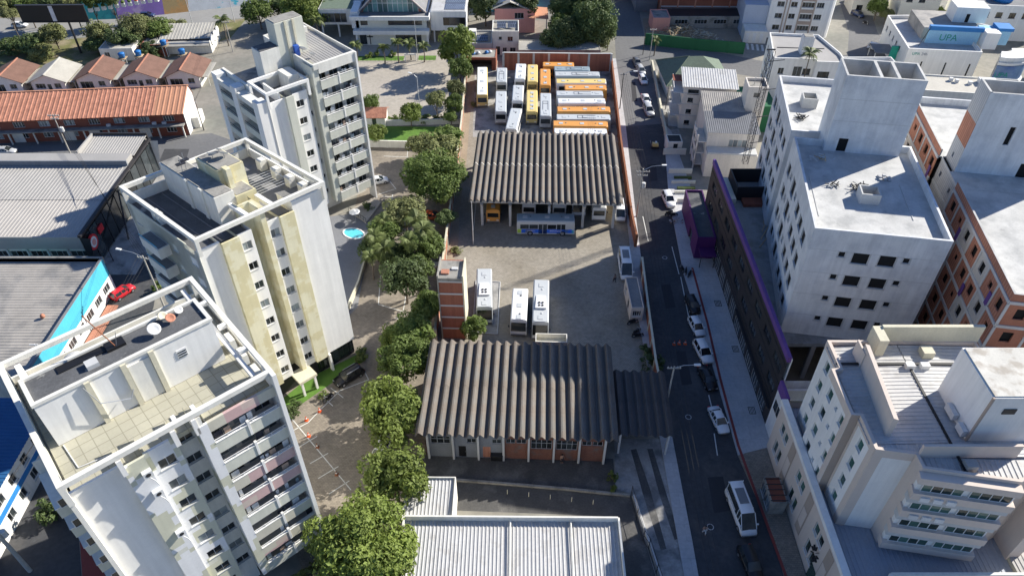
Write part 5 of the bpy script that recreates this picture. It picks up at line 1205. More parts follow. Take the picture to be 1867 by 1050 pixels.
# ---- blue roofed building at the lower left edge
br = thing('blue_roof_building','white building with a bright blue sheet roof at the left edge','building',(-59.0,40.0,0),math.radians(1.5))
MB().wall((0,0),(0,1),21,0,6.4,[(1+i*2.9,4.0,1.3,1.4) for i in range(7)]+[(1+i*2.9,1.0,1.3,1.5) for i in range(7)],.2).build('wall','white',br)
for i in range(7):
    for z,h in ((4.0,1.4),(1.0,1.5)): win(br,(0,0),(0,1),1+i*2.9,z,1.3,h,.2,2)
MB().wall((0,21),(-1,0),12,0,6.4).build('wall','white_dirty',br); MB().box(0.0,.12,0,21,2.9,3.6).build('band','blue_paint',br)
ribbed(MB(),(-12,-.2,7.2),(-12,21.2,7.2),(.5,21.2,6.5),(.5,-.2,6.5),.5,.06).build('roof_sheet','blue_roof',br)
# ---- billboard
bb_ = thing('billboard','large black billboard on a tall leaning looking steel pole','billboard',(*G2(148,97),0),math.radians(1))
MB().tube((0,0,-.1),(0,0,11.5),.28,.24,10).build('pole','dark_metal',bb_)
pn = MB().box(-11,5.2,-.35,-.05,8.2,12.2).build('panel','black',bb_); MB().box(-3.4,-2.4,-.4,-.352,8.3,12.1).build('pale_strip','plaster_grey',pn)
for z in (8.1,12.2): MB().box(-11.2,5.4,-.6,.1,z-.08,z+.08).build('catwalk','dark_metal',bb_)
for x in (-9,-5,-.6,3): MB().box(x,x+.1,-.05,.1,8.2,12.1).build('rib','steel',bb_)
# ---- painted retaining slope by the highway
mu = thing('mural_slope','retaining slope painted teal, purple, orange and white along the highway','mural wall',(-116.3,200.0,0))
pts = [(-4,-.2),(8,.8),(19.6,4),(25.8,6),(41,10.8),(70,20)]; hts = [3.2,4,5.5,6.5,8,9]
cols = ['m_teal','m_purple','m_orange','m_white','m_white']
for i in range(5):
    a, b = pts[i], pts[i+1]; MB().add([(a[0],a[1],0),(b[0],b[1],0),(b[0]-1,b[1]+hts[i+1]*.75,hts[i+1]),(a[0]-1,a[1]+hts[i]*.75,hts[i]),(a[0],a[1]+8,0),(b[0],b[1]+8,0),(b[0]-1,b[1]+8.1,hts[i+1]),(a[0]-1,a[1]+8.1,hts[i])],[(0,1,2,3),(3,2,6,7),(5,4,7,6)]).build('painted_panel',cols[i],mu)
bk = sheet('embankment',[(-150,205),(-60,224),(20,260),(20,420),(-260,420),(-260,205)],4.6,'scrub',px=False,th=1)
for i in range(11):
    p = G(165+i*12,18-i*1.9,5.2); e = thing('planter','white planter with flowers, %s from the left along the upper wall'%('first second third fourth fifth sixth seventh eighth ninth tenth eleventh'.split()[i]),'planter',(p.x,p.y,4.6),0,'white planters above the mural')
    MB().box(-.5,.5,-.4,.4,0,1.0).build('pot','white',e); MB().lathe([(.2,.9),(.5,1.1),(.55,1.4),(.2,1.7)],8).build('flowers','cone_orange' if i > 6 else 'leaf',e)
# ---- church
ch = thing('church','white modern church with wide glass gable and dark cross','church',(-40.2,182.6,0))
W_ = 19.2
MB().wall((.8,1.2),(1,0),W_-1.6,0,3.3,[(.4,.1,1.8,2.9),(9.6,.1,6.6,2.9)],.3).build('wall','sand_pale',ch)
win(ch,(.8,1.2),(1,0),.4,.1,1.8,2.9,.3,2,frame='dark_metal',sill=False); win(ch,(.8,1.2),(1,0),9.6,.1,6.6,2.9,.3,6,frame='dark_metal',sill=False)
cr = MB().box(3.75,3.95,1.08,1.16,.2,3.1).build('cross_upright','black',ch); MB().box(3.1,4.6,1.07,1.15,2.1,2.35).build('cross_arm','black',cr)
MB().box(0,W_,-.3,1.6,3.3,4.3).build('balcony_slab','white',ch)
MB().wall((.6,1.6),(1,0),W_-1.2,4.3,7.0,[(1.2,.0+5.0,1.8,1.5),(8.2,5.0,8.6,1.5)],.25).build('wall','sand_pale',ch)
win(ch,(.6,1.6),(1,0),1.2,5.0,1.8,1.5,.25,1,frame='dark_metal',sill=False); win(ch,(.6,1.6),(1,0),8.2,5.0,8.6,1.5,.25,6,frame='dark_metal',sill=False)
MB().box(-.5,W_+.3,-.2,.2,6.9,7.9).build('canopy_fascia','white',ch); MB().box(-.3,W_+.1,.2,5.0,6.9,7.1).build('canopy_roof','grey_roof',ch); MB().box(-.5,-.3,.2,5,6.9,7.7).build('canopy_fascia','white',ch); MB().box(W_+.1,W_+.3,.2,5,6.9,7.9).build('canopy_fascia','white',ch)
for x in (.4,W_-.8): MB().box(x,x+.5,.4,1.1,0,3.28).build('column','white',ch)
gx0, gx1, gz0, gz1, gy = 1.0, W_-1.0, 7.0, 15.5, 5.2; gc = (gx0+gx1)/2
for i in range(12):
    xa, xb = gx0+1.2+i*1.28, gx0+1.2+i*1.28+1.2; f = lambda x: gz0+(gz1-gz0)*(1-abs(x-gc)/(gx1-gc))-.7
    if min(f(xa),f(xb)) > gz0+.3: MB().add([(xa,gy,gz0),(xb,gy,gz0),(xb,gy,f(xb)),(xa,gy,f(xa))],[(0,1,2,3)]).build('glass_strip','glass_teal',ch)
    MB().box(xb-.02,xb+.1,gy-.1,gy+.1,gz0,max(gz0+.2,min(f(xb),f(xb+.08)))).build('mullion','frame_white',ch)
for z in (9.2,11.8): MB().box(gx0+2.2,gx1-2.2,gy-.05,gy+.05,z,z+.1).build('transom','frame_white',ch)
MB().add([(gx0,gy+.1,gz0),(gx1,gy+.1,gz0),(gc,gy+.1,gz1)],[(0,1,2)]).build('gable','brick_orange',ch)
gable(ch,gx0,gx1,gy-.4,gy+26,gz0,gz1+.2,'grey_roof','y',.6,.35)
MB().path([(gx0-.3,gy-.9,gz0),(gc,gy-.9,gz1+.2)],.16,6).build('gable_rib','beige',ch); MB().path([(gx1+.3,gy-.9,gz0),(gc,gy-.9,gz1+.2)],.16,6).build('gable_rib','beige',ch)
MB().box(.6,W_-.6,5.0,30,0,7.0).build('hall','white',ch)
MB().box(W_+.32,W_+9.4,2.6,20,3.2,8.1).build('side_wing','white',ch); win(ch,(W_+.32,2.55),(1,0),3.2,4.6,5.6,2.0,.03,4,frame='dark_metal',sill=False)
MB().box(W_+.5,W_+9.2,2.8,19.8,8.1,8.2).build('wing_roof','metal_roof',ch)
for j in range(3): MB().box(W_+4.0,W_+9.0,3.6+j*4.2,7.4+j*4.2,8.25,8.35).build('solar_panel','solar',ch)
for x in (W_+1,W_+5,W_+8.8): MB().box(x-.2,x+.2,3,3.4,0,3.2).build('column','white',ch)
MB().box(-9.5,-.4,6,24,3.4,7.4).build('left_wing','white_dirty',ch); win(ch,(-9.5,5.95),(1,0),.8,4.0,6.2,2.4,.03,4,sill=False); MB().box(-9.2,-.5,6.2,24,7.4,7.5).build('wing_roof','tile_green',ch)
for x in (-9.2,-5): MB().box(x-.2,x+.2,6.3,6.7,0,3.4).build('column','white_dirty',ch)
MB().box(-.45,1.4,1.6,9,4.2,8.4).build('side_block','white',ch); MB().add([(-1,8.5,8.0),(gx0+1.0,8.5,8.6),(gx0+1.0,24,8.6),(-1,24,8.0)],[(0,1,2,3)]).build('solar_roof','solar',ch)
# church garden and gate
for x,y,w_,d_ in ((-40,174.5,13,2.6),(-23.4,174.8,4.4,2.6)): sheet('garden_bed',[(x,y),(x+w_,y),(x+w_,y+d_),(x,y+d_)],.02,'grass',px=False)
gt = thing('church_gate','low white gate in the church garden railing between palms','gate',(-26.6,174.6,0)); MB().box(0,2.9,-.1,.1,1.5,1.8).build('lintel','white',gt)
for x in (0,2.7): MB().box(x,x+.2,-.1,.1,0,1.5).build('post','white',gt)
for i in range(9): MB().box(.3+i*.27,.36+i*.27,-.03,.03,.05,1.4).build('bar','dark_metal',gt)
for k,(x0,x1) in enumerate(((-40,-27),(-23.4,-18.8))):
    rl_ = thing('garden_railing',('dark railing along the left church garden bed','dark railing round the church flagpole bed')[k],'railing',(x0,174.3,0)); MB().box(0,x1-x0,-.03,.03,.7,.76).build('rail','dark_metal',rl_)
    for i in range(int((x1-x0)/1.0)+1): MB().box(i*1.0,i*1.0+.05,-.03,.03,0,.7).build('post','dark_metal',rl_)
# ---- houses behind the yard
pk = bld('pink_house','salmon pink house with solar panels on its grey roof','house',-4.5,191.5,10.5,9,0,6.4,'pink','fibre_grey',0,{0:[(5.2,3.8,2.4,1.5,dict(panes=3))],1:[(2,3,1.6,1.4,dict(panes=2))]})
gable(pk,-.5,8.5,0,9,6.45,8.3,'fibre_grey','y',.4)
for x0 in (.4,5.0): MB().add([(x0,1.0,7.1 if x0 < 2 else 7.95),(x0+2.6,1.0,8.15 if x0 < 2 else 6.9),(x0+2.6,6,8.15 if x0 < 2 else 6.9),(x0,6,7.1 if x0 < 2 else 7.95)],[(0,1,2,3)]).build('solar_panel','solar',pk)
MB().add([(8.6,-1.5,4.6),(14.0,-1.5,4.2),(14.0,5,4.8),(8.6,5,5.2)],[(0,1,2,3)]).build('porch_roof','tile_orange_new',pk); MB().box(13.4,13.7,-1.2,-.9,0,4.2).build('porch_post','beige',pk)
whs = bld('white_house','two storey white house with rooftop solar collectors behind the yard','house',-4.9,177.6,6.6,7,0,6.2,'white_dirty','stained_slab',.5,{0:[(1.6,4.0,.8,.8,dict(panes=1)),(3.8,3.6,1.3,1.2,dict(panes=2)),(.9,.1,1.0,2.2,'dark'),(2.6,.8,1.0,1.2,dict(panes=2)),(4.4,.8,1.4,1.2,dict(panes=2))]})
for x0,y0 in ((1.2,2.4),(3.8,2.6)): MB().add([(x0,y0,6.0),(x0+2.2,y0,6.0),(x0+2.2,y0+1.7,7.0),(x0,y0+1.7,7.0)],[(0,1,2,3)]).build('solar_panel','solar',whs)
wh2 = bld('low_house','low flat roofed house with small solar collectors left of the white one','house',-11.2,176.6,6.2,8,0,3.6,'concrete','stained_slab',.4,{0:[(1,1,1.2,1.2,dict(panes=2))]})
MB().add([(2.4,1.5,3.5),(5.2,1.5,3.5),(5.2,3.2,4.4),(2.4,3.2,4.4)],[(0,1,2,3)]).build('solar_panel','solar',wh2); MB().box(.4,2.2,4,6,3.2,4.9).build('roof_room','white_dirty',wh2)
sd_ = bld('grey_shed','long low shed with a fibre sheet roof behind the far brick wall','shed',1.6,172.6,20,6,0,3.6,'stained_slab','fibre_grey',.1)
ht = thing('lean_to','rusty brick lean to with clutter in the back left of the yard','shed',(*G2(852,128),0),YA); block(ht,[(0,0),(7,0),(7,5),(0,5)],0,3.2,'brick','stained_slab',.1,fac={0:[(.4,0,5.6,2.6,None)]}); MB().box(.6,6.4,3.5,3.7,0,2.6).build('back_panel','charcoal',ht)
for i,(x,z) in enumerate(((1.4,0),(2.6,.1),(4.6,0),(5.4,.1))): MB().lathe([(.5,0),(.55,.3),(.2,.6)],9,(x,2+.4*i,3.12)).build('roof_clutter',('tank_blue','dish_grey')[i%2],ht)
e = bld('far_house','pale house with two dark windows behind the trees at the top','house',14,214,9,8,0,6.5,'white_dirty','fibre_grey',.3,{0:[(1,3.6,1.6,1.4,dict(panes=2)),(5,3.6,1.8,1.4,dict(panes=2))]})
e = bld('far_house','grey house right of the pale one behind the trees at the top','house',25.4,216,9,8,0,5,'concrete','tile_brown',.3,{0:[(1,2.6,1.6,1.4,dict(panes=2))]})
e = bld('far_house','long low teal fenced house beyond the pink one','house',-10,206,16,8,0,3.4,'turquoise','tile_brown',.2,{0:[(1,1,1.6,1.4,dict(panes=2))]})
# ================================================================ RIGHT SIDE
# ---- dark building with purple parapet along the street
pb = thing('dark_street_building','long charcoal clad building with a purple parapet along the street','building',(34.1,62.0,0))
PL = 45.5
ops = []
for i in range(9): ops += [(2.2+i*4.9,5.2,3.0,1.5),(2.2+i*4.9,9.0,3.0,1.4)]
ops += [(1.0+i*3.6,.3,3.0,2.8) for i in range(12)]
MB().wall((0,PL),(0,-1),PL,0,12.4,ops,.15).build('facade','charcoal',pb)
for o in ops: win(pb,(0,PL),(0,-1),*o,.15,3 if o[1] > 1 else 4,frame='dark_metal' if o[1] > 1 else 'frame_alu',sill=False)
for z in (3.6,4.4,8.0,11.4): MB().box(-.06,-.004,0,PL,z,z+.06).build('panel_joint','dark_metal',pb)
MB().box(-.12,.34,0,PL,12.41,13.3).build('purple_parapet','purple',pb)
MB().box(-.5,-.1,PL*.0+.2,PL*.42,3.3,3.5).build('shop_canopy','charcoal',pb)
MB().box(.3,20,6.5,PL,8.4,9.0).build('terrace','deck_blue',pb)
MB().wall((0,0),(1,0),20,0,9.0).build('end_wall','plaster_grey',pb); MB().wall((20,PL),(-1,0),20,0,9).build('end_wall','plaster_grey',pb)
MB().box(.34,.5,0,PL,9.0,12.9).build('parapet_lining','plaster_grey',pb)
# dark stair well box on the terrace
for a in ((3.0,8.6,39.6,39.8),(3.0,8.6,45.0,45.2),(3.0,3.2,39.8,45.0),(8.4,8.6,39.8,45.0)): MB().box(*a,9.0,11.6).build('stair_well','charcoal',pb)
MB().box(.6,2.9,38.6,45,9.0,9.9).build('terrace_block','sand_pale',pb); MB().box(4,8.4,37.6,39.5,9.0,9.6).build('brick_kerb','brick_dark',pb)
for i in range(4): MB().beam((4+i*.7,27+i*2,9.06),(7+i*.3,31+i*2.2,9.06),.12,.1).build('loose_plank','wood',pb)
# lower near terrace of the same block
nb = thing('low_terrace_block','low block with a beige terrace between the purple parapet and the beige building','building',(34.05,58.9,0))
MB().box(0,9,0,3.05,0,7.6).build('body','plaster_grey',nb); MB().box(-.12,.3,0,3.0,7.602,9.2).build('purple_parapet','purple',nb); MB().box(.3,9,.1,.35,7.602,8.7).build('parapet','sand',nb); MB().box(.35,8.8,.4,2.6,7.602,7.64).build('terrace','sand',nb)
for i in range(2): win(nb,(0,3.0),(0,-1),.4+i*1.2,4.4,1.0,1.6,.02,1,sill=False,frame='dark_metal')
# purple kiosk box on the pavement
kb = thing('purple_annex','purple walled annex with a dark stained flat roof on the pavement','building',(30.9,97.2,0),math.radians(-1.5))
block(kb,[(0,0),(3.1,0),(3.1,14.0),(0,14.0)],0,4.6,'purple_dark','membrane',.35,fac={3:[(8,0,2.2,2.6,'dark')]})
MB().box(.4,3.0,-2.6,-.1,2.5,2.7).build('awning','purple_dark',kb); MB().box(.5,.6,-2.5,-2.4,0,2.5).build('awning_post','dark_metal',kb); MB().box(2.8,2.9,-2.5,-2.4,0,2.5).build('awning_post','dark_metal',kb)
# ---- grey unfinished block with tall roof tower
R1 = thing('grey_plaster_block','grey plastered unfinished block with a tall windowless roof tower','building',(36.3,70.8,0),math.radians(-9.6))
zt = 26.5; rowsz = [10.9,14.5,18.1,21.7]
fr = []
for z in rowsz: fr += [(3.7,z+.9,.75,.75,'hole'),(5.4,z+.1,1.9,1.6,'hole'),(8.5,z+.1,1.9,1.6,'hole'),(11.2,z+.9,.75,.75,'hole')]
lf = []
for z in [9.5]+rowsz:
    if z > 10: lf += [(1.6,z,1.7,1.7,'hole'),(4.2,z+.7,.7,.9,'hole'),(6.2,z-.3,1.9,2.4,'hole'),(9.2,z+.7,.7,.9,'hole'),(11.4,z,1.7,1.7,'hole'),(14.4,z,1.7,1.7,'hole'),(17.4,z,1.7,1.7,'hole')]
pf = [(0,0),(15.7,0),(15.7,21.6),(0,21.6)]
block(R1,pf,9.0,zt,'plaster_grey','roof_slab',1.0,.3,{0:fr,3:lf})
MB().box(0.02,15.68,.02,20.5,8.4,8.98).build('transfer_slab','concrete',R1)
for x in (.3,5.2,10.2,15.2): MB().box(x-.3,x+.3,.4,1.0,0,8.4).build('column','concrete',R1)
for z in (12.6,16.2,19.8,23.4): MB().box(-.02,15.72,-.02,-.003,z,z+.05).build('joint_line','concrete',R1)
for f_ in fr[1::8]: MB().box(f_[0]+.05,f_[0]+f_[2]-.05,.1,.18,f_[1]+.05,f_[1]+f_[3]-.05).build('shutter_panel','wood' if f_[1] > 21 else 'void',R1)
MB().box(9.4,15.68,.31,2.6,zt-.98,zt+.6).build('raised_parapet','plaster_grey',R1) if False else None
# back block
pk2 = [(0,24.2),(15.7,24.2),(15.7,42),(0,42)]
lb2 = [(L_:=o[0], o[1],o[2],o[3],o[4]) for o in lf if o[0] < 16]
block(R1,pk2,0,zt-.4,'plaster_grey','roof_slab',.9,.3,{3:lb2})
MB().box(1.8,15.7,21.62,24.18,0,zt-2.2).build('recess_wall','concrete',R1)
# roof tower
TX0, TX1, TY0, TY1, TZ = 4.0, 14.0, 20.2, 25.6, 36.7
MB().wall((TX0,TY0),(1,0),TX1-TX0,zt-1,TZ,[(1.6,zt-.98,1.3,2.1)],.25).build('tower_wall','plaster_grey',R1)
for o,u,L_ in (((TX1,TY0),(0,1),TY1-TY0),((TX1,TY1),(-1,0),TX1-TX0),((TX0,TY1),(0,-1),TY1-TY0)): MB().wall(o,u,L_,zt-2.3,TZ).build('tower_wall','plaster_grey',R1)
MB().box(TX0+1.5,TX0+3.0,TY0+.3,TY0+.4,zt-1,zt+1.2).build('door_recess','void',R1)
MB().box(TX0+.02,TX1-.02,TY0+.3,TY1-.02,TZ-2.4,TZ-2.2).build('tower_roof','roof_slab',R1)
for a,b in ((TX0+.3,TX0+.31),): pass
for a in ((TX0+.02,TX1-.02,TY0+.02,TY0+.3),(TX0+.02,TX1-.02,TY1-.32,TY1-.02),(TX0+.02,TX0+.3,TY0+.3,TY1-.32),(TX1-.3,TX1-.02,TY0+.3,TY1-.32),(TX0+4.2,TX0+4.6,TY0+.3,TY1-.32),(TX0+6.4,TX0+6.8,TY0+.3,TY1-.32)): MB().box(*a,TZ-2.2,TZ+.02).build('tower_parapet','roof_slab',R1)
for z in (30.2,33.4): MB().box(TX0,TX1,TY0-.02,TY0-.003,z,z+.06).build('joint_line','concrete',R1)
# things on the roof
def sitebox(p, x, y, z, w_, d_, h): 
    o = MB(); t = .18
    for a in ((x,x+w_,y,y+t),(x,x+w_,y+d_-t,y+d_),(x,x+t,y+t,y+d_-t),(x+w_-t,x+w_,y+t,y+d_-t)): o.box(*a,z,z+h)
    o.box(x+t,x+w_-t,y+t,y+d_-t,z,z+.1); return o.build('vent_box','roof_slab',p)
sitebox(R1,6.6,7.6,zt-1,2.4,2.2,1.5); sitebox(R1,2.6,33.0,zt-1.3,2.2,2.2,1.6)
rdx = random.Random(4)
def heap(label, p3, n, r, mt, name='rubble_heap', L0=.5, cat='heap'):
    e = thing(name,label,cat,p3)
    for i in range(n):
        a = rdx.uniform(0,6.28); d = Vector((math.cos(a),math.sin(a),rdx.uniform(-.3,.5))).normalized()*rdx.uniform(L0*.5,L0); q = Vector((rdx.gauss(0,r*.5),rdx.gauss(0,r*.4),0)); q.z = max(.04,r*.45*(1-min(1,q.length/(r*1.3)))*rdx.random())+.05
        MB().beam(q-d*.5+Vector((0,0,abs(d.z)*.5)),q+d*.5+Vector((0,0,abs(d.z)*.5)),.12,.06).build('piece',mt if isinstance(mt,str) else rdx.choice(mt),e)
    return e
def onR1(x,y,z): c,s = math.cos(math.radians(-9.6)),math.sin(math.radians(-9.6)); return (36.3+x*c-y*s,70.8+x*s+y*c,z)
heap('black scrap pile beside the vent box on the grey roof',onR1(7.2,11.2,zt-1),22,1.0,['black','dark_metal'],L0=1.6)
heap('smaller dark scrap pile left of the vent box on the grey roof',onR1(4.0,11.4,zt-1),14,.7,['black','concrete'],L0=1.1)
heap('loose planks and blocks in the shaded corner of the grey roof',onR1(3.0,17.8,zt-1),14,1.4,['wood','concrete','plaster_grey'],L0=1.0)
heap('black tarpaulin scrap on the far part of the grey roof',onR1(2.2,29.6,zt-1.3),14,.9,['black'],L0=1.5)
# ---- brick unfinished block behind
R2 = thing('bare_brick_block','unfinished bare brick block with concrete bands behind the grey one','building',(54.2,59.0,0),math.radians(-9.6))
zt2 = 25.6
def brickface(e, o, u, L_, z0, nst, h, cols, nm='brick_panel', ww=1.2, wh=1.5):
    u = Vector((u[0],u[1],0)).normalized(); n = Vector((u.y,-u.x,0)); o = Vector((*o,0)); bay = L_/cols; rb = random.Random(int(L_*7))
    for s in range(nst):
        z = z0+s*h
        for c in range(cols):
            a = o+u*(c*bay+.15); wl = bay-.3; ops = [(wl/2-ww/2,z+.95,ww,wh)] if (c+s) % 4 != 3 else [(wl/2-.45,z+1.3,.9,.9)]
            MB().wall(a,u,wl,z,z+h-.42,ops,.2).build(nm,'brick_orange' if rb.random() < .8 else 'brick_pale',e)
            MB().obox(o+u*(c*bay)+n*.03+Vector((0,0,z+h/2-.2)),u*.15,n*.06,Vector((0,0,h/2-.24))).build('column','concrete',e)
        MB().obox(o+u*(L_/2)+n*.05+Vector((0,0,z+h-.2)),u*(L_/2),n*.08,Vector((0,0,.2))).build('floor_band','concrete',e)
D2 = 22.0
brickface(R2,(0,D2),(0,-1),D2,1.0,7,3.5,7); brickface(R2,(0,0),(1,0),18,1.0,7,3.5,5)
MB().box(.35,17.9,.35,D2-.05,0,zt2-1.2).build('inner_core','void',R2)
MB().wall((0,D2),(0,-1),D2,zt2-.1,zt2+.9).build('parapet','brick_orange',R2); MB().wall((0,0),(1,0),18,zt2-.1,zt2+.9).build('parapet','brick_orange',R2)
MB().box(.02,17.9,.02,D2-.02,zt2-.3,zt2-.1).build('roof','roof_slab',R2)
for a in ((.01,.25,.02,D2),(.25,18,.01,.25)): MB().box(*a,zt2-.1,zt2+.92).build('parapet_lining','roof_slab',R2)
brickface(R2,(0,46),(0,-1),16,1.0,7,3.5,5)
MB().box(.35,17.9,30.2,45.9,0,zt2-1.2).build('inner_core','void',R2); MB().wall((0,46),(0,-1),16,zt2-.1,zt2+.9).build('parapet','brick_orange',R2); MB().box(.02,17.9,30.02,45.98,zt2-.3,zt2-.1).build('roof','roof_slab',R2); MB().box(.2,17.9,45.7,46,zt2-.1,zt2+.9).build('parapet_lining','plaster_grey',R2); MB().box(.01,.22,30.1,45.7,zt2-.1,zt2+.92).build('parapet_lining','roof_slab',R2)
sitebox(R2,6.4,36,zt2-.1,2.0,2.2,1.8)
for k in range(7):
    MB().wall((.5,30.0),(0,-1),7.9,1+k*3.5,1+k*3.5+3.1,[(1.2,2.2+k*3.5,.6,.8),(5.4,2.2+k*3.5,.6,.8)],.2).build('stair_wall',('block_grey','brick_orange','block_grey')[k%3],R2)
    MB().box(.42,.5,22.1,30.0,1+k*3.5+3.1,4.5+k*3.5).build('floor_band','concrete',R2)
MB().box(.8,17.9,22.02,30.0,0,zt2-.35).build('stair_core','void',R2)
MB().box(.52,17.9,22.02,26.2,zt2-.34,zt2-.1).build('roof','roof_slab',R2)
MB().wall((1.0,26.2),(1,0),14,zt2-.3,37,[(4.2,30.0,.7,2.6),(7.6,zt2-.28,1.6,2.2)],.25).build('tower_wall','plaster_grey',R2)
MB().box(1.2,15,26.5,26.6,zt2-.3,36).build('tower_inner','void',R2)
for k,(z0,z1) in enumerate(((zt2-.6,29),(29,32.6),(32.6,37))): MB().wall((1.0,30.2),(0,-1),4.0,z0,z1,[(1.4,z0+1.4,.5,.7)] if k == 0 else []).build('tower_side',('block_grey','brick_orange','block_grey')[k],R2)
MB().wall((15,30.2),(-1,0),14,zt2-.6,37).build('tower_wall','plaster_grey',R2)
MB().box(1.02,15,26.6,30.18,34.4,34.6).build('tower_roof','roof_slab',R2); MB().box(1.02,1.3,26.5,30.18,34.6,37.01).build('tower_parapet','roof_slab',R2); MB().box(1.3,15,29.9,30.18,34.6,37.01).build('tower_parapet','roof_slab',R2); MB().box(1.3,15,26.22,26.5,34.6,37.01).build('tower_parapet','roof_slab',R2)
for i,(y,z) in enumerate(((3.6,22.6),(9.2,19),(16,22.5),(31,22.4),(34,19))): MB().obox((-.12,y,z),Vector((.03,0,0)),Vector((0,.35,0)),Vector((0,0,.9))).build('hanging_sheet','purple',R2)
for i in range(3): MB().box(6.4+i*2,6.9+i*2,8+i,8.6+i,zt2-.1,zt2+.15).build('loose_block','plaster_grey',R2)
# ---- beige building bottom right
R3 = thing('beige_building','beige and white office block with zigzag metal roof and green windows','building',(33.4,30.0,0))
def R3p(x,y): return (x-33.4,y-30.0)
Zp, Zr = 8.0, 21.4
# street podium wing
ops = []
for i in range(4): ops += [(1.6+i*6.8,5.6,1.1,1.6),(3.0+i*6.8,5.6,1.1,1.6),(1.6+i*6.8,1.6,1.0,2.2),(3.0+i*6.8,1.6,1.0,2.2)]
MB().wall((0,28.6),(0,-1),40,0,8.9,ops,.2).build('podium_wall','beige',R3)
for o in ops: win(R3,(0,28.6),(0,-1),*o,.2,1,glass='glass_green',frame='frame_white')
for i in range(4): MB().box(-.06,-.004,28.6-(5.3+i*6.8)-1.4,28.6-(5.3+i*6.8),1.2,8.0).build('pilaster','beige_dark',R3); MB().box(-.1,-.062,28.6-(5.3+i*6.8)-1.25,28.6-(5.3+i*6.8)-.15,2.6,5.4).build('panel','beige',R3)
MB().box(-.3,.5,-12,28.6,8.902,9.5).build('podium_coping','white',R3)
pod = MB().box(.5,18,-12,28.5,7.4,Zp-.08).build('podium_roof','metal_skylit',R3)
ribbed(MB(),(.5,-12,Zp-.07),(18,-12,Zp-.07),(18,28.5,Zp-.07),(.5,28.5,Zp-.07),.5,.05).build('podium_sheet','metal_skylit',R3)
MB().wall((0,-11.4),(1,0),18,0,8).build('podium_wall','beige',R3); MB().wall((18,28.6),(-1,0),18,0,8.8).build('podium_wall','beige',R3)
em = MB()
for i in range(9):
    a = i*.7; em.beam((-.12,11.2+.9*math.cos(a),4.2+1.1*math.sin(a)),(-.12,11.2+.35*math.cos(a),4.2+.45*math.sin(a)),.22,.05)
em.path([(-.12,11.2,3.4),(-.12,11.0,2.2)],.07); em.build('carved_emblem','charcoal',R3)
MB().box(-.08,-.004,9.6,11.0,.1,2.6).build('entrance_door','glass_green',R3)
# main tower outline (x,y world), counter clockwise
o3 = [(34.9,42.6),(38.5,42.0),(38.5,40.4),(47.0,38.9),(51.2,41.0),(51.2,57.0),(34.9,57.1),(34.9,53.0),(34.0,52.9),(34.0,46.7),(34.9,46.6)]
o3 = [R3p(*p) for p in o3]
zrow = [9.2,12.2,15.2,18.2]
def cols_(xs, w_, h, st): return [(x,z,w_,h,st) for x in xs for z in zrow]
gw = dict(panes=1,glass='glass_green',frame='frame_white')
fc = {0:[], 6:cols_([1.4],1.0,1.5,gw), 8:cols_([1.0],1.1,1.5,gw)+[(3.2,z+.6,.5,.5,gw) for z in zrow]+cols_([4.6],.9,1.5,gw), 10:cols_([1.3],1.0,1.5,gw), 2:[]}
block(R3,o3,Zp,Zr,'white','metal_roof',.7,.3,fc,{7:'beige_dark',9:'beige_dark',1:'beige',0:'white',2:'beige',3:'beige',4:'beige',5:'beige'},capm='beige')
ribbed(MB(),(1.3,13.5,Zr-.55),(1.3,26.6,Zr-.55),(9.0,26.6,Zr-.3),(9.0,13.5,Zr-.3),.5,.06).build('roof_sheet','metal_roof',R3)
ribbed(MB(),(9.1,12.0,Zr-.3),(9.1,26.6,Zr-.3),(17.4,26.6,Zr-.5),(17.4,12.0,Zr-.5),.5,.06).build('roof_sheet','metal_roof',R3)
ribbed(MB(),(2.0,12.6,Zr-.5),(9.0,12.0,Zr-.28),(9.0,13.4,Zr-.28),(2.0,13.4,Zr-.5),.5,.06).build('roof_sheet','metal_roof',R3)
MB().box(9.0,9.25,10,23.5,Zr-.28,Zr-.18).build('roof_gutter','black',R3); MB().box(1.4,17,23.6,23.9,Zr-.26,Zr-.14).build('roof_gutter','black',R3)
ribbed(MB(),(5.6,10.2,Zr-.62),(14.6,9.4,Zr-.62),(14.8,11.6,Zr-.5),(5.6,12.0,Zr-.5),.5,.06).build('roof_sheet','metal_roof',R3)
MB().prism([(3.2,14.5),(3.6,14.3),(4.4,24.2),(4.0,24.4)],Zr-.5,Zr+2.2).build('roof_fin','beige',R3); MB().box(3.8,4.0,23.4,25.6,Zr-.5,Zr+1.6).build('roof_fin','beige',R3)
MB().box(5.9,6.9,25.0,27.3,Zr-.5,Zr+2.0).build('roof_wall','sand',R3); MB().box(6.9,18,26.9,27.3,Zr-.5,Zr+2.2).build('roof_wall','sand',R3)
MB().box(11,12.2,24.6,25.8,Zr-.4,Zr+.5).build('roof_vent','sand',R3)
# tall white stair tower on its roof
MB().box(10.8,17.2,13.8,20.2,Zr-.5,27.4).build('lift_tower','white',R3); MB().box(10.95,17.05,13.95,20.05,27.4,27.52).build('lift_tower_roof','stained_pale',R3)
MB().box(10.7,10.9,13.7,13.9,Zr-.5,27.45).build('lift_tower_edge','beige_dark',R3)
lv = MB().box(12.4,13.6,13.7,13.79,25.2,25.9).build('louvre','dark_metal',R3)
for a in ((10.2,10.7,16.0,17.6,Zr,Zr+.8),(10.2,10.7,14.0,15.2,Zr,Zr+.8)): MB().box(*a).build('air_conditioner','ac_white',R3)
MB().box(5.4,14.8,11.9,12.2,Zr-.5,Zr+1.3).build('roof_wall','beige',R3); MB().box(9.2,10.2,10.3,11.2,Zr-.5,Zr+.3).build('roof_hatch','metal_grey',R3)
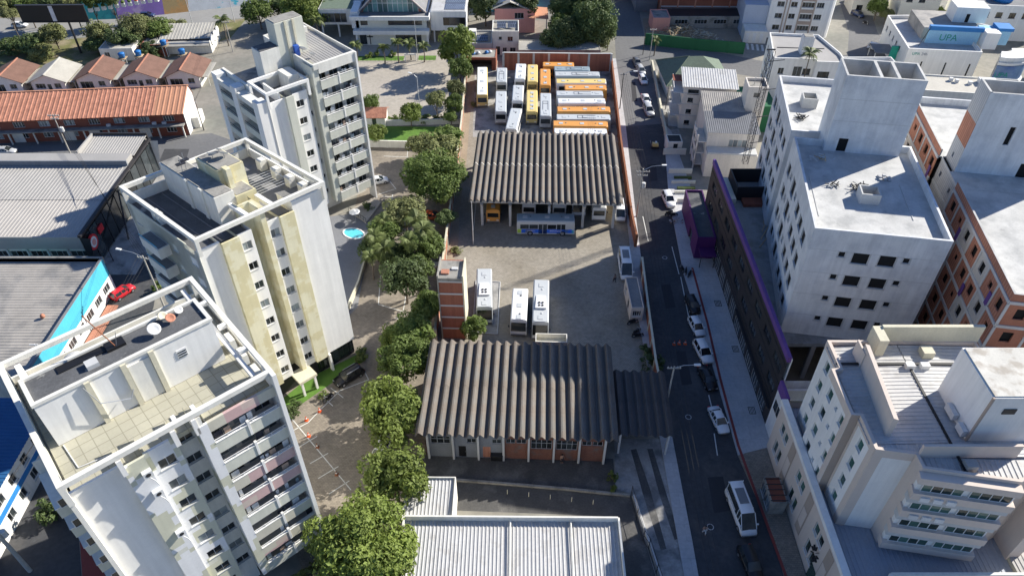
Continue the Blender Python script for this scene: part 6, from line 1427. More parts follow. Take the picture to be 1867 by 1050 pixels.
# projecting window bays with ledges on the near face
gwp = dict(panes=4,glass='glass_green',frame='frame_white',sill=False)
bu = Vector((8.5,-1.5,0)).normalized(); bn = Vector((bu.y,-bu.x,0)); bo = Vector((5.1,10.4,0))
for i,z in enumerate((9.0,12.0,15.0,18.0)):
    c = bo+bu*4.3+bn*.55; MB().obox((c.x,c.y,z+.35),bu*4.5,bn*.53,Vector((0,0,.5))).build('window_bay','beige',R3)
    c = bo+bu*4.3+bn*.45; MB().obox((c.x,c.y,z+2.5),bu*4.5,bn*.43,Vector((0,0,.45))).build('bay_lintel','beige' if i == 3 else 'concrete',R3)
    for x0 in (.4,4.7): win(R3,bo+bn*.72,bu,x0,z+.86,3.7,1.18,.05,**gwp)
    c = bo+bu*4.3+bn*.3; MB().obox((c.x,c.y,z+1.45),bu*4.3,bn*.28,Vector((0,0,.6))).build('bay_wall','white',R3)
    if i < 3:
        for x in (1.0,2.2,3.4)[:3 if i != 0 else 0]:
            c = bo+bu*x+bn*1.05; a = MB().obox((c.x,c.y,z+3.15),bu*.42,bn*.2,Vector((0,0,.3))).build('air_conditioner','ac_white',R3)
            MB().lathe([(.22,0),(.22,.02)],10,(c.x,c.y,z+3.452)).build('fan','dish_grey',a)
MB().box(17.8,19,8.5,27,0,Zr-2).build('side_wall','beige',R3)
MB().box(18.0,26,-6,24,0,8.4).build('rear_wing','sand',R3); ribbed(MB(),(18,-6,8.5),(26,-6,8.5),(26,24,8.5),(18,24,8.5),.5,.06).build('wing_roof','metal_grey',R3)
# low tiled annex at its foot
ax = thing('low_annex','low white walled annex with grey ribbed roof in front of the beige block','annex',(37.6,30.2,8.02))
ribbed(MB(),(.2,-9,.9),(16,-9,.9),(16,5.6,1.3),(.2,5.6,1.3),.5,.06).build('roof_sheet','metal_grey',ax)
for a in ((0,.2,-9,5.8),(.2,14.5,5.6,5.9)): MB().box(*a,0,1.9).build('parapet','white_dirty',ax)
# carved gate / kiosk frame on the pavement
gk = thing('pavement_kiosk','dark framed kiosk with stained roof on the pavement before the beige wall','kiosk',(*G2(1398,938),0),math.radians(0))
block(gk,[(0,0),(1.9,0),(1.9,3.6),(0,3.6)],.1,2.7,'stained_slab','brick_dark',.1,.1,{3:[(.4,.5,1.2,1.6,dict(panes=2,glass='glass_pale')),(2.0,.5,1.2,1.6,dict(panes=2,glass='glass_pale'))]})
for i in range(5): MB().box(-.1,2.0,.2+i*.75,.28+i*.75,2.705,2.78).build('roof_batten','dark_metal',gk)
# ---- small houses up the street
WA = thing('walk_up_block','narrow pale walk-up block with a white ribbed metal roof','building',(35.6,141.4,0),math.radians(-7))
fw = []
for i,z in enumerate((1.0,3.6,6.2)): fw += [(1.1,z,1.1,.95,dict(panes=2,frame='dark_metal')),(3.6,z,.7,.95,dict(panes=2))]
fw += [(.9,8.0,2.2,1.0,dict(panes=3,frame='dark_metal')),(6.3,7.6,.9,1.0,dict(panes=1))]
block(WA,[(0,0),(10.6,0),(10.6,7.4),(0,7.4)],0,9.6,'sand_white','metal_roof',.0,fac={0:fw})
ribbed(MB(),(-.4,-.5,9.75),(11,-.5,9.75),(11,7.7,10.3),(-.4,7.7,10.3),.5,.06).build('roof_sheet','metal_roof',WA)
for z in (3.2,5.8,8.2): MB().box(-.9,4.8,-.12,-.01,z-.12,z+.02).build('floor_band','concrete',WA)
for i,z in enumerate((.2,2.8,5.4,8.0)):
    b = MB().box(-2.0,-.02,.4,6.8,z-.15,z).build('side_balcony','concrete',WA)
    for k in range(6): MB().box(-2.0,-1.94,.5+k*1.2,.56+k*1.2,z,z+1.0).build('post','white_dirty',b)
    MB().box(-2.02,-1.92,.4,6.8,z+1.0,z+1.08).build('rail','white_dirty',b)
MB().box(-2.1,-.1,3.6,6.4,9.0,9.15).build('red_awning','brick_dark',WA)
WB = thing('slate_roof_house','beige building with grey sheet roofs stepping down behind the purple wall','building',(37.6,125.2,0),math.radians(-5))
block(WB,[(0,0),(9.6,0),(9.6,14.6),(0,14.6)],0,8.2,'sand_white','metal_grey',0,fac={0:[(4.2,5.2,3.4,1.6,dict(panes=4,glass='glass_pale',frame='beige'))]})
ribbed(MB(),(-.2,7.4,8.6),(8,7.4,8.6),(8,14.8,9.4),(-.2,14.8,9.4),.4,.06).build('roof_sheet','metal_tan',WB); ribbed(MB(),(-.2,-.3,8.3),(9.8,-.3,8.3),(9.8,7.4,8.8),(-.2,7.4,8.8),.4,.06).build('roof_sheet','slate',WB)
MB().box(0,9.6,-2.6,-.02,0,5.0).build('lower_block','sand_white',WB); MB().box(.2,9.4,-2.5,-.1,5.0,5.3).build('ledge','concrete',WB)
for i,z in enumerate((1.0,3.6,6.0)):
    MB().box(-1.8,-.02,.2,5.6,z-.15,z).build('balcony','sand_white',WB); MB().box(-1.85,-1.7,.2,5.6,z,z+.9).build('balcony_wall','sand_white',WB)
for y in (.2,2.9,5.5): MB().box(-1.86,-1.6,y,y+.2,0,7.4).build('balcony_post','sand_white',WB)
WC = thing('stair_tower','tall plain white stair tower with one dark window beside the lattice mast','tower',(46.2,133.6,0),math.radians(-5))
block(WC,[(0,0),(3.9,0),(3.9,4.2),(0,4.2)],0,13.4,'sand_white','stained_slab',.5,.25,{0:[(1.3,11.2,1.1,1.0,'dark')]})
MB().box(1.4,1.5,2,2.1,12.9,14.6).build('aerial','steel',WC)
WD_ = thing('green_roof_house','house with a mottled green tiled hipped roof on the corner','house',(35.4,154.6,0),math.radians(2))
block(WD_,[(0,0),(13.6,0),(13.6,12),(0,12)],0,3.3,'white_dirty','stained_slab',0)
MB().add([(-.8,-.8,3.4),(14.4,-.8,3.4),(14.4,12.8,3.4),(-.8,12.8,3.4),(5.2,6,7.4),(8.4,6,7.4)],[(0,1,5,4),(1,2,5),(2,3,4,5),(3,0,4)]).build('roof','tile_green',WD_)
MB().path([(-.8,-.8,3.45),(5.2,6,7.45),(-.8,12.8,3.45)],.12).build('ridge_cap','tile_green',WD_)
WG = bld('green_shed','low dark green sheet roofed shed behind the stair tower','shed',47.6,139.6,7.5,9,0,6.0,'green_hoarding','green_hoarding',0)
MB().box(-.3,2.2,-1.5,0,5.0,5.2).build('red_awning','rust',WG)
# forecourt and low walls below the walk-up
fy = thing('forecourt_wall','stepped pale forecourt walls beneath the walk-up block','wall',(30.8,113.5,0))
for i,(y,h) in enumerate(((0,1.0),(3,.7),(6.4,.7),(10,1.1),(17,1.4))): MB().box(0,4.6,y,y+.25,0,h).build('wall','sand_pale',fy)
for y in (4.4,8.0): MB().box(.8,4.2,y,y+.5,0,.5).build('hedge','leaf_dark',fy)
kh = bld('gate_house','tiny dark roofed gate house in the forecourt','hut',31.6,131.2,3.0,3.0,0,2.6,'white_dirty','charcoal',.1,{0:[(1.2,.05,.9,2.1,'dark')]})
# lattice hoist mast
lm = thing('lattice_mast','tall dark lattice hoist mast standing beside the grey block','mast',(*G2(1358,297,9.0),9.0))
mh = ZAT(92,lm.location.y)-9.0; s_ = .42
for sx in (-s_,s_):
    for sy in (-s_,s_): MB().box(sx-.035,sx+.035,sy-.035,sy+.035,-.02,mh).build('leg','dark_metal',lm)
nz = int(mh/1.25)
for k in range(nz):
    z = k*1.25
    for a,b in (((-s_,-s_),(s_,-s_)),((s_,-s_),(s_,s_)),((s_,s_),(-s_,s_)),((-s_,s_),(-s_,-s_))):
        obj('brace', cached(('brace_m',a,b), lambda: MB().beam((*a,0),(*b,1.25),.03,.03)), 'dark_metal', lm, (0,0,z)); obj('rung', cached(('rung_m',a,b), lambda: MB().beam((*a,0),(*b,0),.03,.03)), 'dark_metal', lm, (0,0,z))
MB().box(-.9,.5,-.1,.1,mh,mh+.2).build('head_beam','dark_metal',lm)
for z in (4,9,14,19):
    if z < mh: MB().beam((0,0,z),(2.6,.6,z),.1,.1).build('wall_tie','dark_metal',lm)
# ---- flat roofed block and rounded block up right
WE = thing('flat_grey_roof_block','low white block with a flat grey roof and a rooftop chimney box','building',(54.9,147.6,0),math.radians(-4))
block(WE,[(0,0),(8.6,0),(8.6,-1.2),(14.6,-1.2),(14.6,3.4),(12.2,12.6),(1.6,13.2)],0,13.0,'white','grey_flat',.5,.25,{0:[(1.5,9.4,1.2,1.4,dict(panes=2)),(6.6,9.4,1.6,1.4,dict(panes=4,frame='dark_metal')),(4.6,9.0,1.8,2.2,dict(panes=2))],2:[(.8,9.4,2.4,1.4,dict(panes=4,frame='dark_metal'))],6:[(2+i*2.6,z,1.4,1.3,dict(panes=2)) for i in range(4) for z in (4,7,10)]})
MB().box(6.2,8.4,3.2,5.2,12.5,16.2).build('chimney_box','plaster_grey',WE); MB().box(6.35,8.25,3.35,5.05,16.2,16.3).build('box_top','stained_slab',WE)
MB().box(2,12,6.2,6.4,12.52,12.6).build('roof_gutter','black',WE)
WF = thing('rounded_white_block','white and beige apartment block with rounded corner at the top','building',(66,188.5,0),math.radians(-6))
pf_ = [(0,0),(13.5,0)]+[(13.5+3.2*math.sin(a),3.2-3.2*math.cos(a)) for a in (math.pi*k/10 for k in range(1,6))]+[(16.7,18),(0,18)]
ff = []
for z in (2.2,5.2,8.2,11.2,14.2): ff += [(1.6,z,1.8,1.3,dict(panes=2)),(5.0,z,1.6,1.3,dict(panes=2)),(7.8,z,3.0,1.3,dict(panes=4)),(11.4,z,1.8,1.3,dict(panes=3))]
block(WF,pf_,0,18,'white','grey_flat',.6,.25,{0:ff})
for x,w_ in ((3.6,1.2),(7.4,3.7)): MB().box(x,x+.35,-.08,-.004,1,17.6).build('beige_strip','beige_dark',WF); MB().box(x+w_-.35+.0,x+w_,-.08,-.004,1,17.6).build('beige_strip','beige_dark',WF)
for z in (4.1,7.1,10.1,13.1): MB().box(7.76,10.74,-.07,-.004,z-.3,z+.6).build('beige_panel','beige_dark',WF)
MB().box(-6,-.02,1,14,0,8).build('blue_wing','plaster_blue',WF); MB().box(-5.8,-.1,-4,.9,0,3.2).build('front_wing','white_dirty',WF)
for i in range(3): MB().box(-5.4+i*1.8,-4.6+i*1.8,-4.06,-4.004,.2,2.6).build('stripe_panel','cloth_white',WF)
# ---- brick building site behind the hoarding
WH = thing('brick_site_building','large windowless brick building with concrete frame behind the green hoarding','building',(40.6,202,0),math.radians(-1))
brickface2 = lambda: None
for c in range(5):
    for s in range(5):
        MB().box(c*4.7+.2,c*4.7+4.5,0,.2,s*3.2,s*3.2+2.9).build('brick_panel','brick',WH)
    MB().box(c*4.7-.2,c*4.7+.2,-.06,.24,0,16).build('column','brick_orange',WH)
for s in range(5): MB().box(0,23.5,-.04,.22,s*3.2+2.9,s*3.2+3.2).build('floor_band','concrete',WH)
MB().box(0,23.5,.25,14,0,16).build('body','brick',WH)
for x in (16.4,17.6): MB().box(x,x+.7,-.5,-.07,6.2,6.8).build('air_conditioner','ac_white',WH)
st = thing('site_shed','low dark roofed site shed in front of the brick building','shed',(40.5,194.5,0)); block(st,[(0,0),(24,0),(24,6),(0,6)],0,3.2,'stained_slab','charcoal',.05)
for i in range(4): win(st,(0,0),(1,0),3+i*5.2,1.2,3.4,1.2,.02,4,sill=False)
heap('big heap of timber planks inside the building site',G(1240,62),150,5.0,['wood','sand','wood'],'timber_heap',2.6); heap('smaller heap of planks beside the hoarding',G(1285,72),80,4.0,['wood','sand'],'timber_heap',2.0)
heap('construction rubble at the kerb of the shaded street',G(1232,405),26,1.3,['concrete','rust','plaster_grey','wood'],L0=.5)
bld('dark_side_house','dark glazed house between street and building site at the top','house',34.5,206,6,10,0,9,'plaster_dull','charcoal',.3,{0:[(1,5,4,2,dict(panes=4))]})
bld('pink_strip_house','low pink wall house below the dark glazed one','house',37.2,192.5,4.6,6,0,3.6,'pink','stained_slab',.2)
# ---- clinic with blue band
CL = thing('clinic','white clinic with blue roof band, curved corner and green lettering','clinic',(92.4,165.4,0),math.radians(-7))
cp_ = [(0,0),(16.4,0),(16.4,6),(24,16),(14,22),(0.2,20)]
block(CL,cp_,0,7.2,'white','metal_roof',.8,.3,{0:[(3.8,1.0,.4,3.2,'dark'),(9.2,1.0,.4,3.2,'dark'),(14.6,1.0,.4,3.2,'dark')],5:[(2+i*3,4.2,1.0,1.2,dict(panes=2)) for i in range(5)]+[(15.5,1.0,1.2,1.2,dict(panes=2)),(17.6,1.0,1.2,1.2,dict(panes=2))]})
MB().box(5.4,17.0,5.6,6.0,6.4,9.6).build('blue_back_wall','sky_panel',CL); MB().box(5.3,17.4,5.3,6.3,9.6,10.6).build('blue_band','blue_paint',CL); MB().add([(5.3,5.3,9.6),(5.3,5.3,10.6),(2.6,1.8,7.2),(2.6,1.8,6.8)],[(0,1,2,3)]).build('blue_fin','charcoal',CL)
letters(CL,'UPA',2.2,(10.2,5.55,7.2),(math.pi/2,0,0),'sign_green'); letters(CL,'UPA',.95,(2.0,-.06,5.7),(math.pi/2,0,0),'sign_green'); letters(CL,'24h',.95,(3.9,-.06,5.7),(math.pi/2,0,0),'sign_grey')
MB().box(17.4,20.6,3.6,6.4,6.4,10.2).build('white_block','white',CL); MB().box(17.42,24,6.42,9.4,6.4,9.8).build('blue_block','sky_panel',CL); MB().box(20.7,24.2,6.0,9.6,9.8,10.5).build('blue_band','blue_paint',CL)
MB().box(5,18,8,19,6.4,9.2).build('upper_roof','metal_tan',CL); MB().box(12.5,20,12,17,9.2,12.8).build('roof_room','white',CL); MB().box(15.2,16,11.94,11.99,9.3,11.3).build('room_door','void',CL)
cc = (21.5,2.6); R_ = 5.4
def arc(r0,r1,z0,z1,a0=-1.9,a1=.1,n=12):
    m = MB(); pts = [(cc[0]+r1*math.cos(a0+(a1-a0)*k/n)*1.15,cc[1]+r1*math.sin(a0+(a1-a0)*k/n)) for k in range(n+1)]+[(cc[0]+r0*math.cos(a1-(a1-a0)*k/n)*1.15,cc[1]+r0*math.sin(a1-(a1-a0)*k/n)) for k in range(n+1)]; return m.prism(pts,z0,z1)
arc(2,R_-.3,0,6.6).build('curved_body','white',CL); arc(2,R_,1.6,5.2).build('curved_panel','m_sign_blue',CL); arc(2,R_+.3,5.6,6.1).build('curved_ledge','white',CL); arc(2,R_+.4,.6,1.2).build('curved_ledge','white',CL); arc(1.9,R_+.1,6.6,7.3).build('curved_crown','white',CL)
letters(CL,'UPA',1.7,(cc[0]-.4,cc[1]-R_-.12,2.6),(math.pi/2,0,.1),'sign_green')
MB().box(-1.6,-.02,5.4,6.0,0,5.2).build('green_totem','sign_green',CL); MB().box(-4.6,-.02,6.6,12,2.8,3.0).build('entrance_canopy','grey_roof',CL)
for y in (6.9,11.6): MB().box(-4.5,-4.3,y,y+.2,0,2.8).build('canopy_post','white_dirty',CL)
fl = bld('flat_terrace_block','low flat roofed block with small roof vents before the clinic','building',84,146.6,26,8,0,6.5,'white_dirty','terrace_plain',.3); fl.rotation_euler[2] = math.radians(-8)
MB().box(17,20.4,4.6,6.6,6.2,7.2).build('skylight','frame_white',fl)
for x,y in ((11,5.6),(12,5),(14.6,4.4)): MB().box(x,x+.7,y,y+.7,6.2,6.9).build('roof_vent','ac_white',fl)
pw = bld('pool_terrace_block','white low block with a sunken terrace beside the zebra crossing','building',72.2,146.2,14,14,0,7.5,'white','roof_slab',.8); MB().box(7.5,12,5.6,6.2,6.7,7.9).build('terrace_wall','white',pw)
for i,(x,y,w_,d_,h,mt_,rm,lbv) in enumerate(((104,198,10,9,9,'sand_pale','grey_roof','sand coloured block with barred window at the top right'),(116,188,20,12,9,'white','grey_roof','long white block with blue roof tank behind the clinic'),(94,204,9,8,4.5,'sand_pale','stained_slab','low cream wall block beside the banana plants'),(140,178,16,10,7,'white_dirty','stained_slab','pale block at the upper right edge'),(128,160,20,9,7,'sand_pale','terrace_plain','cream block beyond the curved clinic corner'),(66,226,20,12,14,'sand_pale','grey_roof','tall pale block at the very top right of the street'))):
    e = bld('distant_block',lbv,'building',x,y,w_,d_,0,h,mt_,rm,.5,{0:[(1.2+k*3.2,h-3.2,1.6,1.4,dict(panes=2,frame='dark_metal')) for k in range(int(w_/3.4))]}); e.rotation_euler[2] = math.radians(-7)
    if i == 1: MB().lathe([(2.4,0),(2.6,.8),(2.4,1.6),(.4,2.0)],16,(10,5,8.5)).build('roof_tank','tank_blue',e,True)

for x,y,L_ in ((1.2,4,9),(12.6,5,8)): MB().box(x,x+.09,y,y+L_,zt-.985,zt-.93).build('roof_conduit','concrete',R1)
for i in range(9): MB().box(10.2+.55*(i%3),10.6+.55*(i%3),13.5+.45*(i//3),13.85+.45*(i//3),zt-.985,zt-.985+.2+.15*(i%2)).build('loose_block','block_grey',R1)
for i in range(4): MB().box(8.6+i*1.6,9.5+i*1.6,26.2-3.2,26.2-2.6,Zr-.35,Zr+.25).build('roof_ac_unit','ac_white',R3) if i < 2 else None

for i,(za,zb,fa,fb) in {0:(Zr-1.1,Zr+.01,0,1),6:(Zr-1.1,Zr+.01,0,1),8:(Zr-1.1,Zr+.01,0,1),10:(Zr-1.1,Zr+.01,0,1)}.items():
    a, b = Vector(o3[i]), Vector(o3[(i+1)%len(o3)]); u = (b-a).normalized(); n = Vector((u.y,-u.x)); c = (a+b)/2+n*.03; MB().obox((c.x,c.y,(za+zb)/2),Vector((u.x,u.y,0))*((b-a).length/2-.002),Vector((n.x,n.y,0))*.028,Vector((0,0,(zb-za)/2))).build('cornice_band','beige',R3)
for i,t0,w_ in ((0,0,.9),(6,3.3,.75),(8,5.4,.75),(10,3.2,.78),(10,.02,.3)):
    a, b = Vector(o3[i]), Vector(o3[(i+1)%len(o3)]); u = (b-a).normalized(); n = Vector((u.y,-u.x)); c = a+u*(t0+w_/2)+n*.025; MB().obox((c.x,c.y,(Zp+Zr-1.12)/2),Vector((u.x,u.y,0))*(w_/2),Vector((n.x,n.y,0))*.023,Vector((0,0,(Zr-1.12-Zp)/2))).build('corner_strip','beige',R3)
# ================================================================ VEGETATION
def mpp(px, py, z):
    p = G(px,py,z); d = p.y*CP-(p.z-CAMH)*SP; return d/FPX
def tp_(label, px, py, rpx, zc, leafm='leaf', var=0, sq=1., **k): return tree(label,px,py,rpx*mpp(px,py,zc),zc,leafm,var,sq=sq,**k)
GT = 'trees between the condominium and the bus yard'
for a in [('largest bright green tree at the bottom beside the warehouse',662,1000,96,6.5,'leaf_bright',0,.85),
          ('round bright tree above the largest one by the warehouse annex',718,868,56,5.8,'leaf_bright',1,.95),
          ('bushy bright tree left of the workshop roof',716,735,54,5.6,'leaf_bright',2,.95),('lower bright crown below the bushy tree by the workshop',712,775,46,4.6,'leaf_bright',0,.9),
          ('darker green tree above the bushy bright one by the workshop',738,655,40,4.6,'leaf',3,.85),('small dark tree behind the workshop corner',762,640,30,4.2,'leaf',1,.9),
          ('round green tree beside the brick tower base',750,604,36,4.4,'leaf',0,.9),('pale small tree left of the brick tower base',718,615,24,3.4,'leaf_bright',1,.9),
          ('dark green tree left of the brick tower',778,556,32,4.6,'leaf',2,.95),('dense dark tree below the palms',737,508,40,5.2,'leaf_dark',1,.9),('light tree beside the dense dark one below the palms',760,490,26,5.4,'leaf',0,.8),
          ('large spreading olive tree by the shelter wall',792,322,50,5.6,'leaf',1,.8),('olive tree above the large spreading one',800,272,36,5.0,'leaf_olive',2,.85),('leafy tree at the lawn corner by the yard wall',815,250,26,4.2,'leaf',3,.8),('pale tree over the lawn end',770,262,26,3.8,'leaf_olive',0,.7),
          ('shadowy shrubby tree against the shelter wall',812,395,18,3.2,'leaf_dark',2,.8)]:
    tp_(*a,group=GT)
tree('sprawling yellow green tree among the palms',738,388,36*mpp(738,388,5),5,'leaf_olive',1,group=GT,sq=.7)
tree('tree in the palm garden near the orange car',705,415,30*mpp(705,415,4.6),4.6,'leaf',2,group=GT,sq=.8)
tree('dense garden tree beneath the palms by the wall',770,445,34*mpp(770,445,4.2),4.2,'leaf',3,group=GT,sq=.8)
tree('dark garden tree left of the palms by the pool',690,450,30*mpp(690,450,3.6),3.6,'leaf_dark',0,group=GT,sq=.8)
tree('dark tree under the palms above the dense one',725,470,34*mpp(725,470,3.4),3.4,'leaf_dark',2,group=GT,sq=.8)
GP = 'palms in the condominium garden'
for i,(px,py,h,r,lbv) in enumerate([(772,418,6.5,2.9,'tallest bright palm at the right of the garden'),(745,440,6.0,2.7,'palm left of the tallest one in the garden'),(700,402,5.5,2.4,'palm at the top left of the garden'),(683,432,5.2,2.6,'palm nearest the pool deck'),(700,455,5.2,2.7,'palm below the pool in the garden'),(757,400,5.8,2.5,'palm beside the orange car'),(675,470,4.6,2.3,'lowest palm by the deck wall')]):
    palm(lbv,px,py,h,r*.85,group=GP,var=i%3,nf=15)
# yard shrub, church square
tp_('airy green tree standing by the wash slab in the yard',864,598,22,2.6,'leaf',3,1.0,name='yard_tree')
GQ = 'trees round the church square'
for a in [('tall bright tree at the right of the church square',832,82,30,7,'leaf_bright',3,1.2),('lower half of foliage beside the tall church square tree',838,125,20,4.5,'leaf',1,1.1),('slim tree along the square wall below the tall one',832,160,18,4,'leaf_olive',2,1.1),('narrow green tree lower along the square wall',828,190,16,3.4,'leaf',3,1.1),
          ('thin brownish tree by the lamp post in the square',795,182,17,4.2,'leaf_olive',0,1.),('round clipped tree at the left of the square',677,188,15,4,'leaf',1,1.1),('bushy tree by the low wall of the square',748,205,19,3.4,'leaf_bright',2,1.1),('bush tree beside the orange roofed hut',685,243,18,3.2,'leaf_bright',0,1.),('bushy shrub tree at the end of the hedge',822,212,13,2,'leaf',2,.9)]:
    tp_(*a,group=GQ)
for i,(px,lbv) in enumerate(((700,'clipped hedge left of the bushy tree'),(722,'clipped hedge close to the bushy tree on its left'),(772,'clipped hedge right of the bushy tree'),(795,'clipped hedge at the right end of the low wall'))): bush(lbv,px,216,1.7,1.3,'leaf','hedge along the low wall',var=i)
for i,(px,py,lbv) in enumerate(((648,83,'leftmost palm before the church'),(698,87,'second palm before the church from the left'),(724,77,'tallest palm before the church doors'),(747,80,'palm right of the church gate'),(771,84,'small palm by the church flagpole'))): palm(lbv,px,py,4.2+(i==2)*1.2,1.9,group='palms before the church',var=i%3)
for i,(px,py,lbv) in enumerate(((673,100,'shrub in the church bed at left'),(688,97,'shrub in the church bed beneath the second palm'),(715,98,'shrub in the church bed by the gate'))): bush(lbv,px,py,1.0,1.4,'leaf_bright','shrubs in the church bed',var=i)
GBK = 'trees behind the bus yard'
for a in [('big dark tree beside the upper street',1085,40,38,7,'leaf_dark',1,1.1),('dark tree left of the big one behind the yard',1035,62,34,5,'leaf_dark',0,.9),('bright topped tree in the middle behind the yard',1020,42,22,6,'leaf',2,.9),('dark tree nearest the grey shed',1010,78,26,3.6,'leaf_dark',3,.9),('olive tree by the upper street kerb',1092,68,24,4,'leaf_olive',2,1.),('tall dark tree at the top edge by the upper street',1070,5,40,8,'leaf_dark',1,1.),('dark tree at the top edge left of the tall one',1030,8,30,8,'leaf_dark',2,1.),('dark tree beyond the solar church wing',885,8,26,6,'leaf_dark',1,1.),('second dark tree beyond the solar church wing',868,4,20,5,'leaf_dark',0,1.),('dark tree behind the pink house roof',960,4,24,7,'leaf_dark',3,1.)]:
    tp_(*a,group=GBK)
palm('palm at the street corner behind the yard',1110,58,5.0,2.6); palm('small palm on the flat roof block beside the clinic road',1433,112,14.5,2.2,base=(61.6,146.2,0)); palm('thin palm by the green hoarding',1196,74,4.0,1.6)
GH = 'bushes along the highway verge'
for a in [('tall bush left of the billboard pole',97,62,17,4,'leaf_olive',0,1.),('dark bush at the left end of the verge',60,82,18,2.4,'leaf_dark',1,.8),('low dark bush at the left edge of the verge',20,85,20,2,'leaf_dark',2,.7),('bush under the tall one by the billboard',75,98,15,1.6,'leaf_olive',3,.8),('round bush right of the billboard pole',182,62,18,3.4,'leaf_olive',1,1.),('lower part bush right of the billboard pole',175,82,15,2,'leaf_dark',0,.8),
          ('largest bush mass beside the dark car',245,50,24,4.6,'leaf_olive',2,.9),('dark bush behind the blue tanks',225,72,22,3.2,'leaf_dark',3,.8),('bush right of the largest mass by the highway',285,55,20,3.6,'leaf',0,.8),('small bush at the right of the verge',320,52,15,2.4,'leaf_olive',1,.8),('low bush near the end of the verge',345,54,13,1.8,'leaf_olive',2,.7),('dark bush between tanks and shed',277,92,14,1.8,'leaf_dark',3,.8)]:
    a = list(a); a[3] *= 1.3; tp_(*a,group=GH,name='verge_bush')
palm('tall palm beside the sheet roofed shed',405,38,6.6,2.4)
GL = 'trees between the highway and the church'
for a in [('tree above the far tower roof by the highway',470,20,26,5,'leaf',1,.9),('bright tree left of the church',552,18,36,6,'leaf_bright',0,.9),('second bright tree close to the church left wing',580,30,22,5,'leaf_bright',2,.9),('dark tree behind the far tower core',520,8,26,5,'leaf_dark',3,.9),('green tree at the top left of the church',600,4,22,6,'leaf',1,.9)]: tp_(*a,group=GL)
palm('leaning palm left of the church wing',575,38,6,2.4,var=1)
GU = 'vegetation on the hill at the top left'
for i,(px,py,r) in enumerate(((10,8,22),(45,4,20),(85,2,20),(130,4,18),(165,2,16),(200,-2,18),(15,25,14))): tp_(('large','broad','middle','round','small','rightmost','low')[i]+' hill tree above the billboard at the top left',px,py,r,7,('leaf_olive','leaf','leaf_dark')[i%3],i%4,.8,group=GU)
for a in [('banana like clump left of the sand coloured block',1602,12,16,4,'leaf',0,1.2),('second clump beside the upper right street',1618,26,12,3,'leaf_olive',2,1.1),('yellow green bush beside the sand coloured block',1712,24,11,3,'leaf_bright',1,1.)]: tp_(*a,group='greenery at the upper right')
for i,(px,py,r,h,lm_,lbv) in enumerate(((12,492,2.0,3.0,'leaf_bright','bright shrub at the left edge by the turquoise roof'),(88,925,1.8,3.2,'leaf_dark','dark shrub beside the lower left tower'),(105,905,1.4,2.4,'leaf_olive','olive shrub over the red pavement'),(290,520,1.2,2.0,'leaf','shrub at the foot of the middle tower by the side street'),(865,190,1.0,.9,'leaf_olive','low weed tuft by the yard wall'),(833,455,1.2,.8,'leaf_olive','weeds along the yard wall above the brick tower'),(672,375,1.2,1.6,'leaf_dark','potted shrub at the far tower entrance'),(656,645,1.3,1.6,'palm_leaf','spiky shrub at the right corner of the middle tower'),(590,720,.9,1.0,'leaf','small shrub by the middle tower lawn edge'),(530,745,1.6,1.2,'leaf_dark','dark shrub at the near tower lawn'),(1190,660,1.6,2.0,'leaf_dark','shaded shrub in the dark yard corner by the street wall'),(1180,640,1.3,1.6,'leaf_dark','second shaded shrub in the dark yard corner'),(1117,868,.7,1.6,'leaf','climber strip by the loading slab wall'),(1120,890,.6,1.2,'leaf','lower climber strip by the loading slab wall'))):
    bush(lbv,px,py,r,h,lm_,var=i)
for i,(px,py) in enumerate(((570,1040),(590,1012),(545,1055))): bush(('left','upper','lowest')[i]+' spiky white green plant at the foot of the nearest tower',px,py,1.1,1.4,'palm_leaf','spiky plants by the tower foot',var=i)
# ================================================================ SMALL THINGS
# orange roofed hut by the lawn
oh = thing('orange_roof_hut','little hut with an orange tiled roof by the lawn','hut',(*G2(668,232),0)); block(oh,[(0,0),(4.2,0),(4.2,4),(0,4)],0,2.6,'white_dirty','stained_slab',0,fac={0:[(1.4,.05,.9,2.0,'dark')]}); gable(oh,0,4.2,0,4,2.6,3.7,'tile_orange','x',.4)
# pool
pl = thing('swimming_pool','small oval turquoise pool in the grey deck','pool',G(645,426)); n_ = 20
ov = [(1.95*math.cos(2*math.pi*k/n_),1.25*math.sin(2*math.pi*k/n_)) for k in range(n_)]; ro = [(2.2*math.cos(2*math.pi*k/n_),1.5*math.sin(2*math.pi*k/n_)) for k in range(n_)]
MB().poly(ov,.06).build('water','pool_water',pl); m = MB()
for k in range(n_):
    j = (k+1)%n_; m.quad((*ro[k],.11),(*ro[j],.11),(*ov[j],.11),(*ov[k],.11)); m.quad((*ro[k],0.02),(*ro[j],.02),(*ro[j],.11),(*ro[k],.11)); m.quad((*ov[k],.11),(*ov[j],.11),(*ov[j],.03),(*ov[k],.03))
m.build('rim','white',pl); pl.rotation_euler[2] = -.5
um = thing('garden_parasol','white parasol table on the pool deck','parasol',G(649,402)); MB().lathe([(1.0,1.9),(.06,2.3)],10).build('canopy','cloth_white',um); MB().tube((0,0,0),(0,0,2.2),.04).build('pole','steel',um)
et = thing('entrance_terrace','pale paved entrance terrace of the far tower with low railing','terrace',G(660,385)); q0 = G(660,385); MB().prism(ccw(rel([G2(636,386),G2(668,408),G2(695,372),G2(683,362)],q0)),0,.35).build('slab','paver_pale',et)
pts_ = rel([G2(636,386),G2(668,408)],q0); MB().beam((*pts_[0],1.2),(*pts_[1],1.2),.06,.06).build('rail','dark_metal',et)
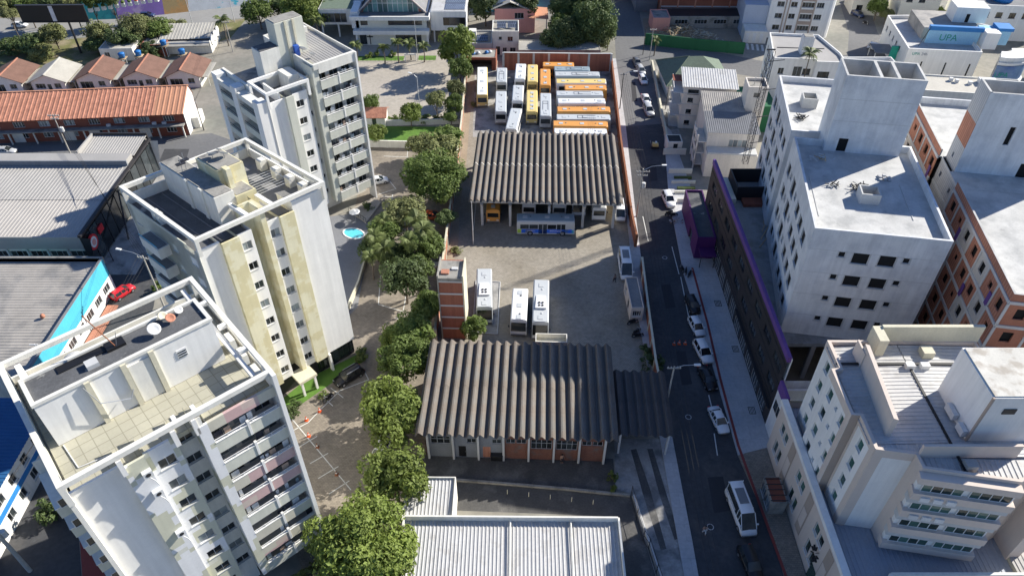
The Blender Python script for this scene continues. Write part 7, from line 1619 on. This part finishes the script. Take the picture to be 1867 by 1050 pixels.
for k in range(8): t_ = k/7; MB().box(pts_[0][0]*(1-t_)+pts_[1][0]*t_-.03,pts_[0][0]*(1-t_)+pts_[1][0]*t_+.03,pts_[0][1]*(1-t_)+pts_[1][1]*t_-.03,pts_[0][1]*(1-t_)+pts_[1][1]*t_+.03,.3,1.2).build('post','dark_metal',et)
# poles, lamps, wires
def PB(px,py): return G2(px,py)
P1 = pole('street pole with transformer and long lamp arm by the yard wall',PB(1161,395),10.2,.17,arms=((9.6,2.4),(8.8,1.8)),lamp=(3.2,.7),transformer=True)
P2 = pole('thin dark pole on the kerb beside the back of the yard',PB(1130,199),8.5,.12,'dark_metal',arms=((8.2,1.6),),lamp=(2.2,.4))
P3 = pole('street pole behind the loading canopy with lamp arm over the road',PB(1213,745),8.6,.16,arms=((8.3,1.8),),lamp=(2.6,.3))
P4 = pole('pole at the upper street corner by the walk-up forecourt',PB(1184,110),8,.12,arms=((7.7,1.6),)); P5 = pole('short pole inside the walk-up forecourt',PB(1213,200),6,.09,'dark_metal')
P6 = pole('concrete utility pole at the lower left corner',PB(55,1040),11,.26,arms=((10.6,2.6),(9.8,2.0)),transformer=True,rz=1.2)
P7 = pole('street lamp pole between side street and middle tower',PB(300,560),10.5,.16,arms=((10.0,2.2),),lamp=(3.6,.4),rz=math.radians(165))
P8 = pole('utility pole before the long brick building',PB(133,290),10,.16,arms=((9.7,2.2),(9.0,1.6)),transformer=True); P9 = pole('lamp pole at the end of the long brick building',PB(372,238),7,.11,'dark_metal')
P10 = pole('lamp post in the church square by the thin tree',PB(766,206),8.6,.1,'dish_grey',lamp=(1.5,.3),rz=2.6); P11 = pole('flagpole before the church',PB(762,110),10,.09,'dish_grey',name='flagpole')
P12 = pole('slim light mast in the yard beside the shelter',PB(863,445),9,.08,'dish_grey'); P13 = pole('highway lamp post right of the mural',PB(428,40),9,.1,'dish_grey',lamp=(1.6,.3)); P14 = pole('highway lamp post in front of the mural',PB(355,57),9,.1,'dish_grey',lamp=(1.6,.3)); P15 = pole('pole by the far tower street corner',PB(425,95),8,.12,arms=((7.6,1.8),))
P16 = pole('short lamp pole on the building site corner',PB(1172,100),7,.09,'dark_metal')
P17 = pole('dark post at the shop apron corner',PB(207,476),3.4,.08,'dark_metal',name='post'); P18 = pole('second dark post by the turquoise wall corner',PB(205,510),3.2,.08,'dark_metal',name='post')
def wire(label, a, b, sag=.6, r=.018, cat='wire', group='overhead wires'):
    a, b = Vector(a), Vector(b); pts = [a.lerp(b,k/10)-Vector((0,0,sag*4*(k/10)*(1-k/10)))-a for k in range(11)]
    o = MB().path([tuple(p) for p in pts],r,4).build('overhead_wire','wire'); o.location = a; tag(o,label,cat,group)
def tip(e,z,dx=0): return (e.location.x+dx*math.cos(e.rotation_euler[2]),e.location.y+dx*math.sin(e.rotation_euler[2]),z)
for k,dx in enumerate((-.9,-.3,.3,.9)):
    n = ('west','second','third','east')[k]
    wire(n+' overhead wire between transformer pole and loading canopy pole',tip(P1,9.85,dx),tip(P3,8.55,dx*.7)); wire(n+' overhead wire between transformer pole and the thin dark pole',tip(P1,9.85,dx),tip(P2,8.45,dx*.6))
    wire(n+' overhead wire over the side street left of the towers',tip(P7,10.25,dx),tip(P6,10.85,dx)); wire(n+' overhead wire from side street lamp to the brick building pole',tip(P7,10.25,dx),tip(P8,9.95,dx))
for k,dx in enumerate((-.6,0,.6)): wire(('left','centre','right')[k]+' overhead wire running down the street past the beige wall',tip(P3,8.55,dx),(20.5+dx,20,8.6)); wire(('upper','middle','lower')[k]+' overhead wire behind the far tower',tip(P15,7.85,dx),tip(P9,6.9,dx*.1))
# weeds, debris and small litter in the street
sl = thing('stacked_slab','square pale slab leaning by the yard wall below the palms','slab',(*G2(797,483),0),.2); MB().box(-.6,.6,-.7,.7,0,.12).build('slab','frame_white',sl); MB().box(-.5,.5,-.6,.6,.12,.2).build('cover','white',sl)
for i,(px,py,w_,lbv) in enumerate(((1309,553,1.0,'upper drain grate in the pale pavement'),(1341,636,.9,'middle drain grate in the pale pavement'),(1371,748,.9,'lower drain grate in the pale pavement'))):
    e = thing('drain_grate',lbv,'grate',(*G2(px,py,.13),.134),0,'drain grates in the pavement'); MB().box(-w_/2,w_/2,-w_*.7,w_*.7,0,.012).build('frame','dark_metal',e)
    for k in range(4): MB().box(-w_/2+.1+k*w_*.22,-w_/2+.2+k*w_*.22,-w_*.6,w_*.6,.013,.03).build('bar','concrete',e)
